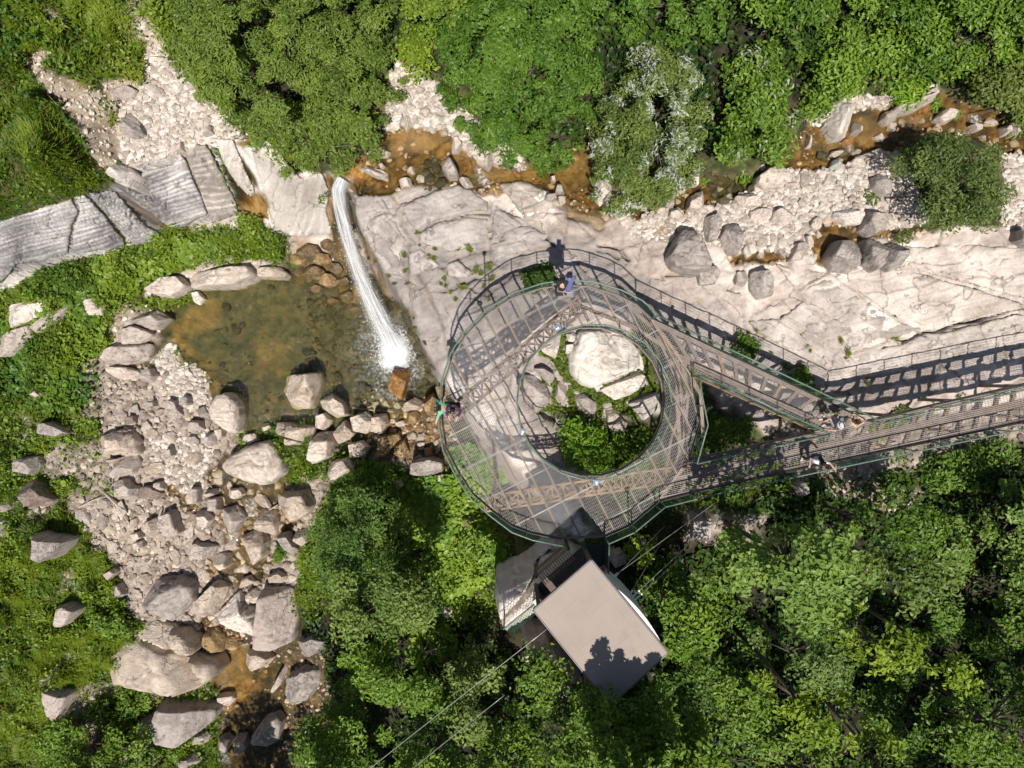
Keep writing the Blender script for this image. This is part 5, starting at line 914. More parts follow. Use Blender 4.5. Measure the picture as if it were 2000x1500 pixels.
def make_tree(name, label, cat, P, z0, z1, seed, group=None, trunk=True, **kw):
    rng = np.random.default_rng(seed); zm = z0+.55*(z1-z0); W_ = np.array([at(a, b, zm) for a, b in P]); W_ = round_poly(W_, it=1)
    # ragged outline
    c = W_.mean(0); W_ = c+(W_-c)*(1+rng.uniform(-.09, .07, (len(W_), 1)))
    v, col, q, zc = crown_mesh(name, W_, z0, z1, rng, **kw)
    gz = float(zat(np.array([c[0]]), np.array([c[1]]))[0]); root = empty(name, (c[0], c[1], gz), label, cat, group); off = np.array((c[0], c[1], gz))
    put('crown', mesh_np('crown', v-off, quads(len(v)//4), col, False), M[kw.get('mat', 'leaf')] if False else M['leaf'], root)
    b = MB(); wid = math.sqrt(abs(np.ptp(W_[:, 0])*np.ptp(W_[:, 1]))); r = min(.11, .018*wid+.03); hub = Vector((c[0], c[1], z0+.2*(z1-z0))); base = Vector((c[0]+.1, c[1]-.05, gz-.2))
    if hub.z > gz+.3: b.tube([base, base.lerp(hub, .5)+Vector((.06, .04, 0)), hub], [r*1.3, r, r*.75], 8)
    else: hub = base
    for i in rng.choice(len(q), min(len(q), 16), replace=False):
        e = hub.lerp(Vector((q[i, 0], q[i, 1], zc[i]-.35)), .8); m_ = hub.lerp(e, .5)+Vector((0, 0, -.1+.12*rng.random())); b.tube([hub, m_, e], [r*.5, r*.3, r*.1], 5)
    b.build('trunk' if trunk else 'stem', M['bark'], root, None, True)
    return root
def G(s): return T('P', s)
WIL = dict(leaf=(.17, .055), cover=3.8, rc=(.2, .55), c0=(.072, .125, .016), c1=(.20, .275, .045), gap=.14)
DEN = dict(leaf=(.15, .075), cover=3.8, rc=(.2, .5), c0=(.05, .115, .010), c1=(.135, .235, .026), gap=.12)
MID = dict(leaf=(.17, .085), cover=3.6, rc=(.35, .8), c0=(.065, .13, .012), c1=(.20, .315, .036), gap=.33, under=.6)
MAP = dict(leaf=(.185, .10), cover=3.6, rc=(.35, .75), c0=(.105, .18, .028), c1=(.22, .325, .065), gap=.30, under=.15, spiky=.9, flat=.22)
DRK = dict(leaf=(.165, .085), cover=3.4, rc=(.35, .7), c0=(.06, .12, .012), c1=(.18, .285, .032), gap=.44, under=.2, spiky=.9, flat=.28)
YEL = dict(leaf=(.18, .09), cover=2.8, rc=(.28, .5), c0=(.11, .18, .012), c1=(.255, .345, .03), gap=.34, under=.4, spiky=.6, flat=.4)
SIL = dict(WIL, gap=.1, c0=(.075, .12, .022), c1=(.19, .25, .055), hi=((.40, .43, .38), .53, 1.3))
TREES = [
 ('broadleaf_tree', 'tree at the bottom edge shading the boulders beside the brook', '560,1490 640,1470 690,1520 680,1640 580,1640', -5, 1.0, MID),
 ('willow_tree', 'large olive green willow overhanging the waterfall lip, biggest crown of the upper bank', '300,-130 310,60 335,110 360,180 430,215 480,240 530,235 640,230 740,200 765,130 762,30 770,-130', -2.2, 1.2, WIL),
 ('willow_tree', 'lower olive willow lobe hanging right over the smooth lip beside the falls', '440,215 500,190 640,190 750,190 748,240 715,290 682,296 642,318 600,350 570,352 545,330 520,285 470,250', -2.8, .2, WIL),
 ('broadleaf_tree', 'dense dark green round tree of the upper bank between willow and silver tree', '810,-20 830,60 850,140 862,205 930,232 935,285 1000,308 1055,322 1120,290 1150,225 1190,150 1200,60 1180,-60 960,-60', -2.4, .9, DEN),
 ('broadleaf_tree', 'lighter green tree at the top edge behind the dense round tree', '760,-150 950,-150 1000,-60 900,10 840,50 780,40', -1.8, .6, dict(DEN, c0=(.085, .15, .012), c1=(.21, .30, .03))),
 ('shrub', 'yellow green shrub in the gap at the head of the gravel wedge', '785,80 830,75 850,120 835,155 800,165 775,135', -2.7, -1.5, YEL),
 ('silver_willow', 'silvery white leaved willow above the gravel bar', '1200,60 1260,30 1310,60 1400,60 1430,160 1420,240 1380,320 1330,370 1260,402 1200,385 1165,330 1155,240 1190,160', -2.4, .8, SIL),
 ('broadleaf_tree', 'green tree just right of the silvery willow, its skirt over the brown pool', '1420,70 1500,40 1575,100 1600,170 1585,230 1560,290 1520,328 1450,340 1395,320 1425,220', -2.4, .5, dict(MID, hi=((.34, .38, .28), .62, 1.2))),
 ('broadleaf_tree', 'dark leafy tree at the top edge behind the silvery willow', '1180,-150 1430,-150 1440,30 1380,70 1290,40 1215,60', -1.8, .9, DEN),
 ('broadleaf_tree', 'green tree at the top edge between the silvery willow and the fern bank', '1430,-150 1640,-150 1650,0 1590,90 1500,60 1430,40', -1.8, .6, MID),
 ('broadleaf_tree', 'bright green tree behind the white weathered rock of the stream', '1570,70 1650,30 1720,60 1715,140 1700,190 1650,200 1600,230 1570,170', -2.2, -.2, MID),
 ('broadleaf_tree', 'dark green tree filling the far top corner over the stream', '1640,-150 2200,-150 2200,120 2000,150 1900,170 1820,160 1740,110 1690,50', -1.8, 1.0, dict(MID, gap=.38)),
 ('broadleaf_tree', 'grey green tree leaning over the far end of the upper stream', '1880,150 2000,120 2200,110 2200,240 2040,240 1960,232 1905,205', -2.0, .2, dict(MID, c0=(.085, .12, .02), c1=(.20, .25, .055))),
 ('round_tree', 'round grey green tree standing alone on the gravel bar', '1755,300 1800,262 1880,245 1950,272 1985,340 1990,400 1950,450 1900,478 1830,470 1770,430 1738,370', -1.6, .9, dict(MID, leaf=(.15, .06), c0=(.065, .105, .022), c1=(.17, .225, .055), gap=.3)),
 ('fern_clump', 'bright green fern clump on the bank above the grey log-like slab', '1735,150 1790,140 1810,170 1795,200 1750,205 1725,180', -2.3, -1.6, dict(YEL, leaf=(.3, .07), c0=(.13, .25, .02), c1=(.27, .40, .04))),
 ('shrub', 'bushy green shrub in the middle of the circular platform', '1095,820 1150,803 1200,830 1228,870 1205,930 1130,925 1098,890', -3.6, -1.5, dict(DEN, leaf=(.2, .06), c0=(.08, .19, .01), c1=(.22, .36, .03), spiky=.8, gap=.3, rc=(.25, .45))),
 ('shrub', 'darker leafy shrub beside the cream boulder inside the ring', '1222,845 1270,815 1298,850 1280,900 1225,920 1210,880', -3.8, -2.4, dict(DEN, leaf=(.2, .08), c0=(.07, .15, .01), c1=(.18, .30, .03), gap=.4, rc=(.25, .4))),
 ('shrub', 'dark shrub under the outer rim at the top of the circular platform', '1015,548 1030,515 1090,498 1105,545 1080,575 1040,580', -3.0, -2.2, dict(DEN, gap=.3, rc=(.2, .4), c0=(.035, .085, .012), c1=(.09, .16, .025))),
 ('shrub', 'wild shrub in the triangle between the two walkways', '1392,812 1440,805 1500,850 1485,885 1400,895 1378,850', -3.4, -2.3, dict(DEN, gap=.34, rc=(.25, .45))),
 ('shrub', 'green shrub in the shadow strip along the diagonal walkway', '1425,655 1460,650 1490,680 1470,705 1435,690', -3.0, -2.3, dict(DEN, gap=.3, rc=(.2, .35))),
 ('shrub', 'straggly shrub below the rail shadow near the junction of the walkways', '1530,715 1570,712 1600,745 1575,760 1540,745', -3.0, -2.4, dict(DEN, gap=.35, rc=(.2, .35))),
 ('spruce_tree', 'dark needled tree at the edge of the brook shade', '600,1010 650,965 720,960 780,1010 805,1090 790,1150 720,1180 640,1170 590,1110', -7.0, -3.0, dict(MID, leaf=(.16, .06), c0=(.055, .12, .018), c1=(.175, .27, .05), spiky=.5, gap=.35)),
 ('broadleaf_tree', 'greyish green tree leaning over the long striped slab', '585,1180 640,1130 760,1115 850,1150 860,1220 800,1270 700,1280 620,1240', -5.0, -0.6, dict(MID, c0=(.08, .14, .022), c1=(.21, .29, .06))),
 ('broadleaf_tree', 'sunlit tree below the greyish one beside the brook shade', '640,1260 720,1250 790,1290 790,1380 730,1420 660,1400 640,1330', -6.0, -2.2, MID),
 ('broadleaf_tree', 'pale green tree at the bottom edge beside the dark brook', '560,1420 640,1385 720,1400 740,1480 720,1650 560,1650 570,1500', -5.8, -1.8, MID),
 ('broadleaf_tree', 'bushy tree under the crossing of the two thin cables', '780,1300 860,1290 920,1330 920,1400 850,1430 780,1400', -5.5, -1.8, MID),
 ('broadleaf_tree', 'feathery pale green tree right beneath the upper thin cable', '870,1310 930,1300 980,1330 990,1400 960,1440 890,1420 860,1370', -5.0, -1.4, dict(MID, c0=(.10, .155, .03), c1=(.235, .31, .075))),
 ('broadleaf_tree', 'green tree at the bottom edge under the second thin cable', '760,1430 850,1420 920,1450 930,1650 740,1650', -4.8, -1.0, MID),
 ('broadleaf_tree', 'tree at the bottom edge left of the bright bush below the hut', '930,1430 1010,1420 1060,1470 1060,1650 920,1650', -3.3, 0.0, dict(MID, c0=(.08, .15, .012), c1=(.20, .30, .03))),
 ('broadleaf_tree', 'sapling crown just below the thin cable beside the hut rocks', '1010,1290 1060,1270 1110,1330 1100,1390 1040,1380 1000,1340', -2.5, 0.0, DRK),
 ('broadleaf_tree', 'tree below the near corner of the hut roof', '1050,1400 1120,1380 1190,1400 1210,1470 1180,1560 1060,1560', -2.0, 1.0, dict(DRK, gap=.38)),
 ('broadleaf_tree', 'tree at the bottom edge in line with the hut roof corner', '1200,1400 1290,1390 1340,1440 1330,1600 1210,1600', 0.1, 3.4, dict(DRK, gap=.35, c0=(.07, .14, .014), c1=(.19, .28, .03))),
 ('broadleaf_tree', 'bright leafy bush along the white wall side of the hut', '1290,1180 1330,1150 1390,1200 1400,1270 1340,1320 1300,1280', 0.6, 3.5, dict(MID, c0=(.08, .16, .012), c1=(.21, .31, .03), gap=.38)),
 ('broadleaf_tree', 'bushy tree beside the far corner of the hut roof', '1320,1300 1380,1285 1430,1330 1420,1400 1350,1410 1310,1360', -0.4, 3.2, DRK),
 ('maple_tree', 'broad light green tree with star shaped leaves, largest below the long walkway', '1440,1100 1470,1050 1510,1030 1560,1045 1640,1040 1690,1100 1692,1170 1640,1235 1560,1240 1480,1190', 3.2, 7.0, dict(MAP, gap=.32)),
 ('maple_tree', 'light green star leaved tree at the far edge below the walkway end', '1860,1080 1900,1020 1950,960 2000,940 2150,960 2150,1190 2010,1200 1940,1190 1890,1140', -2.6, .8, MAP),
 ('maple_tree', 'medium star leaved tree between the two light green ones', '1700,1100 1760,1070 1850,1090 1890,1150 1850,1190 1760,1180 1710,1150', 2.6, 5.8, dict(MAP, leaf=(.16, .08), c0=(.07, .125, .02), c1=(.17, .24, .045))),
 ('broadleaf_tree', 'small leaved tree with a visible pale twig beside the hut cables', '1320,1160 1380,1120 1450,1160 1470,1230 1410,1270 1340,1240', 0.2, 3.4, dict(DRK, leaf=(.13, .07), gap=.36)),
 ('maple_tree', 'flat grey green star leaved branch below the broad light tree', '1490,1300 1540,1270 1620,1260 1655,1300 1600,1330 1510,1330', 2.4, 5.2, dict(MAP, leaf=(.13, .07), c0=(.07, .13, .025), c1=(.17, .245, .06))),
 ('maple_tree', 'bright yellow green star leaved tree in the middle of the dark wood', '1655,1260 1700,1215 1760,1225 1800,1260 1800,1310 1740,1330 1680,1320', 2.4, 5.6, dict(YEL, spiky=.9)),
 ('maple_tree', 'small upright yellow green tree at the right part of the dark wood', '1830,1290 1855,1255 1890,1270 1905,1320 1870,1350 1835,1330', 2.2, 5.2, dict(YEL, gap=.4)),
 ('broadleaf_tree', 'dark tree in deep shade at the far edge of the wood', '1900,1200 2000,1190 2150,1210 2150,1330 1980,1340 1910,1290', -1.0, 1.0, dict(DRK, gap=.5)),
 ('broadleaf_tree', 'leafy tree in the middle of the bottom edge of the dark wood', '1400,1330 1470,1320 1520,1370 1510,1450 1430,1460 1390,1400', -0.4, 2.6, DRK),
 ('broadleaf_tree', 'tree with bright tips low in the dark wood', '1520,1340 1590,1325 1640,1370 1640,1440 1560,1450 1510,1410', 1.9, 5.0, dict(YEL, gap=.48)),
 ('broadleaf_tree', 'yellowish tree at the bottom edge of the dark wood', '1690,1430 1740,1425 1785,1470 1780,1600 1690,1600', 3.2, 6.8, dict(YEL, gap=.25)),
 ('broadleaf_tree', 'bottom edge tree between the leafy tree and the yellowish tree', '1430,1450 1530,1440 1660,1450 1680,1620 1420,1620', 0.4, 3.6, dict(DRK, gap=.42)),
 ('broadleaf_tree', 'dark green tree at the bottom corner of the wood', '1820,1390 1900,1370 2000,1350 2150,1360 2150,1600 1830,1600', -0.6, 3.0, dict(DRK, gap=.4)),
 ('broadleaf_tree', 'bright leafy bush at the bottom edge beside the stony patch', '1290,1440 1370,1430 1420,1470 1420,1620 1300,1620', 1.1, 3.9, dict(MID, c0=(.08, .16, .012), c1=(.22, .32, .03))),
 ('shrub', 'yellow green bush beside the green gate railing', '1225,1045 1270,1030 1300,1060 1290,1100 1240,1110 1215,1075', -2.3, -1.2, dict(YEL, rc=(.2, .35))),
 ('shrub', 'leafy green shrub under the hut cables', '1240,1115 1290,1090 1320,1120 1300,1170 1250,1180', -2.5, -1.0, dict(MID, rc=(.22, .4), gap=.4)),
 ('shrub', 'green shrub at the foot of the rock patch below the walkway', '1330,985 1390,975 1420,995 1390,1010 1340,1015', -2.9, -2.2, dict(YEL, rc=(.2, .35), c0=(.11, .16, .014), c1=(.25, .30, .04))),
 ('broadleaf_tree', 'small sapling just below the long walkway in shade', '1640,1000 1690,985 1730,1010 1720,1050 1660,1050', -0.4, 1.4, dict(DRK, gap=.45)),
 ('broadleaf_tree', 'tree in half shade above the medium star leaved tree', '1730,1010 1800,985 1850,1010 1840,1070 1760,1075', -0.4, 1.6, dict(DRK, gap=.42)),
 ('shrub', 'dark round bush between grass and the huge flat rock', '160,1195 200,1170 245,1185 255,1235 225,1265 175,1245', -10.4, -9.2, dict(MID, rc=(.25, .45))),
 ('broadleaf_tree', 'large dark bush at the bottom edge of the grass', '60,1420 120,1385 200,1400 265,1440 270,1600 40,1600', -10.8, -7.8, MID),
 ('shrub', 'green bush against the rough dark grey boulder', '230,1350 280,1345 300,1375 270,1410 225,1395', -11.4, -10.3, dict(MID, rc=(.25, .4))),
 ('shrub', 'small green bush at the bottom beside the brook boulders', '295,1450 330,1445 340,1475 325,1500 300,1490', -12, -11, dict(MID, rc=(.2, .35))),
 ('shrub', 'small green shrub in the stones by the striped slab', '535,1065 565,1062 570,1095 545,1108 530,1090', -11.2, -10.4, dict(DEN, rc=(.18, .3))),
 ('shrub', 'spreading green bush beside the square tan block', '625,925 690,905 760,900 800,930 790,965 700,985 640,970', -9.6, -8.4, dict(DEN, leaf=(.22, .06), c0=(.06, .14, .012), c1=(.17, .28, .03))),
 ('shrub', 'grey green bush at the crest above the white scree', '195,95 250,85 290,130 270,165 215,160', -3, -2.2, dict(YEL, c0=(.11, .16, .016), c1=(.24, .29, .03), rc=(.25, .4))),
 ('shrub', 'yellowish fern bush in the upper weeds', '60,30 110,25 130,70 90,95 60,70', -2.4, -1.4, dict(YEL, leaf=(.28, .08))),
 ('shrub', 'leafy weed bush beside the white scree', '170,185 215,180 225,235 190,250 165,225', -3.2, -2.5, dict(YEL, c0=(.10, .15, .014), c1=(.23, .28, .03), rc=(.2, .35))),
]
for i, (nm, lab, poly, z0, z1, kw) in enumerate(TREES):
    make_tree(nm, lab, 'tree' if 'tree' in nm or 'willow' in nm else 'fern' if 'fern' in nm else 'shrub', G(poly), z0, z1, 500+i, trunk=('tree' in nm or 'willow' in nm), **kw)
for i, (a, b, r) in enumerate(((1420, 985, 40), (1500, 960, 45), (1580, 965, 45), (1760, 935, 50), (1850, 920, 50), (1930, 905, 50), (1560, 1010, 40), (1480, 1270, 45), (1600, 1200, 40), (1720, 1380, 50), (1820, 1210, 45), (1880, 1390, 50), (1340, 1360, 45), (1460, 1400, 45), (1580, 1430, 50), (1420, 1060, 40), (1290, 1010, 30), (1780, 1310, 45), (1950, 1250, 50), (1640, 1330, 40))):
    rr = np.random.default_rng(1200+i); an = np.linspace(0, 6.283, 8, endpoint=False); q_ = r*1.15*rr.uniform(.75, 1.2, 8)
    make_tree('understory_tree', 'small leafy tree in the shaded understory of the dark wood', 'tree', list(zip(a+np.cos(an)*q_, b+np.sin(an)*q_)), -3.6, -1.9, 1200+i, 'small trees in the understory of the dark wood', **dict(MID, gap=.2, c0=(.045, .10, .012), c1=(.14, .24, .03)))
def slim_tree(label, tip, h, seed, group=None):
    """a slim tree south of the hut: its top stands where the sun carries its shadow to the given roof spot"""
    rng = np.random.default_rng(seed); rx, ry = at(tip[0], tip[1], 2.6); x, y, zt = rx, ry-.445*h, 2.6+h; g = float(zat(np.array([x]), np.array([y]))[0]); root = empty('slender_tree', (x, y, g), label, 'tree', group)
    n = 26; zz = zt-np.linspace(.05, 1, n)**1.15*4.2; rad = .07+.60*((zt-zz)/4.2)**.9; V_, C_ = [], []
    for z, r in zip(zz, rad):
        for k in range(3):
            a = rng.uniform(0, 6.28); q = np.array((x+math.cos(a)*r*rng.uniform(.3, 1.15), y+math.sin(a)*r*rng.uniform(.3, 1.15), z)); m_ = 15; u = rng.normal(size=(m_, 3)); u /= np.linalg.norm(u, axis=1, keepdims=True)
            p = q+u*np.array((1, 1, .6))*(.10+.26*r)*rng.random((m_, 1))**.4; t = np.clip(.5+rng.normal(size=(m_, 1))*.3, 0, 1); v, c = leaves(p, u*.5+np.array((0, 0, .8)), .16*rng.uniform(.7, 1.3, m_), .085, np.array((.06, .12, .012))+np.array((.12, .165, .02))*t, rng); V_.append(v); C_.append(c)
    v = np.concatenate(V_)-np.array((x, y, g)); put('crown', mesh_np('crown', v, quads(len(v)//4), np.concatenate(C_), False), M['leaf'], root)
    b = MB(); b.tube([(x+.1, y, g-.2), (x, y+.05, (g+zt)/2), (x, y, zt-.3)], [.09, .06, .015], 7); b.build('trunk', M['bark'], root, None, True)
for i, (lab, tip, h) in enumerate((('slim tree behind the hut whose shadow makes the tallest tuft on the roof', (1178, 1250), 4.3), ('slim tree behind the hut whose shadow makes the middle tuft on the roof', (1215, 1275), 3.9), ('slim tree behind the hut whose shadow makes the short tuft right of the middle', (1246, 1290), 3.5), ('slim tree behind the hut whose shadow touches the far roof corner', (1280, 1277), 3.2))): slim_tree(lab, tip, h, 880+i)
for i, (tip, h) in enumerate((((1160, 1296), 3.4), ((1196, 1292), 3.7), ((1228, 1306), 3.2), ((1262, 1300), 3.0), ((1184, 1322), 2.9), ((1212, 1318), 3.0), ((1170, 1335), 2.6), ((1240, 1325), 2.6))): slim_tree('slim tree of the leafy grove right behind the hut roof', tip, h, 890+i, 'slim trees of the grove behind the hut')
def far_tree(label, x, y, rad, z0, z1, seed):
    rng = np.random.default_rng(seed); g = float(zat(np.array([x]), np.array([y]))[0]); a = np.linspace(0, 6.283, 11, endpoint=False); rr = rad*rng.uniform(.75, 1.15, 11); P = np.stack([x+np.cos(a)*rr, y+np.sin(a)*rr], -1); root = empty('forest_tree', (x, y, g), label, 'tree', 'tall trees of the slope beyond the bottom edge')
    V_, C_ = [], []
    for lo, hi_, k in ((z0, z0+(z1-z0)*.6, 1.0), (z0+(z1-z0)*.35, z1, .62)):
        v, c, q, zc = crown_mesh('c', np.array((x, y))+(P-np.array((x, y)))*k, lo, hi_, rng, leaf=(.3, .16), cover=2.6, rc=(.4, .8), c0=(.05, .10, .012), c1=(.15, .24, .03), gap=.2); V_.append(v); C_.append(c)
    v = np.concatenate(V_)-np.array((x, y, g)); put('crown', mesh_np('crown', v, quads(len(v)//4), np.concatenate(C_), False), M['leaf'], root)
    b = MB(); b.tube([(x, y, g-.3), (x+.1, y, (g+z1)/2), (x, y, z1-.6)], [.22, .15, .03], 8); b.build('trunk', M['bark'], root, None, True)
for i, a in enumerate(((16.3, -17.0, 2.6, 1, 13), (11.2, -16.6, 2.0, 1, 11.5), (6.6, -17.2, 1.7, 0, 9.5), (-6.5, -20.6, 2.2, -5, 6), (-12.6, -22.2, 2.4, -9, 2.0), (-10.0, -20.6, 1.6, -9, -1.5), (21.5, -13.0, 2.4, 1, 10))): far_tree('tall forest tree standing beyond the bottom edge and shading the slope', *a, 950+i)
# dead bare branches
for px, py, z, lab, n in ((825, 1275, -6.2, 'bare dead branch sticking out of the trees below the round leaved plants', 6), (912, 1292, -5.6, 'bare dead branch lying pale beside the thin cable', 5), (975, 880, -7.5, 'dead pale twigs on the ground under the platform mesh', 5)):
    b = MB(); p0 = at3(px, py, z); rr = random.Random(px)
    for k in range(n):
        a = rr.uniform(-.4, 2.2); e = p0+Vector((math.cos(a), math.sin(a), .15))*rr.uniform(.5, 1.1); b.tube([p0, p0.lerp(e, .5)+Vector((.06, .03, .05)), e], [.025, .016, .006], 5)
    gz = float(zat(np.array([p0.x]), np.array([p0.y]))[0]); b.tube([Vector((p0.x-.3, p0.y-.4, gz-.05)), p0], [.04, .026], 6)
    tag(b.build('dead_branch', M['dead'], None, tuple(p0), True), lab, 'branch')
# ---------------- ground cover: uncountable masses
def clump(x, y): return .75*np.clip((fbm(x, y, f=1.0, o=3, seed=84)-.45)*4, 0, 1)
def cover_mesh(name, label_kind, weight, n, rng, h, w, c0, c1, lean=.8, mat='grass', patch=None):
    wv = (weight*inner).ravel()*np.gradient(gx)[None, :].repeat(NY, 0).ravel()*np.gradient(gy)[:, None].repeat(NX, 1).ravel(); c = np.cumsum(wv); k = np.clip(np.searchsorted(c, rng.uniform(0, c[-1], n)), 0, NX*NY-1)
    x = X.ravel()[k]+rng.uniform(-.5, .5, n)*GS; y = Y.ravel()[k]+rng.uniform(-.5, .5, n)*GS; z = zat(x, y)
    tf, _, tc = cells(x, y, 1.9, 83); keepb = rng.random(n) < .35+.65*(tf < .62); x, y, z, tf, tc = x[keepb], y[keepb], z[keepb], tf[keepb], tc[keepb]; n = len(x)
    if h > .29: z = z+clump(x, y)*.8
    L = h*rng.uniform(.5, 1.3, n)*(.55+1.1*np.clip(.75-tf, 0, 1)+.5*tc); a = fbm(x, y, f=.5, o=2, seed=81)*14+rng.normal(size=n)*.8; s = lean*rng.uniform(.4, 1.2, n)
    dv = np.stack([np.cos(a)*s, np.sin(a)*s, np.ones(n)], -1); dv /= np.linalg.norm(dv, axis=1, keepdims=True); sd = np.stack([-np.sin(a), np.cos(a), np.zeros(n)], -1)*(w*rng.uniform(.6, 1.3, n))[:, None]*.5
    b_ = np.stack([x, y, z-.02], -1); m_ = b_+dv*L[:, None]*.55; t_ = b_+dv*L[:, None]+np.stack([np.cos(a), np.sin(a), -np.ones(n)*.6], -1)*(L*.22)[:, None]
    v = np.stack([b_, m_-sd, t_, m_+sd], 1).reshape(-1, 3); big = fbm(x, y, f=.45, o=4, seed=82); t = np.clip(.5+(big-.5)*2.2+(tc-.5)*.7+rng.normal(size=n)*.25, 0, 1)[:, None]
    col = np.array(c0)+(np.array(c1)-np.array(c0))*t; dry = (rng.random(n) < .05)[:, None]; col = np.where(dry, np.array((.26, .22, .09)), col)
    tag(put(name, mesh_np(name, v, quads(n), np.repeat(col, 4, 0), False), M[mat]), kind='stuff')
def pix(s, f=10): return zmask(G(s), f)
gk = np.clip(K['green'], 0, 1)
leftg = gk*(PX < 620); hump = pix('-200,180 70,200 130,250 165,310 200,350 190,380 130,400 0,430 -200,470'); up = pix('-200,-100 300,-100 310,100 240,170 210,330 150,240 60,190 -200,190')
mead = pix('-200,940 130,960 250,1090 220,1200 260,1250 210,1330 260,1400 250,1600 -200,1600'); 
lightg = pix('0,1255 120,1260 220,1330 180,1345 100,1360 0,1370', 20)
cover_mesh('grass', None, (hump*.95+mead*1.0+up*.5+leftg*.3)*np.clip(gk+hump, 0, 1), 230000, np.random.default_rng(31), .30, .030, (.055, .11, .010), (.215, .29, .022), .9)
cover_mesh('grass', None, np.clip(gk*(PX > 560)*(PY > 880)*.5+pix('420,440 560,450 565,500 480,505 380,500', 10)*1.2+leftg*(PY > 400)*.2, 0, 1.5), 50000, np.random.default_rng(32), .24, .026, (.05, .11, .010), (.17, .25, .02), .9)
cover_mesh('grass', None, K['moss']*1.0, 9000, np.random.default_rng(33), .075, .02, (.10, .15, .012), (.26, .30, .035), .8)
def leafy(name, weight, n, rng, size, c0, c1, hz, disc=True, jit=.35, bump=False):
    wv = (weight*inner).ravel()*np.gradient(gx)[None, :].repeat(NY, 0).ravel()*np.gradient(gy)[:, None].repeat(NX, 1).ravel(); c = np.cumsum(wv); k = np.clip(np.searchsorted(c, rng.uniform(0, c[-1], n)), 0, NX*NY-1)
    x = X.ravel()[k]+rng.uniform(-.5, .5, n)*GS; y = Y.ravel()[k]+rng.uniform(-.5, .5, n)*GS; z = zat(x, y)+hz*rng.uniform(.15, 1, n)**.6*(.4+1.2*fbm(x, y, f=.8, o=3, seed=91)); z = z+(clump(x, y)*rng.uniform(.3, 1.15, n) if bump else 0); r = size*rng.uniform(.55, 1.25, n)
    nr = np.array((0, -.1, 1.0))+rng.normal(size=(n, 3))*jit; nr /= np.linalg.norm(nr, axis=1, keepdims=True); a = rng.normal(size=(n, 3)); u = np.cross(nr, a); u /= np.linalg.norm(u, axis=1, keepdims=True); w = np.cross(nr, u); p = np.stack([x, y, z], -1)
    ng = 7; ang = np.linspace(0, 2*np.pi, ng, endpoint=False); rad = np.array([.35, .9, 1.02, 1.0, 1.0, 1.02, .9]) if disc else np.array([.9, .5, .55, .8, 1.3, .8, .55])
    ring = p[:, None, :]+(u[:, None, :]*np.cos(ang)[None, :, None]+w[:, None, :]*np.sin(ang)[None, :, None])*(r[:, None]*rad[None, :])[..., None]+nr[:, None, :]*(r*.12)[:, None, None]
    v = np.concatenate([p[:, None, :], ring], 1).reshape(-1, 3); f = np.array([(0, 1+i, 1+(i+1) % ng) for i in range(ng)]); F_ = (f[None]+(ng+1)*np.arange(n)[:, None, None]).reshape(-1, 3)
    t = np.clip(.5+(fbm(x, y, f=.6, o=3, seed=92)-.5)*2+rng.normal(size=n)*.25, 0, 1)[:, None]; col = np.array(c0)+(np.array(c1)-np.array(c0))*t
    tag(put(name, mesh_np(name, v, F_, np.repeat(col, ng+1, 0), False), M['leaf']), kind='stuff')
butter = pix('40,600 130,520 250,500 330,470 420,470 400,520 300,545 200,590 230,680 190,740 200,800 60,800 0,740 0,640', 14)*gk
leafy('butterbur_leaves', butter+leftg*.025*(PY > 400)*(1-mead), 7500, np.random.default_rng(41), .12, (.05, .12, .012), (.20, .29, .028), .42)
leafy('butterbur_leaves', pix('770,940 870,935 920,980 980,1060 985,1110 930,1140 900,1200 830,1200 850,1100 790,1030', 14)+.9*pix('800,1220 880,1215 900,1290 820,1300', 12)+pix('900,860 960,900 990,960 960,1000 900,940 880,880', 10)*.6, 5600, np.random.default_rng(42), .135, (.09, .19, .016), (.26, .37, .04), .42)
weedy = np.clip(gk*1.0, 0, 1)
leafy('weed_leaves', weedy*((PX < 560)*(.28+.5*(fbm(X, Y, f=.6, o=3, seed=95) > .55))*(1-.7*hump)+(PX > 560)*(PY > 880)*(PX < 1000)*.22+(PY < 200)*(PX > 700)*.3), 62000, np.random.default_rng(43), .075, (.05, .11, .010), (.19, .28, .022), .33, False, .65, True)
leafy('undergrowth', np.clip(K['shade_soil'], 0, 1)*(1-pix('940,1080 1180,1040 1230,1120 1180,1180 1150,1330 1040,1330 960,1240', 14))*(1-.8*pix('1330,1000 1400,1000 1400,1070 1340,1070', 8))*(.35+(fbm(X, Y, f=.5, o=3, seed=96) > .45))*(PX > 600), 62000, np.random.default_rng(44), .115, (.016, .042, .007), (.06, .115, .014), .5, False, .7)  # leaf colours darkened to stand in for deep shade in the gaps
leafy('weed_leaves', pix('230,430 330,470 320,500 200,540', 12)*.6+(K['moss']*.8)+pix('1690,840 1760,800 1800,812 1720,855', 8)+pix('1520,740 1600,770 1640,800 1600,800', 8)*.6+pix('1350,890 1480,900 1640,860 1600,900 1400,930', 8)*.5, 5200, np.random.default_rng(45), .07, (.06, .11, .012), (.18, .235, .03), .22, False, .6)
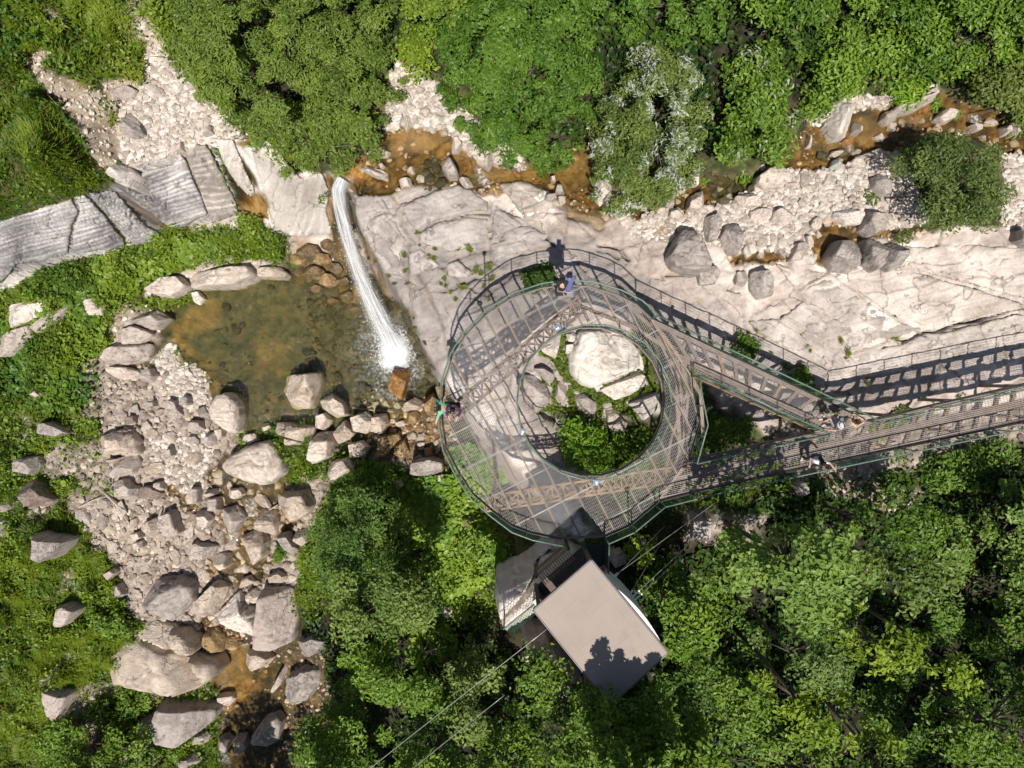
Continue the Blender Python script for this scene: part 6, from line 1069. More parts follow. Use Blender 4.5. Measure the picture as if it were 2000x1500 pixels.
# single tufts rooted in the joints of the rock
TUFT = {}
def tuft(k):
    if k not in TUFT:
        r_ = np.random.default_rng(700+k); n = 70; a = r_.uniform(0, 6.28, n); s = r_.uniform(.3, 1.6, n); L = r_.uniform(.5, 1.2, n); dv = np.stack([np.cos(a)*s, np.sin(a)*s, np.ones(n)], -1); dv /= np.linalg.norm(dv, axis=1, keepdims=True)
        b_ = r_.normal(size=(n, 3))*np.array((.22, .22, 0)); sd = np.stack([-np.sin(a), np.cos(a), 0*a], -1)*.09; m_ = b_+dv*L[:, None]*.5; t_ = b_+dv*L[:, None]; t_[:, 2] -= .15
        v = np.stack([b_, m_-sd, t_, m_+sd], 1).reshape(-1, 3); t = r_.random((n, 1)); col = np.array((.08, .115, .012))+np.array((.14, .15, .03))*t; TUFT[k] = mesh_np('weed_tuft', v, quads(n), np.repeat(col, 4, 0), False); TUFT[k].materials.append(M['grass'])
    return TUFT[k]
RT = random.Random(12)
for lab, grp, L in (('weed tuft rooted in the joints of the grey rock above the platform', 'weed tufts in the grey rock above the platform', '838,500 848,505 850,488 870,560 868,545 930,528 940,535 955,520 862,556 895,487 917,487 790,500 792,530 796,555 815,455 820,480 700,560 720,505 735,510 890,585 880,572 905,562 960,545 945,560 712,465 760,540 770,555 955,585'),
  ('weed tuft on the cracked pale slab above the walkways', 'weed tufts on the cracked pale slab above the walkways', '1560,655 1575,672 1580,685 1650,700 1655,690 1640,665 1690,735 1692,750 1745,618 1745,660 1460,650 1475,645 1500,700 1505,690 1655,770 1770,815 1870,775 1880,770 1820,785'),
  ('weed tuft growing on the grey cliff face', 'weed tufts on the grey cliff face', '330,405 345,415 360,420 350,408 420,400 430,395 95,455 110,462 180,470 235,455 245,468 390,470 60,440'),
  ('weed tuft among the white scree stones', 'weed tufts among the white scree stones', '325,172 330,195 310,185 285,215 275,225 270,300 278,290 255,285 305,155 235,310'),
  ('weed tuft on the white gravel bar', 'weed tufts on the white gravel bar', '1630,365 1655,370 1672,378 1640,372 1715,385 1620,385 1690,363 1660,360'),
  ('grass tuft at the stony edge of the brook rapids', 'grass tufts at the stony edge of the brook rapids', '290,990 285,985 270,1075 200,1015 350,1085 245,1110 275,1140 250,1160 265,790 270,800 255,745 262,750 240,800 300,1420 315,1430 290,1400'),
  ('grass tuft at the edge of the huge white boulder inside the ring', 'grass tufts beside the huge white boulder inside the ring', '1258,700 1262,708 1255,692 1265,700 1242,805 1230,800 1205,795 1290,755 1280,740 1285,765')):
    for q in L.split():
        a, b_ = map(float, q.split(',')); x, y, z = (float(w) for w in ground_at(np.array([a]), np.array([b_])))
        o = bpy.data.objects.new('weed_tuft', tuft(RT.randrange(6))); COL.objects.link(o); o.location = (x, y, z-.02+(.13 if 'slab' in lab or 'cliff' in lab or 'above the platform' in lab else 0)); s = RT.uniform(.07, .17); o.scale = (s*RT.uniform(.7, 1.6), s*RT.uniform(.6, 1.2), s*.5); o.rotation_euler.z = RT.uniform(0, 6.28); tag(o, lab, 'weed', grp)
RZ = 1.1
def rail_pts(s): return [Vector((*at(a, b, RZ), 0)) for a, b in T('P', s)]
def segclip(p, d, polys_in, holes):      # intervals of the line p+t*d inside the outline(s) and outside the holes
    ts = []
    for P in [polys_in]+holes:
        for i in range(len(P)):
            a, b = P[i], P[(i+1) % len(P)]; e = (b[0]-a[0], b[1]-a[1]); D = d[0]*e[1]-d[1]*e[0]
            if abs(D) < 1e-9: continue
            t = ((a[0]-p[0])*e[1]-(a[1]-p[1])*e[0])/D; s = ((a[0]-p[0])*d[1]-(a[1]-p[1])*d[0])/D
            if 0 <= s < 1: ts.append(t)
    ts.sort(); return [(ts[i], ts[i+1]) for i in range(0, len(ts)-1, 2) if ts[i+1]-ts[i] > .02]
def lines_over(P, holes, ang, step):
    d = (math.cos(ang), math.sin(ang)); n = (-d[1], d[0]); q = [p[0]*n[0]+p[1]*n[1] for p in P]; k = math.floor(min(q)/step)*step+step*.5; out = []
    while k < max(q):
        p = (n[0]*k, n[1]*k)
        for a, b in segclip(p, d, P, holes): out.append(((p[0]+d[0]*a, p[1]+d[1]*a), (p[0]+d[0]*b, p[1]+d[1]*b)))
        k += step
    return out
def grating(P, holes, ang, root, z=-.02, s1=.062, s2=.11, w=.0095):
    """real crossing bars of the walkway mesh"""
    b = MB(); 
    for (a, c) in lines_over(P, holes, ang, s1): b.bar((a[0], a[1], z), (c[0], c[1], z), w, .022)
    for (a, c) in lines_over(P, holes, ang+math.pi/2, s2): b.bar((a[0], a[1], z-.012), (c[0], c[1], z-.012), w*.8, .012)
    return b.build('grating', M['mesh'], root)
def railing(P, root, closed=False, step=1.02, outward=1, kick=True):
    P = [Vector(p) for p in P]; Q = P+[P[0]] if closed else P
    b = MB(); b.tube([p+Vector((0, 0, RZ)) for p in Q], .026, 8); b.build('handrail', M['green'], root, None, True)
    b = MB()
    for h in (.32, .58, .84): b.tube([p+Vector((0, 0, h)) for p in Q], .005, 4)
    b.build('infill_rail', M['dgreen'], root, None, True)
    b = MB()
    for a, c in zip(Q[:-1], Q[1:]): b.bar(a+Vector((0, 0, .05)), c+Vector((0, 0, .05)), .012, .14)
    if kick: b.build('kick_plate', M['dgreen'], root)
    L = 0; nxt = 0; n = 0
    for a, c in zip(Q[:-1], Q[1:]):
        d = c-a; l = d.length
        if l < 1e-6: continue
        o = Vector((-d.y, d.x, 0)).normalized()*outward
        while nxt <= L+l and n < 60:
            p = a+d*((nxt-L)/l); m = MB(); m.tube([p+Vector((0, 0, -.15)), p+Vector((0, 0, RZ))], .02, 6); m.tube([p+Vector((0, 0, .75)), p+o*.07+Vector((0, 0, .95)), p+Vector((0, 0, RZ-.02))], .008, 4); m.build('post', M['green'], root, None, True); nxt += step; n += 1
        L += l
def truss(root, A, B, wdt, z, dz, mat, n):
    """flat lattice girder: two chords, cross struts and X bracing, seen from above through the mesh; lower chord pair below"""
    A, B = Vector((*A, z)), Vector((*B, z)); d = (B-A); nrm = Vector((-d.y, d.x, 0)).normalized()*wdt/2; b = MB()
    for zz in (0, -dz):
        o = Vector((0, 0, zz)); s = 1 if zz == 0 else .8
        for k in (-1, 1): b.bar(A+nrm*k*s+o, B+nrm*k*s+o, .07, .07)
        for i in range(n):
            p, q = A+d*(i/n)+o, A+d*((i+1)/n)+o; b.bar(p-nrm*s, p+nrm*s, .045, .045)
            b.bar(p-nrm*s, q+nrm*s, .035, .035); b.bar(p+nrm*s+Vector((0, 0, -.01)), q-nrm*s+Vector((0, 0, -.01)), .035, .035)
    for i in range(n+1):
        p = A+d*(i/n)
        for k in (-1, 1): b.bar(p+nrm*k, p+nrm*k*.8+Vector((0, 0, -dz)), .04, .04, (1, 0, 0))
    for i in range(n):
        for k in (-1, 1): b.bar(A+d*(i/n)+nrm*k, A+d*((i+1)/n)+nrm*k*.8+Vector((0, 0, -dz)), .03, .03)
    return b.build('lattice_truss', mat, root)
def xy(s, z=0.): return [at(a, b, z) for a, b in T('P', s)]
OUT_A = '1285,615 1255,587 1215,567 1160,550 1110,547 1060,553 1000,573 950,605 905,650 880,690 862,745 858,790 857,830 865,880 890,930 920,975 960,1010 1000,1040 1040,1055 1100,1067'
OUT_B = '1190,1062 1240,1040 1300,990'
RIGHT = '1367,733 1370,765 1383,830 1362,905'
rA, rB, rR = rail_pts(OUT_A), rail_pts(OUT_B), rail_pts(RIGHT)
ringP = [(p.x, p.y) for p in rA]+[(p.x, p.y) for p in rB]+[(p.x, p.y) for p in rR[::-1]]
icx, icy = at(1161, 786, RZ); ri = 151/F*(H-RZ); NI = 22
inner_pts = [Vector((icx+ri*math.cos(2*math.pi*k/NI), icy+ri*1.01*math.sin(2*math.pi*k/NI), 0)) for k in range(NI)]
hole = [(p.x, p.y) for p in inner_pts]
ring = empty('viewing_platform', (icx, icy, 0), 'circular steel mesh viewing platform with a round hole and green railings over the rocks', 'platform')
JA = math.atan2(-.891, .454)             # joists run down to the right in the photo
grating(ringP, [hole], JA, ring)
for (a, c) in lines_over(ringP, [hole], JA, .56):
    mid = ((a[0]+c[0])/2, (a[1]+c[1])/2)
    k = (abs(round(mid[0]*7)) % 3) == 0
    b = MB(); b.bar((*a, -.13), (*c, -.13), .05, .14); b.build('joist', M['rusto'] if k else M['rust'], ring)
b = MB()
for (a, c) in lines_over(ringP, [hole], JA+math.pi/2, 1.25): b.bar((*a, -.052), (*c, -.052), .03, .03)
b.build('seam_bar', M['mesh'], ring)
for nm, P in (('edge_beam', ringP), ('edge_beam', hole)):
    b = MB()
    for i in range(len(P)):
        a, c = P[i], P[(i+1) % len(P)]; s = .985 if P is ringP else 1.0
        b.bar((*a, -.11), (*c, -.11), .06, .15)
    b.build(nm, M['rust'], ring)
zt = -.45
truss(ring, at(880, 812, zt), at(1140, 590, zt), .52, zt, .5, M['rust'], 15)
truss(ring, at(945, 985, zt), at(1392, 915, zt), .52, zt, .5, M['rusto'], 20)
for s, w in (('1090,580 1240,640 1325,695', .13), ('1130,585 1150,628', .10), ('1230,600 1326,690 1368,770 1373,855', .12), ('1325,695 1322,780 1330,920', .13), ('1325,695 1345,760 1335,860 1300,960', .10), ('1345,640 1330,695', .10), ('1368,770 1345,740 1325,695', .09), ('1300,660 1345,840 1390,905', .08), ('1345,755 1310,860 1295,960', .08), ('1270,625 1330,760 1345,900', .09)):
    P = T('P', s); b = MB(); zz = -.55
    for p, q in zip(P[:-1], P[1:]): b.bar((*at(*p, zz), zz), (*at(*q, zz), zz), w, .10); zz -= .003
    b.build('brace', M['rust'], ring)
b = MB(); c0 = at3(1325, 695, -.47); b.box(c0, (.16, .05, 0), (-.05, .16, 0), (0, 0, .012)); b.build('gusset_plate', M['rust'], ring)
for px, py in ((1130, 600), (1010, 700), (900, 800), (1330, 700), (1345, 850), (1370, 920), (1120, 960), (960, 985), (1230, 945)):   # columns down to the rock
    x, y = at(px, py, -.6); g = float(zat(np.array([x]), np.array([y]))[0]); b = MB(); b.tube([(x, y, g-.2), (x, y, -.5)], .075, 8); b.build('column', M['rust'], ring, None, True)
railing(rA, ring, outward=-1); railing(rB, ring, outward=-1); railing(rR, ring); railing(inner_pts, ring, True, .98, -1)
# landing between the platform and the hut
b = MB(); land = xy('1138,1064 1190,1064 1192,1125 1150,1100', 0); b.prism(land, -.06, -.03); b.build('landing_plate', M['dark'], ring)
railing(rail_pts('1190,1064 1188,1122'), ring, step=.9, kick=True)
b = MB(); b.bar((*at(1142, 1068, 0), RZ), (*at(1142, 1108, 0), RZ), .04, .04); b.bar((*at(1142, 1068, 0), 0), (*at(1142, 1068, 0), RZ), .04, .04, (1, 0, 0)); b.bar((*at(1142, 1068, .6), .6), (*at(1142, 1108, .6), .6), .03, .03); b.build('gate_rail', M['dark'], ring)
# ---------------- straight walkways
def walkway(name, label, top, bot, ang, root_px, cells_step, rows, xs):
    tp, bt = rail_pts(top), rail_pts(bot); P = [(p.x, p.y) for p in tp]+[(p.x, p.y) for p in bt[::-1]]
    r = empty(name, (*at(*root_px, 0), 0), label, 'walkway'); grating(P, [], ang, r, .0 if rows == 1 else -.021)
    return r, tp, bt, P
aL = math.atan2(at(2000, 790)[1]-at(1360, 930)[1], at(2000, 790)[0]-at(1360, 930)[0])
long_w, tpL, btL, PL = walkway('walkway', 'long straight mesh walkway running out to the picture edge with green rails', '1363,906 1500,876 1620,849 1728,826 1860,794 2000,762 2200,714', '1302,990 1400,965 1600,922 1800,880 2000,838 2200,796', aL, (1700, 880), .66, 2, 0)
aD = math.atan2(at(1725, 825)[1]-at(1285, 615)[1], at(1725, 825)[0]-at(1285, 615)[0])
diag_w, tpD, btD, PD = walkway('walkway', 'shorter diagonal mesh walkway joining the ring to the long walkway', '1286,617 1500,717 1725,825', '1372,734 1500,792 1618,845', aD, (1500, 745), .66, 1, 0)
railing(tpL[3:], long_w, step=1.05); railing(tpL[:3], long_w, step=1.05); railing(btL, long_w, step=1.05, outward=-1)
railing(tpD, diag_w, step=1.05); railing(btD, diag_w, step=1.05, outward=-1)
def lerp_edge(P, t):
    L = [0]; 
    for a, c in zip(P[:-1], P[1:]): L.append(L[-1]+(c-a).length)
    s = t*L[-1]
    for i in range(len(P)-1):
        if s <= L[i+1] or i == len(P)-2: return P[i].lerp(P[i+1], (s-L[i])/(L[i+1]-L[i]))
def deck_frame(root, tp, bt, n, rows, lo, hi, flange=.13):
    """long flanges, cross members with gusseted (rounded) corners"""
    for v in ([lo, hi] if rows == 1 else [lo, (lo+hi)/2, hi]):
        b = MB()
        for i in range(n): b.bar(lerp_edge(tp, i/n).lerp(lerp_edge(bt, i/n), v)+Vector((0, 0, -.12)), lerp_edge(tp, (i+1)/n).lerp(lerp_edge(bt, (i+1)/n), v)+Vector((0, 0, -.12)), flange*(2.0 if 0 < v-lo < hi-lo else 1.2), .15)
        b.build('beam', M['rust'], root)
    for i in range(n+1):
        a, c = lerp_edge(tp, i/n).lerp(lerp_edge(bt, i/n), lo), lerp_edge(tp, i/n).lerp(lerp_edge(bt, i/n), hi); b = MB(); z = Vector((0, 0, -.125)); b.bar(a+z, c+z, .115, .14)
        al = (lerp_edge(tp, min(1, i/n+.01))-lerp_edge(tp, max(0, i/n-.01))).normalized()
        for u in ([lo, hi] if rows == 1 else [lo, (lo+hi)/2, (lo+hi)/2+1e-4, hi]):
            p = lerp_edge(tp, i/n).lerp(lerp_edge(bt, i/n), u); inw = (c-a).normalized()*(1 if u == lo or u > (lo+hi)/2 and u < hi else -1)
            for s in (-1, 1):
                q = [p+inw*.06+al*s*.02, p+inw*.06+al*s*.12, p+inw*.17+al*s*.02]; zz = -.06; k = len(b.v)
                for w in q: b.v.append(Vector((w.x, w.y, zz)))
                b.f.append((k, k+1, k+2))
        b.build('cross_member', M['rust'] if i % 4 else M['rusto'], root)
deck_frame(long_w, tpL, btL, 25, 2, .04, .96); deck_frame(diag_w, tpD, btD, 13, 1, .04, .66, .17)
b = MB()   # lower side girder of the diagonal walkway
for i in range(13): b.bar(lerp_edge(tpD, i/13).lerp(lerp_edge(btD, i/13), .98)+Vector((0, 0, -.25)), lerp_edge(tpD, (i+1)/13).lerp(lerp_edge(btD, (i+1)/13), .98)+Vector((0, 0, -.25)), .06, .2)
b.build('beam', M['rusto'], diag_w)
for i in (1, 5, 9, 13, 17, 21): # legs
    for tp, bt, r in ((tpL, btL, long_w),):
        for v in (.1, .9):
            p = lerp_edge(tp, i/25).lerp(lerp_edge(bt, i/25), v); g = float(zat(np.array([p.x]), np.array([p.y]))[0]); b = MB(); b.tube([(p.x, p.y, g-.2), (p.x, p.y, -.1)], .06, 8); b.build('leg', M['rust'], r, None, True)
for i in (3, 8):
    p = lerp_edge(tpD, i/13).lerp(lerp_edge(btD, i/13), .4); g = float(zat(np.array([p.x]), np.array([p.y]))[0]); b = MB(); b.tube([(p.x, p.y, g-.2), (p.x, p.y, -.1)], .06, 8); b.build('leg', M['rust'], diag_w, None, True)
# ---------------- signs on the inner rail, lamp posts
M['sign'] = plain('sign_panel', (.15, .19, .27), .35, var=.04); M['signw'] = plain('sign_mark', (.75, .75, .72), .5, var=.03)
for px, py, az, lab in ((1090, 640, math.radians(205), 'blue grey information panel on the inner rail where the upper lattice truss meets it'), (1020, 843, math.radians(250), 'tilted blue grey information panel on the inner rail nearest the white rock edge'), (1164, 942, math.radians(270), 'square pale blue information panel on the inner rail above the long truss')):
    p = at3(px, py, 1.12); r = empty('info_sign', (p.x, p.y, 0), lab, 'sign', None, 0); n = Vector((math.cos(az), math.sin(az), 0)); s = Vector((-n.y, n.x, 0)); up = (n*.30+Vector((0, 0, .16)))
    b = MB(); b.box(p, s*.095, n*.095+Vector((0, 0, -.04)), Vector((n.x*.012, n.y*.012, .012))*.7); b.build('panel', M['sign'], r)
    b = MB(); q = p+Vector((0, 0, .012))+s*.02; b.tube([q+n*.0, q+n*.0+Vector((0, 0, .008))], .036, 10); b.box(q+n*.065+Vector((0, 0, -.006)), s*.02, n*.03+Vector((0, 0, -.01)), Vector((0, 0, .006))); b.build('printed_mark', M['signw'], r)
    b = MB(); b.bar((p.x-n.x*.1, p.y-n.y*.1, .5), (p.x-n.x*.02, p.y-n.y*.02, 1.08), .03, .03); b.build('bracket', M['dgreen'], r)
for px, py, lab in ((944, 610, 'thin tall lamp post on the outer rail at the waterfall side of the ring'), (1228, 1025, 'thin lamp post on the rail at the corner where the long walkway meets the ring')):
    x, y = at(px, py, 0); r = empty('lamp_post', (x, y, 0), lab, 'lamp post'); b = MB(); b.tube([(x, y, 0), (x, y, 2.6)], .022, 7); b.build('pole', M['dgreen'], r, None, True); b = MB(); b.tube([(x, y, 2.6), (x, y, 2.66), (x, y, 2.74), (x, y, 2.78)], [.03, .08, .08, .02], 10); b.build('lamp_head', M['dark'], r, None, True)
# ---------------- hut
ZR = 2.6
RC4 = [Vector((*at(a, b_, ZR), 0)) for a, b_ in ((1155, 1095), (1303, 1275), (1193, 1378), (1043, 1192))]
hc = sum(RC4, Vector())/4
hut = empty('station_hut', (hc.x, hc.y, 0), 'wooden cable station hut with a flat tan roof and white side wall beside the platform', 'hut')
def roof_mat():
    m = plain('tan_roof_sheet', (.285, .235, .20), .75, var=.05, sc=1.2, c2=(.262, .213, .18), bump=.05); nt = m.node_tree; pb = [n for n in nt.nodes if n.type == 'BSDF_PRINCIPLED'][0]; src = pb.inputs['Base Color'].links[0].from_socket
    tc = N(nt, 'ShaderNodeTexCoord'); mp = N(nt, 'ShaderNodeMapping'); mp.inputs['Rotation'].default_value = (0, 0, -math.atan2(RC4[1].y-RC4[0].y, RC4[1].x-RC4[0].x)); nt.links.new(tc.outputs['Object'], mp.inputs['Vector'])
    br = N(nt, 'ShaderNodeTexBrick'); br.inputs['Scale'].default_value = 1.0; br.inputs['Brick Width'].default_value = 1.25; br.inputs['Row Height'].default_value = .85; br.inputs['Mortar Size'].default_value = .007; br.inputs['Color1'].default_value = (1, 1, 1, 1); br.inputs['Color2'].default_value = (.96, .96, .96, 1); br.inputs['Mortar'].default_value = (.84, .82, .80, 1); nt.links.new(mp.outputs[0], br.inputs['Vector'])
    mx = N(nt, 'ShaderNodeMix', data_type='RGBA', blend_type='MULTIPLY'); mx.inputs['Factor'].default_value = 1; nt.links.new(src, mx.inputs[6]); nt.links.new(br.outputs['Color'], mx.inputs[7])
    st = N(nt, 'ShaderNodeTexNoise'); st.inputs['Scale'].default_value = .9; st.inputs['Detail'].default_value = 6; nt.links.new(tc.outputs['Object'], st.inputs['Vector'])
    r = N(nt, 'ShaderNodeMapRange'); r.inputs[1].default_value = .58; r.inputs[2].default_value = .72; r.inputs[3].default_value = 1; r.inputs[4].default_value = .80; nt.links.new(st.outputs['Fac'], r.inputs[0])
    sc = N(nt, 'ShaderNodeVectorMath', operation='SCALE'); nt.links.new(mx.outputs[2], sc.inputs[0]); nt.links.new(r.outputs[0], sc.inputs['Scale']); nt.links.new(sc.outputs[0], pb.inputs['Base Color']); return m
M['roof'] = roof_mat(); M['trim'] = plain('roof_edge_trim', (.16, .14, .13), .6); M['white'] = plain('white_painted_panel', (.72, .70, .64), .6, var=.04); M['wood'] = plain('weathered_timber', (.36, .25, .14), .8, c2=(.25, .17, .10)); M['plank'] = plain('dark_plank_wall', (.12, .09, .07), .8)
b = MB(); b.prism([(p.x, p.y) for p in RC4], ZR-.05, ZR); b.build('roof', M['roof'], hut)
b = MB()
for i in range(4): a, c = RC4[i], RC4[(i+1) % 4]; o = Vector(((c-a).y, -(c-a).x, 0)).normalized()*-.025; b.bar(a+o+Vector((0, 0, ZR-.07)), c+o+Vector((0, 0, ZR-.07)), .03, .15)
b.build('roof_trim', M['trim'], hut)
ins = [p+(hc-p)*.06 for p in RC4]; ex = (RC4[1]-RC4[0]).normalized(); ey = (RC4[3]-RC4[0]).normalized()
outR = -ey
# white side wall bows outward and stands under the upper right roof edge
b = MB(); Ls = (RC4[1]-RC4[0]).length; cur = []
for i in range(13): t = .28+.70*i/12; cur.append(RC4[0]+ex*Ls*t+outR*(.19*math.sin(math.pi*min(1, (t-.28)/.72*.9+.08))-.02))
b.prism([(p.x, p.y) for p in cur]+[(p.x-outR.x*.1, p.y-outR.y*.1) for p in (RC4[0]+ex*Ls*.98, RC4[0]+ex*Ls*.28)], .1, ZR-.09)
b.build('side_wall', M['white'], hut)
def wall(a, c, z0, z1, mat, nm):
    b = MB(); d = (c-a); n = Vector((-d.y, d.x, 0)).normalized()*.04; b.box((a+c)/2+Vector((0, 0, (z0+z1)/2)), d/2, n, (0, 0, (z1-z0)/2)); return b.build(nm, mat, hut)
wall(ins[1], ins[2], -.5, ZR-.06, M['plank'], 'wall'); wall(ins[2], ins[3], -.5, 1.0, M['plank'], 'wall'); wall(ins[0]+ex*1.0-outR*.1, ins[1]-outR*.1, -.5, ZR-.9, M['plank'], 'wall')
b = MB(); b.prism([(p.x, p.y) for p in ins], -.08, -.02); b.build('floor', M['plank'], hut)
for p in ins: b = MB(); b.box(p*.98+hc*.02+Vector((0, 0, 1.1)), (.06, 0, 0), (0, .06, 0), (0, 0, 1.45)); b.build('post', M['plank'], hut)
# slatted timber balustrade on the platform side
fa, fb = RC4[3]-ex*.38+ey*-.0, RC4[0]-ex*.38
b = MB(); d = fb-fa
for h in (.25, .95): b.bar(fa.lerp(fb, .22)+Vector((0, 0, h)), fa.lerp(fb, .80)+Vector((0, 0, h)), .07, .05)
b.build('balustrade_rail', M['wood'], hut)
for i in range(15): p = fa.lerp(fb, .24+.54*i/14); b = MB(); b.bar(p+Vector((0, 0, .9)), p+ex*.42+Vector((0, 0, .98)), .028, .05); b.bar(p+Vector((0, 0, 0)), p+Vector((0, 0, .95)), .035, .05, (1, 0, 0)); b.build('slat', M['wood'], hut)
for t_ in (0, 1): b = MB(); p = fa.lerp(fb, .21+.6*t_); b.bar(p+Vector((0, 0, -.5)), p+Vector((0, 0, 1.1)), .08, .08, (1, 0, 0)); b.build('balustrade_post', M['dgreen'], hut)
b = MB(); q = at3(1050, 1177, .9); b.box(q, ex*.16, ey*.09, Vector((0, 0, .12))); b.build('junction_box', plain('grey_box', (.42, .45, .38), .5), hut)
# green diamond mesh fence by the hut
ga, gb = at3(983, 1229, .4), at3(1046, 1178, .4); ga.z = gb.z = 0; fence = empty('mesh_fence', (ga.x, ga.y, -.6), 'green diamond wire fence leaning out beside the hut and the white rock', 'fence')
b = MB(); out = ex*.55; up = Vector((0, 0, -1.0)); nu, nv = 10, 5
def fp_(u, v): return ga.lerp(gb, u)+out*v+Vector((0, 0, .4))+up*v*.9
for i in range(-nv, nu):
    for sgn in (0, 1):
        pts_ = []
        for k in range(nv+1):
            u = (i+k)/nu if sgn == 0 else (i+nv-k)/nu
            if 0 <= u <= 1: pts_.append(fp_(u, k/nv))
        if len(pts_) > 1: b.tube([pts_[0], pts_[-1]], .007, 4)
b.build('wire_mesh', plain('green_wire', (.02, .13, .08), .5), fence); b = MB(); b.tube([fp_(0, 0), fp_(1, 0)], .03, 6); b.build('top_rail', M['green'], fence, None, True)
for u in (0.02, .98): b = MB(); p = fp_(u, .0); b.tube([p, p+Vector((0, 0, -2.0))], .03, 6); b.build('post', M['dgreen'], fence, None, True)
# cables
M['cable'] = plain('steel_cable', (.45, .44, .42), .4, .5)
def cable(lab, a, b_, r=.014, sag=.05, clips=0):
    a, b_ = Vector(a), Vector(b_); P = [a.lerp(b_, t)+Vector((0, 0, -sag*4*t*(1-t))) for t in np.linspace(0, 1, 14)]; root = empty('cable', tuple(a), lab, 'cable'); m = MB(); m.tube(P, r, 6); m.build('strand', M['cable'], root, None, True)
    if clips:
        m = MB()
        for k in range(clips):
            p = a.lerp(b_, .01+k*.014*6/max(1, (b_-a).length)); m.box(p, (.024, .01, 0), (-.01, .024, 0), (0, 0, .03))
        m.build('cable_clamp', M['signw'], root)
cable('thin cable from the hut roof edge to the bottom, upper of two', at3(1068, 1229, 1.9), at3(640, 1567, -1), .012)
cable('thin cable from the dark trees to the bottom edge, lower of two', at3(985, 1358, 1.0), at3(700, 1588, -1), .010)
for a, b_, z1, lab in (((1190, 1132), (1400, 980), -1.6, 'guy cable from the hut corner, nearest the gate railing'), ((1194, 1134), (1300, 1026), -2.2, 'guy cable with clamps from the hut corner, steeper one'), ((1228, 1165), (1300, 1046), -2.2, 'steep guy cable from behind the white wall'), ((1233, 1168), (1415, 1000), -1.4, 'guy cable with clamps from the white wall to the stony anchor'), ((1240, 1172), (1372, 1052), -1.5, 'guy cable from the white wall, lowest of the fan')):
    cable(lab, at3(*a, 1.6), at3(*b_, z1), .012, .03, 5)
x, y = at(1372, 1036, -1.4); g = float(zat(np.array([x]), np.array([y]))[0]); b = MB()
b.prism([(x-.35, y-.3), (x+.3, y-.35), (x+.34, y+.3), (x-.3, y+.33)], g-.6, g+.25); b.prism([(x-.2, y-.16), (x+.16, y-.2), (x+.18, y+.16), (x-.16, y+.18)], g+.25, g+.31); tag(b.build('anchor_block', plain('stained_concrete', (.40, .36, .33), .9), None, (x, y, g)), 'squared concrete anchor block on the stony patch below the walkway', 'anchor')
bx, by = at(1179, 1112, 1.0); b = MB(); b.tube([(bx, by, .75), (bx, by, .80), (bx, by, .9), (bx, by, 1.0), (bx, by, 1.03)], [.02, .065, .075, .06, .01], 10); tag(b.build('hanging_ball', plain('red_plastic', (.5, .03, .02), .4), None, (bx, by, .9), True), 'small red ball in the shade beside the gate railing', 'ball')
def skin(name, J, E, R, mat, parent, sub=1, root=0):
    me = bpy.data.meshes.new(name); me.from_pydata([tuple(v) for v in J], E, []); o = put(name, me, mat, parent); md = o.modifiers.new('skin', 'SKIN'); md.use_smooth_shade = True
    for i, v in enumerate(me.skin_vertices[0].data): r = R[i]; v.radius = r if isinstance(r, tuple) else (r, r); v.use_root = (i == root)
    s = o.modifiers.new('sub', 'SUBSURF'); s.levels = s.render_levels = sub; return o
M['skin'] = plain('skin', (.52, .32, .23), .55, var=.04); M['eye'] = plain('eye', (.05, .03, .02), .2)
CL = {}
def cloth(c):
    if c not in CL: CL[c] = plain('cloth', c, .9, var=.08, sc=18)
    return CL[c]
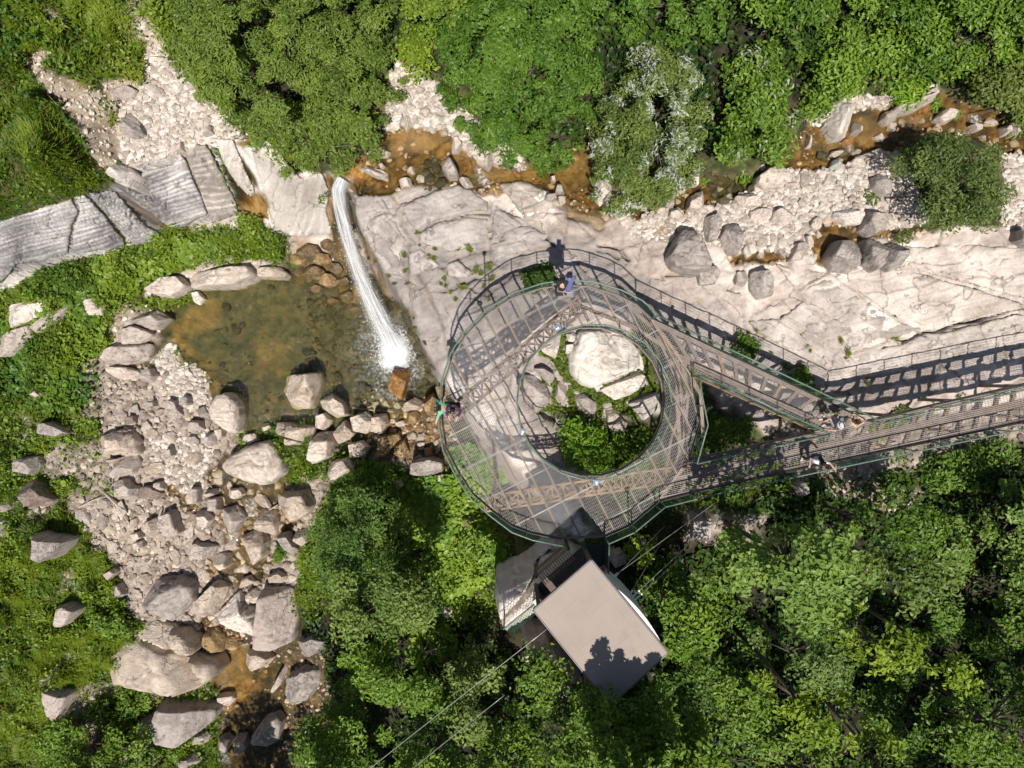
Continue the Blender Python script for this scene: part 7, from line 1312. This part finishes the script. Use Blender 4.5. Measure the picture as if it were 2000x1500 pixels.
def person(label, px, py, face, top, bot, hair, arms, sleeves=1, lean=0., head_tilt=0., long_hair=False, scale=1., hat=None, zbase=0., crouch=0.):
    """face: compass bearing in degrees of the gaze in the photo (0 right, 90 up). arms: two (elbow, hand) pairs in body space x right, y forward, z up"""
    x, y = at(px, py, 1.55); a = math.radians(face-90); root = empty('person', (x, y, zbase), label, 'person', None, a); root.scale = (scale*.94,)*3
    ly = lean; c = crouch
    pel = Vector((0, -.02-ly*.3, .93-c)); bel = Vector((0, ly*.12-.01, 1.08-c)); ches = Vector((0, ly*.5, 1.28-c*1.1)); nb = Vector((0, ly*.85, 1.44-abs(ly)*.15-c*1.1)); hb = nb+Vector((0, .035+head_tilt*.1, .09)); hm = nb+Vector((0, .055+head_tilt*.16, .17)); ht = nb+Vector((0, .04+head_tilt*.18, .255))
    shL, shR = ches+Vector((-.165, ly*.28, .115)), ches+Vector((.165, ly*.28, .115)); hpL, hpR = pel+Vector((-.095, 0, -.05)), pel+Vector((.095, 0, -.05))
    kL, kR = Vector((-.11, .04+c*.6, .5-c*.25)), Vector((.11, .06+c*.6, .5-c*.25)); anL, anR = Vector((-.12, -.03, .08)), Vector((.12, 0, .08)); ftL, ftR = Vector((-.14, .15, .035)), Vector((.14, .18, .035))
    J = [pel, bel, ches, nb, hb, hm, ht, shL, shR, hpL, hpR, kL, kR, anL, anR, ftL, ftR]; R = [(.15, .11), (.135, .10), (.155, .11), (.058, .058), (.07, .075), (.078, .095), (.05, .06), .062, .062, .088, .088, .058, .058, .038, .038, .035, .035]
    E = [(0, 1), (1, 2), (2, 3), (3, 4), (4, 5), (5, 6), (2, 7), (2, 8), (0, 9), (0, 10), (9, 11), (10, 12), (11, 13), (12, 14), (13, 15), (14, 16)]
    hands = []
    for (sh, sgn, (el, ha)) in ((7, -1, arms[0]), (8, 1, arms[1])):
        el, ha = Vector(el), Vector(ha); el.z -= c*1.0; ha.z -= c*1.0; i = len(J); d = (ha-el).normalized(); pw = ha+d*.085
        J += [el, ha, pw]; R += [.045, .029, (.036, .02)]; E += [(sh, i), (i, i+1), (i+1, i+2)]
        sd = d.cross(Vector((0, 0, 1))); sd = sd.normalized() if sd.length > .1 else Vector((1, 0, 0)); dn = Vector((0, 0, -1))
        for k, (o, L) in enumerate(((-.027, .07), (-.009, .08), (.009, .075), (.027, .06))):
            j = len(J); p = pw+sd*o; J += [p+d*L*.5+dn*.006, p+d*L*.85+dn*.03]; R += [.0085, .007]; E += [(i+2, j), (j, j+1)]
        j = len(J); J += [ha+d*.03-sd*sgn*.035, ha+d*.06-sd*sgn*.055+dn*.02]; R += [.010, .008]; E += [(i+1, j), (j, j+1)]; hands.append((sh, el, ha))
    nz = len(J); fw = Vector((0, 1, 0)); J += [hm+fw*.105+Vector((0, 0, -.03)), hm+Vector((-.088, -.005, -.02)), hm+Vector((.088, -.005, -.02))]; R += [.013, .014, .014]; E += [(5, nz), (5, nz+1), (5, nz+2)]
    skin('body', J, E, R, M['skin'], root)
    # clothing follows the same joints, a little fuller
    tj = [pel+Vector((0, 0, .04)), bel, ches, nb+Vector((0, -.01, -.045)), shL, shR]; te = [(0, 1), (1, 2), (2, 3), (2, 4), (2, 5)]; tr = [(.168, .125), (.155, .12), (.178, .128), (.07, .07), .078, .078]
    for (sh, el, ha) in hands:
        i = len(tj); s = J[sh]
        if sleeves == 0: continue
        tj.append(s.lerp(el, .6) if sleeves < 1 else el); tr.append(.06); te.append((4 if sh == 7 else 5, i))
        if sleeves >= 1: tj.append(el.lerp(ha, .93)); tr.append(.043); te.append((i, i+1))
    if top: skin('top', tj, te, tr, cloth(top), root)
    skin('trousers', [pel, hpL, hpR, kL, kR, anL, anR], [(0, 1), (0, 2), (1, 3), (2, 4), (3, 5), (4, 6)], [(.165, .125), .10, .10, .07, .07, .052, .052], cloth(bot), root)
    for s_ in (-1, 1):
        an, ft = (anL, ftL) if s_ < 0 else (anR, ftR); skin('shoe', [an+Vector((0, -.03, -.03)), an+Vector((0, .06, -.04)), ft+Vector((0, .01, 0))], [(0, 1), (1, 2)], [.05, .05, .045], cloth((.5, .5, .5)), root)
    hj = [hm+Vector((0, -.035, .03)), hm+Vector((0, -.01, .085)), hm+Vector((0, .04, .075)), hm+Vector((0, -.06, -.03))]; he = [(0, 1), (1, 2), (0, 3)]; hr = [(.088, .085), (.082, .082), (.065, .05), (.07, .05)]
    if long_hair: hj += [nb+Vector((0, -.09, .0)), ches+Vector((0, -.13, .0)), ches+Vector((0, -.135, -.12))]; he += [(3, 4), (4, 5), (5, 6)]; hr += [(.085, .05), (.10, .045), (.07, .03)]
    skin('hair', hj, he, hr, cloth(hair), root)
    if hat:
        b = MB(); b.tube([hm+Vector((0, 0, .03)), hm+Vector((0, 0, .035)), hm+Vector((0, 0, .05)), hm+Vector((0, 0, .13)), hm+Vector((0, 0, .15))], [.10, .135, .105, .09, .04], 16); me = bpy.data.meshes.new('hat'); me.from_pydata([tuple(v) for v in b.v], [], b.f); put('hat', me, cloth(hat), root)
    b = MB()
    for s_ in (-1, 1): b.tube([hm+Vector((s_*.032, .082, .0)), hm+Vector((s_*.032, .092, .0))], .010, 6)
    me = bpy.data.meshes.new('eyes'); me.from_pydata([tuple(v) for v in b.v], [], b.f); put('eyes', me, M['eye'], root)
    b = MB(); b.box(hm+Vector((0, .09, -.065)), (.022, 0, 0), (0, .006, 0), (0, 0, .006)); me = bpy.data.meshes.new('mouth'); me.from_pydata([tuple(v) for v in b.v], [], b.f); put('mouth', me, cloth((.3, .1, .08)), root)
    return root
person('person in a mint green long sleeved top leaning on the rail above the waterfall pool', 869, 797, 185, (.16, .48, .30), (.02, .10, .06), (.035, .02, .012), (((-.26, .30, 1.18), (-.40, .36, 1.16)), ((.30, .26, 1.2), (.12, .34, 1.18))), 1, .28)
person('person with black hair in a dark purple top standing beside the one in mint green', 884, 797, 265, (.06, .02, .06), (.02, .02, .025), (.008, .008, .01), (((-.25, .12, 1.15), (-.16, .33, 1.2)), ((.25, .12, 1.15), (.15, .33, 1.2))), 1, .02, .3)
person('person in black clothes leaning on the far rim of the ring', 1099, 558, 90, (.015, .015, .017), (.02, .02, .025), (.02, .012, .01), (((-.26, .22, 1.15), (-.1, .38, 1.16)), ((.26, .22, 1.15), (.1, .38, 1.16))), 1, .22)
person('person in a slate blue top bending over the far rim of the ring', 1113, 558, 90, (.10, .11, .24), (.20, .20, .22), (.02, .02, .05), (((-.24, .30, 1.15), (-.1, .42, 1.16)), ((.24, .30, 1.15), (.1, .42, 1.16))), .6, .42)
person('person with a white cap and grey shirt at the junction of the walkways', 1650, 828, 200, (.34, .34, .35), (.25, .25, .27), (.05, .04, .035), (((-.25, .08, 1.12), (-.2, .25, 1.0)), ((.25, .08, 1.12), (.2, .25, 1.0))), .6, .05, 0, False, .96, (.50, .46, .49))
person('person with bare shoulders and brown hair raising an arm at the junction of the walkways', 1674, 825, 20, (.5, .42, .33), (.14, .14, .15), (.07, .03, .015), (((-.26, .14, 1.38), (-.06, .28, 1.48)), ((.27, .10, 1.2), (.20, .30, 1.32))), 0, .06, 0, False, .94)
person('person in a white top with long dark hair taking a picture on the long walkway', 1611, 902, 262, (.80, .80, .82), (.12, .12, .16), (.035, .016, .012), (((-.34, .02, 1.2), (-.46, .15, 1.3)), ((.32, -.04, 1.2), (.36, .17, 1.32))), .5, .08, .1, True)
cam = bpy.data.cameras.new('camera'); co = bpy.data.objects.new('camera', cam); COL.objects.link(co); co.location = (0, 0, H); cam.sensor_width = 36; cam.sensor_fit = 'HORIZONTAL'; cam.lens = 36*F/2000; cam.clip_end = 400; S.camera = co
EL = math.radians(66); AZ = math.radians(2)
w = bpy.data.worlds.new('World'); S.world = w; w.use_nodes = True; nt = w.node_tree; bg = nt.nodes['Background']; sk = nt.nodes.new('ShaderNodeTexSky'); sk.sky_type = 'NISHITA'; sk.sun_disc = False; sk.sun_elevation = EL; sk.sun_rotation = math.pi+AZ; nt.links.new(sk.outputs[0], bg.inputs[0]); bg.inputs[1].default_value = .06
sl = bpy.data.lights.new('sun', 'SUN'); sl.energy = 4.8; sl.angle = math.radians(.5); sl.color = (1, .94, .86); so = bpy.data.objects.new('sun', sl); COL.objects.link(so); so.rotation_euler = (math.pi/2-EL, 0, AZ)
S.view_settings.view_transform = 'Standard'; S.view_settings.look = 'None'; S.view_settings.exposure = 0.42; S.view_settings.gamma = 1
S.render.engine = 'CYCLES'; S.cycles.max_bounces = 8; S.cycles.transparent_max_bounces = 16; S.cycles.diffuse_bounces = 3
bpy.context.view_layer.update()
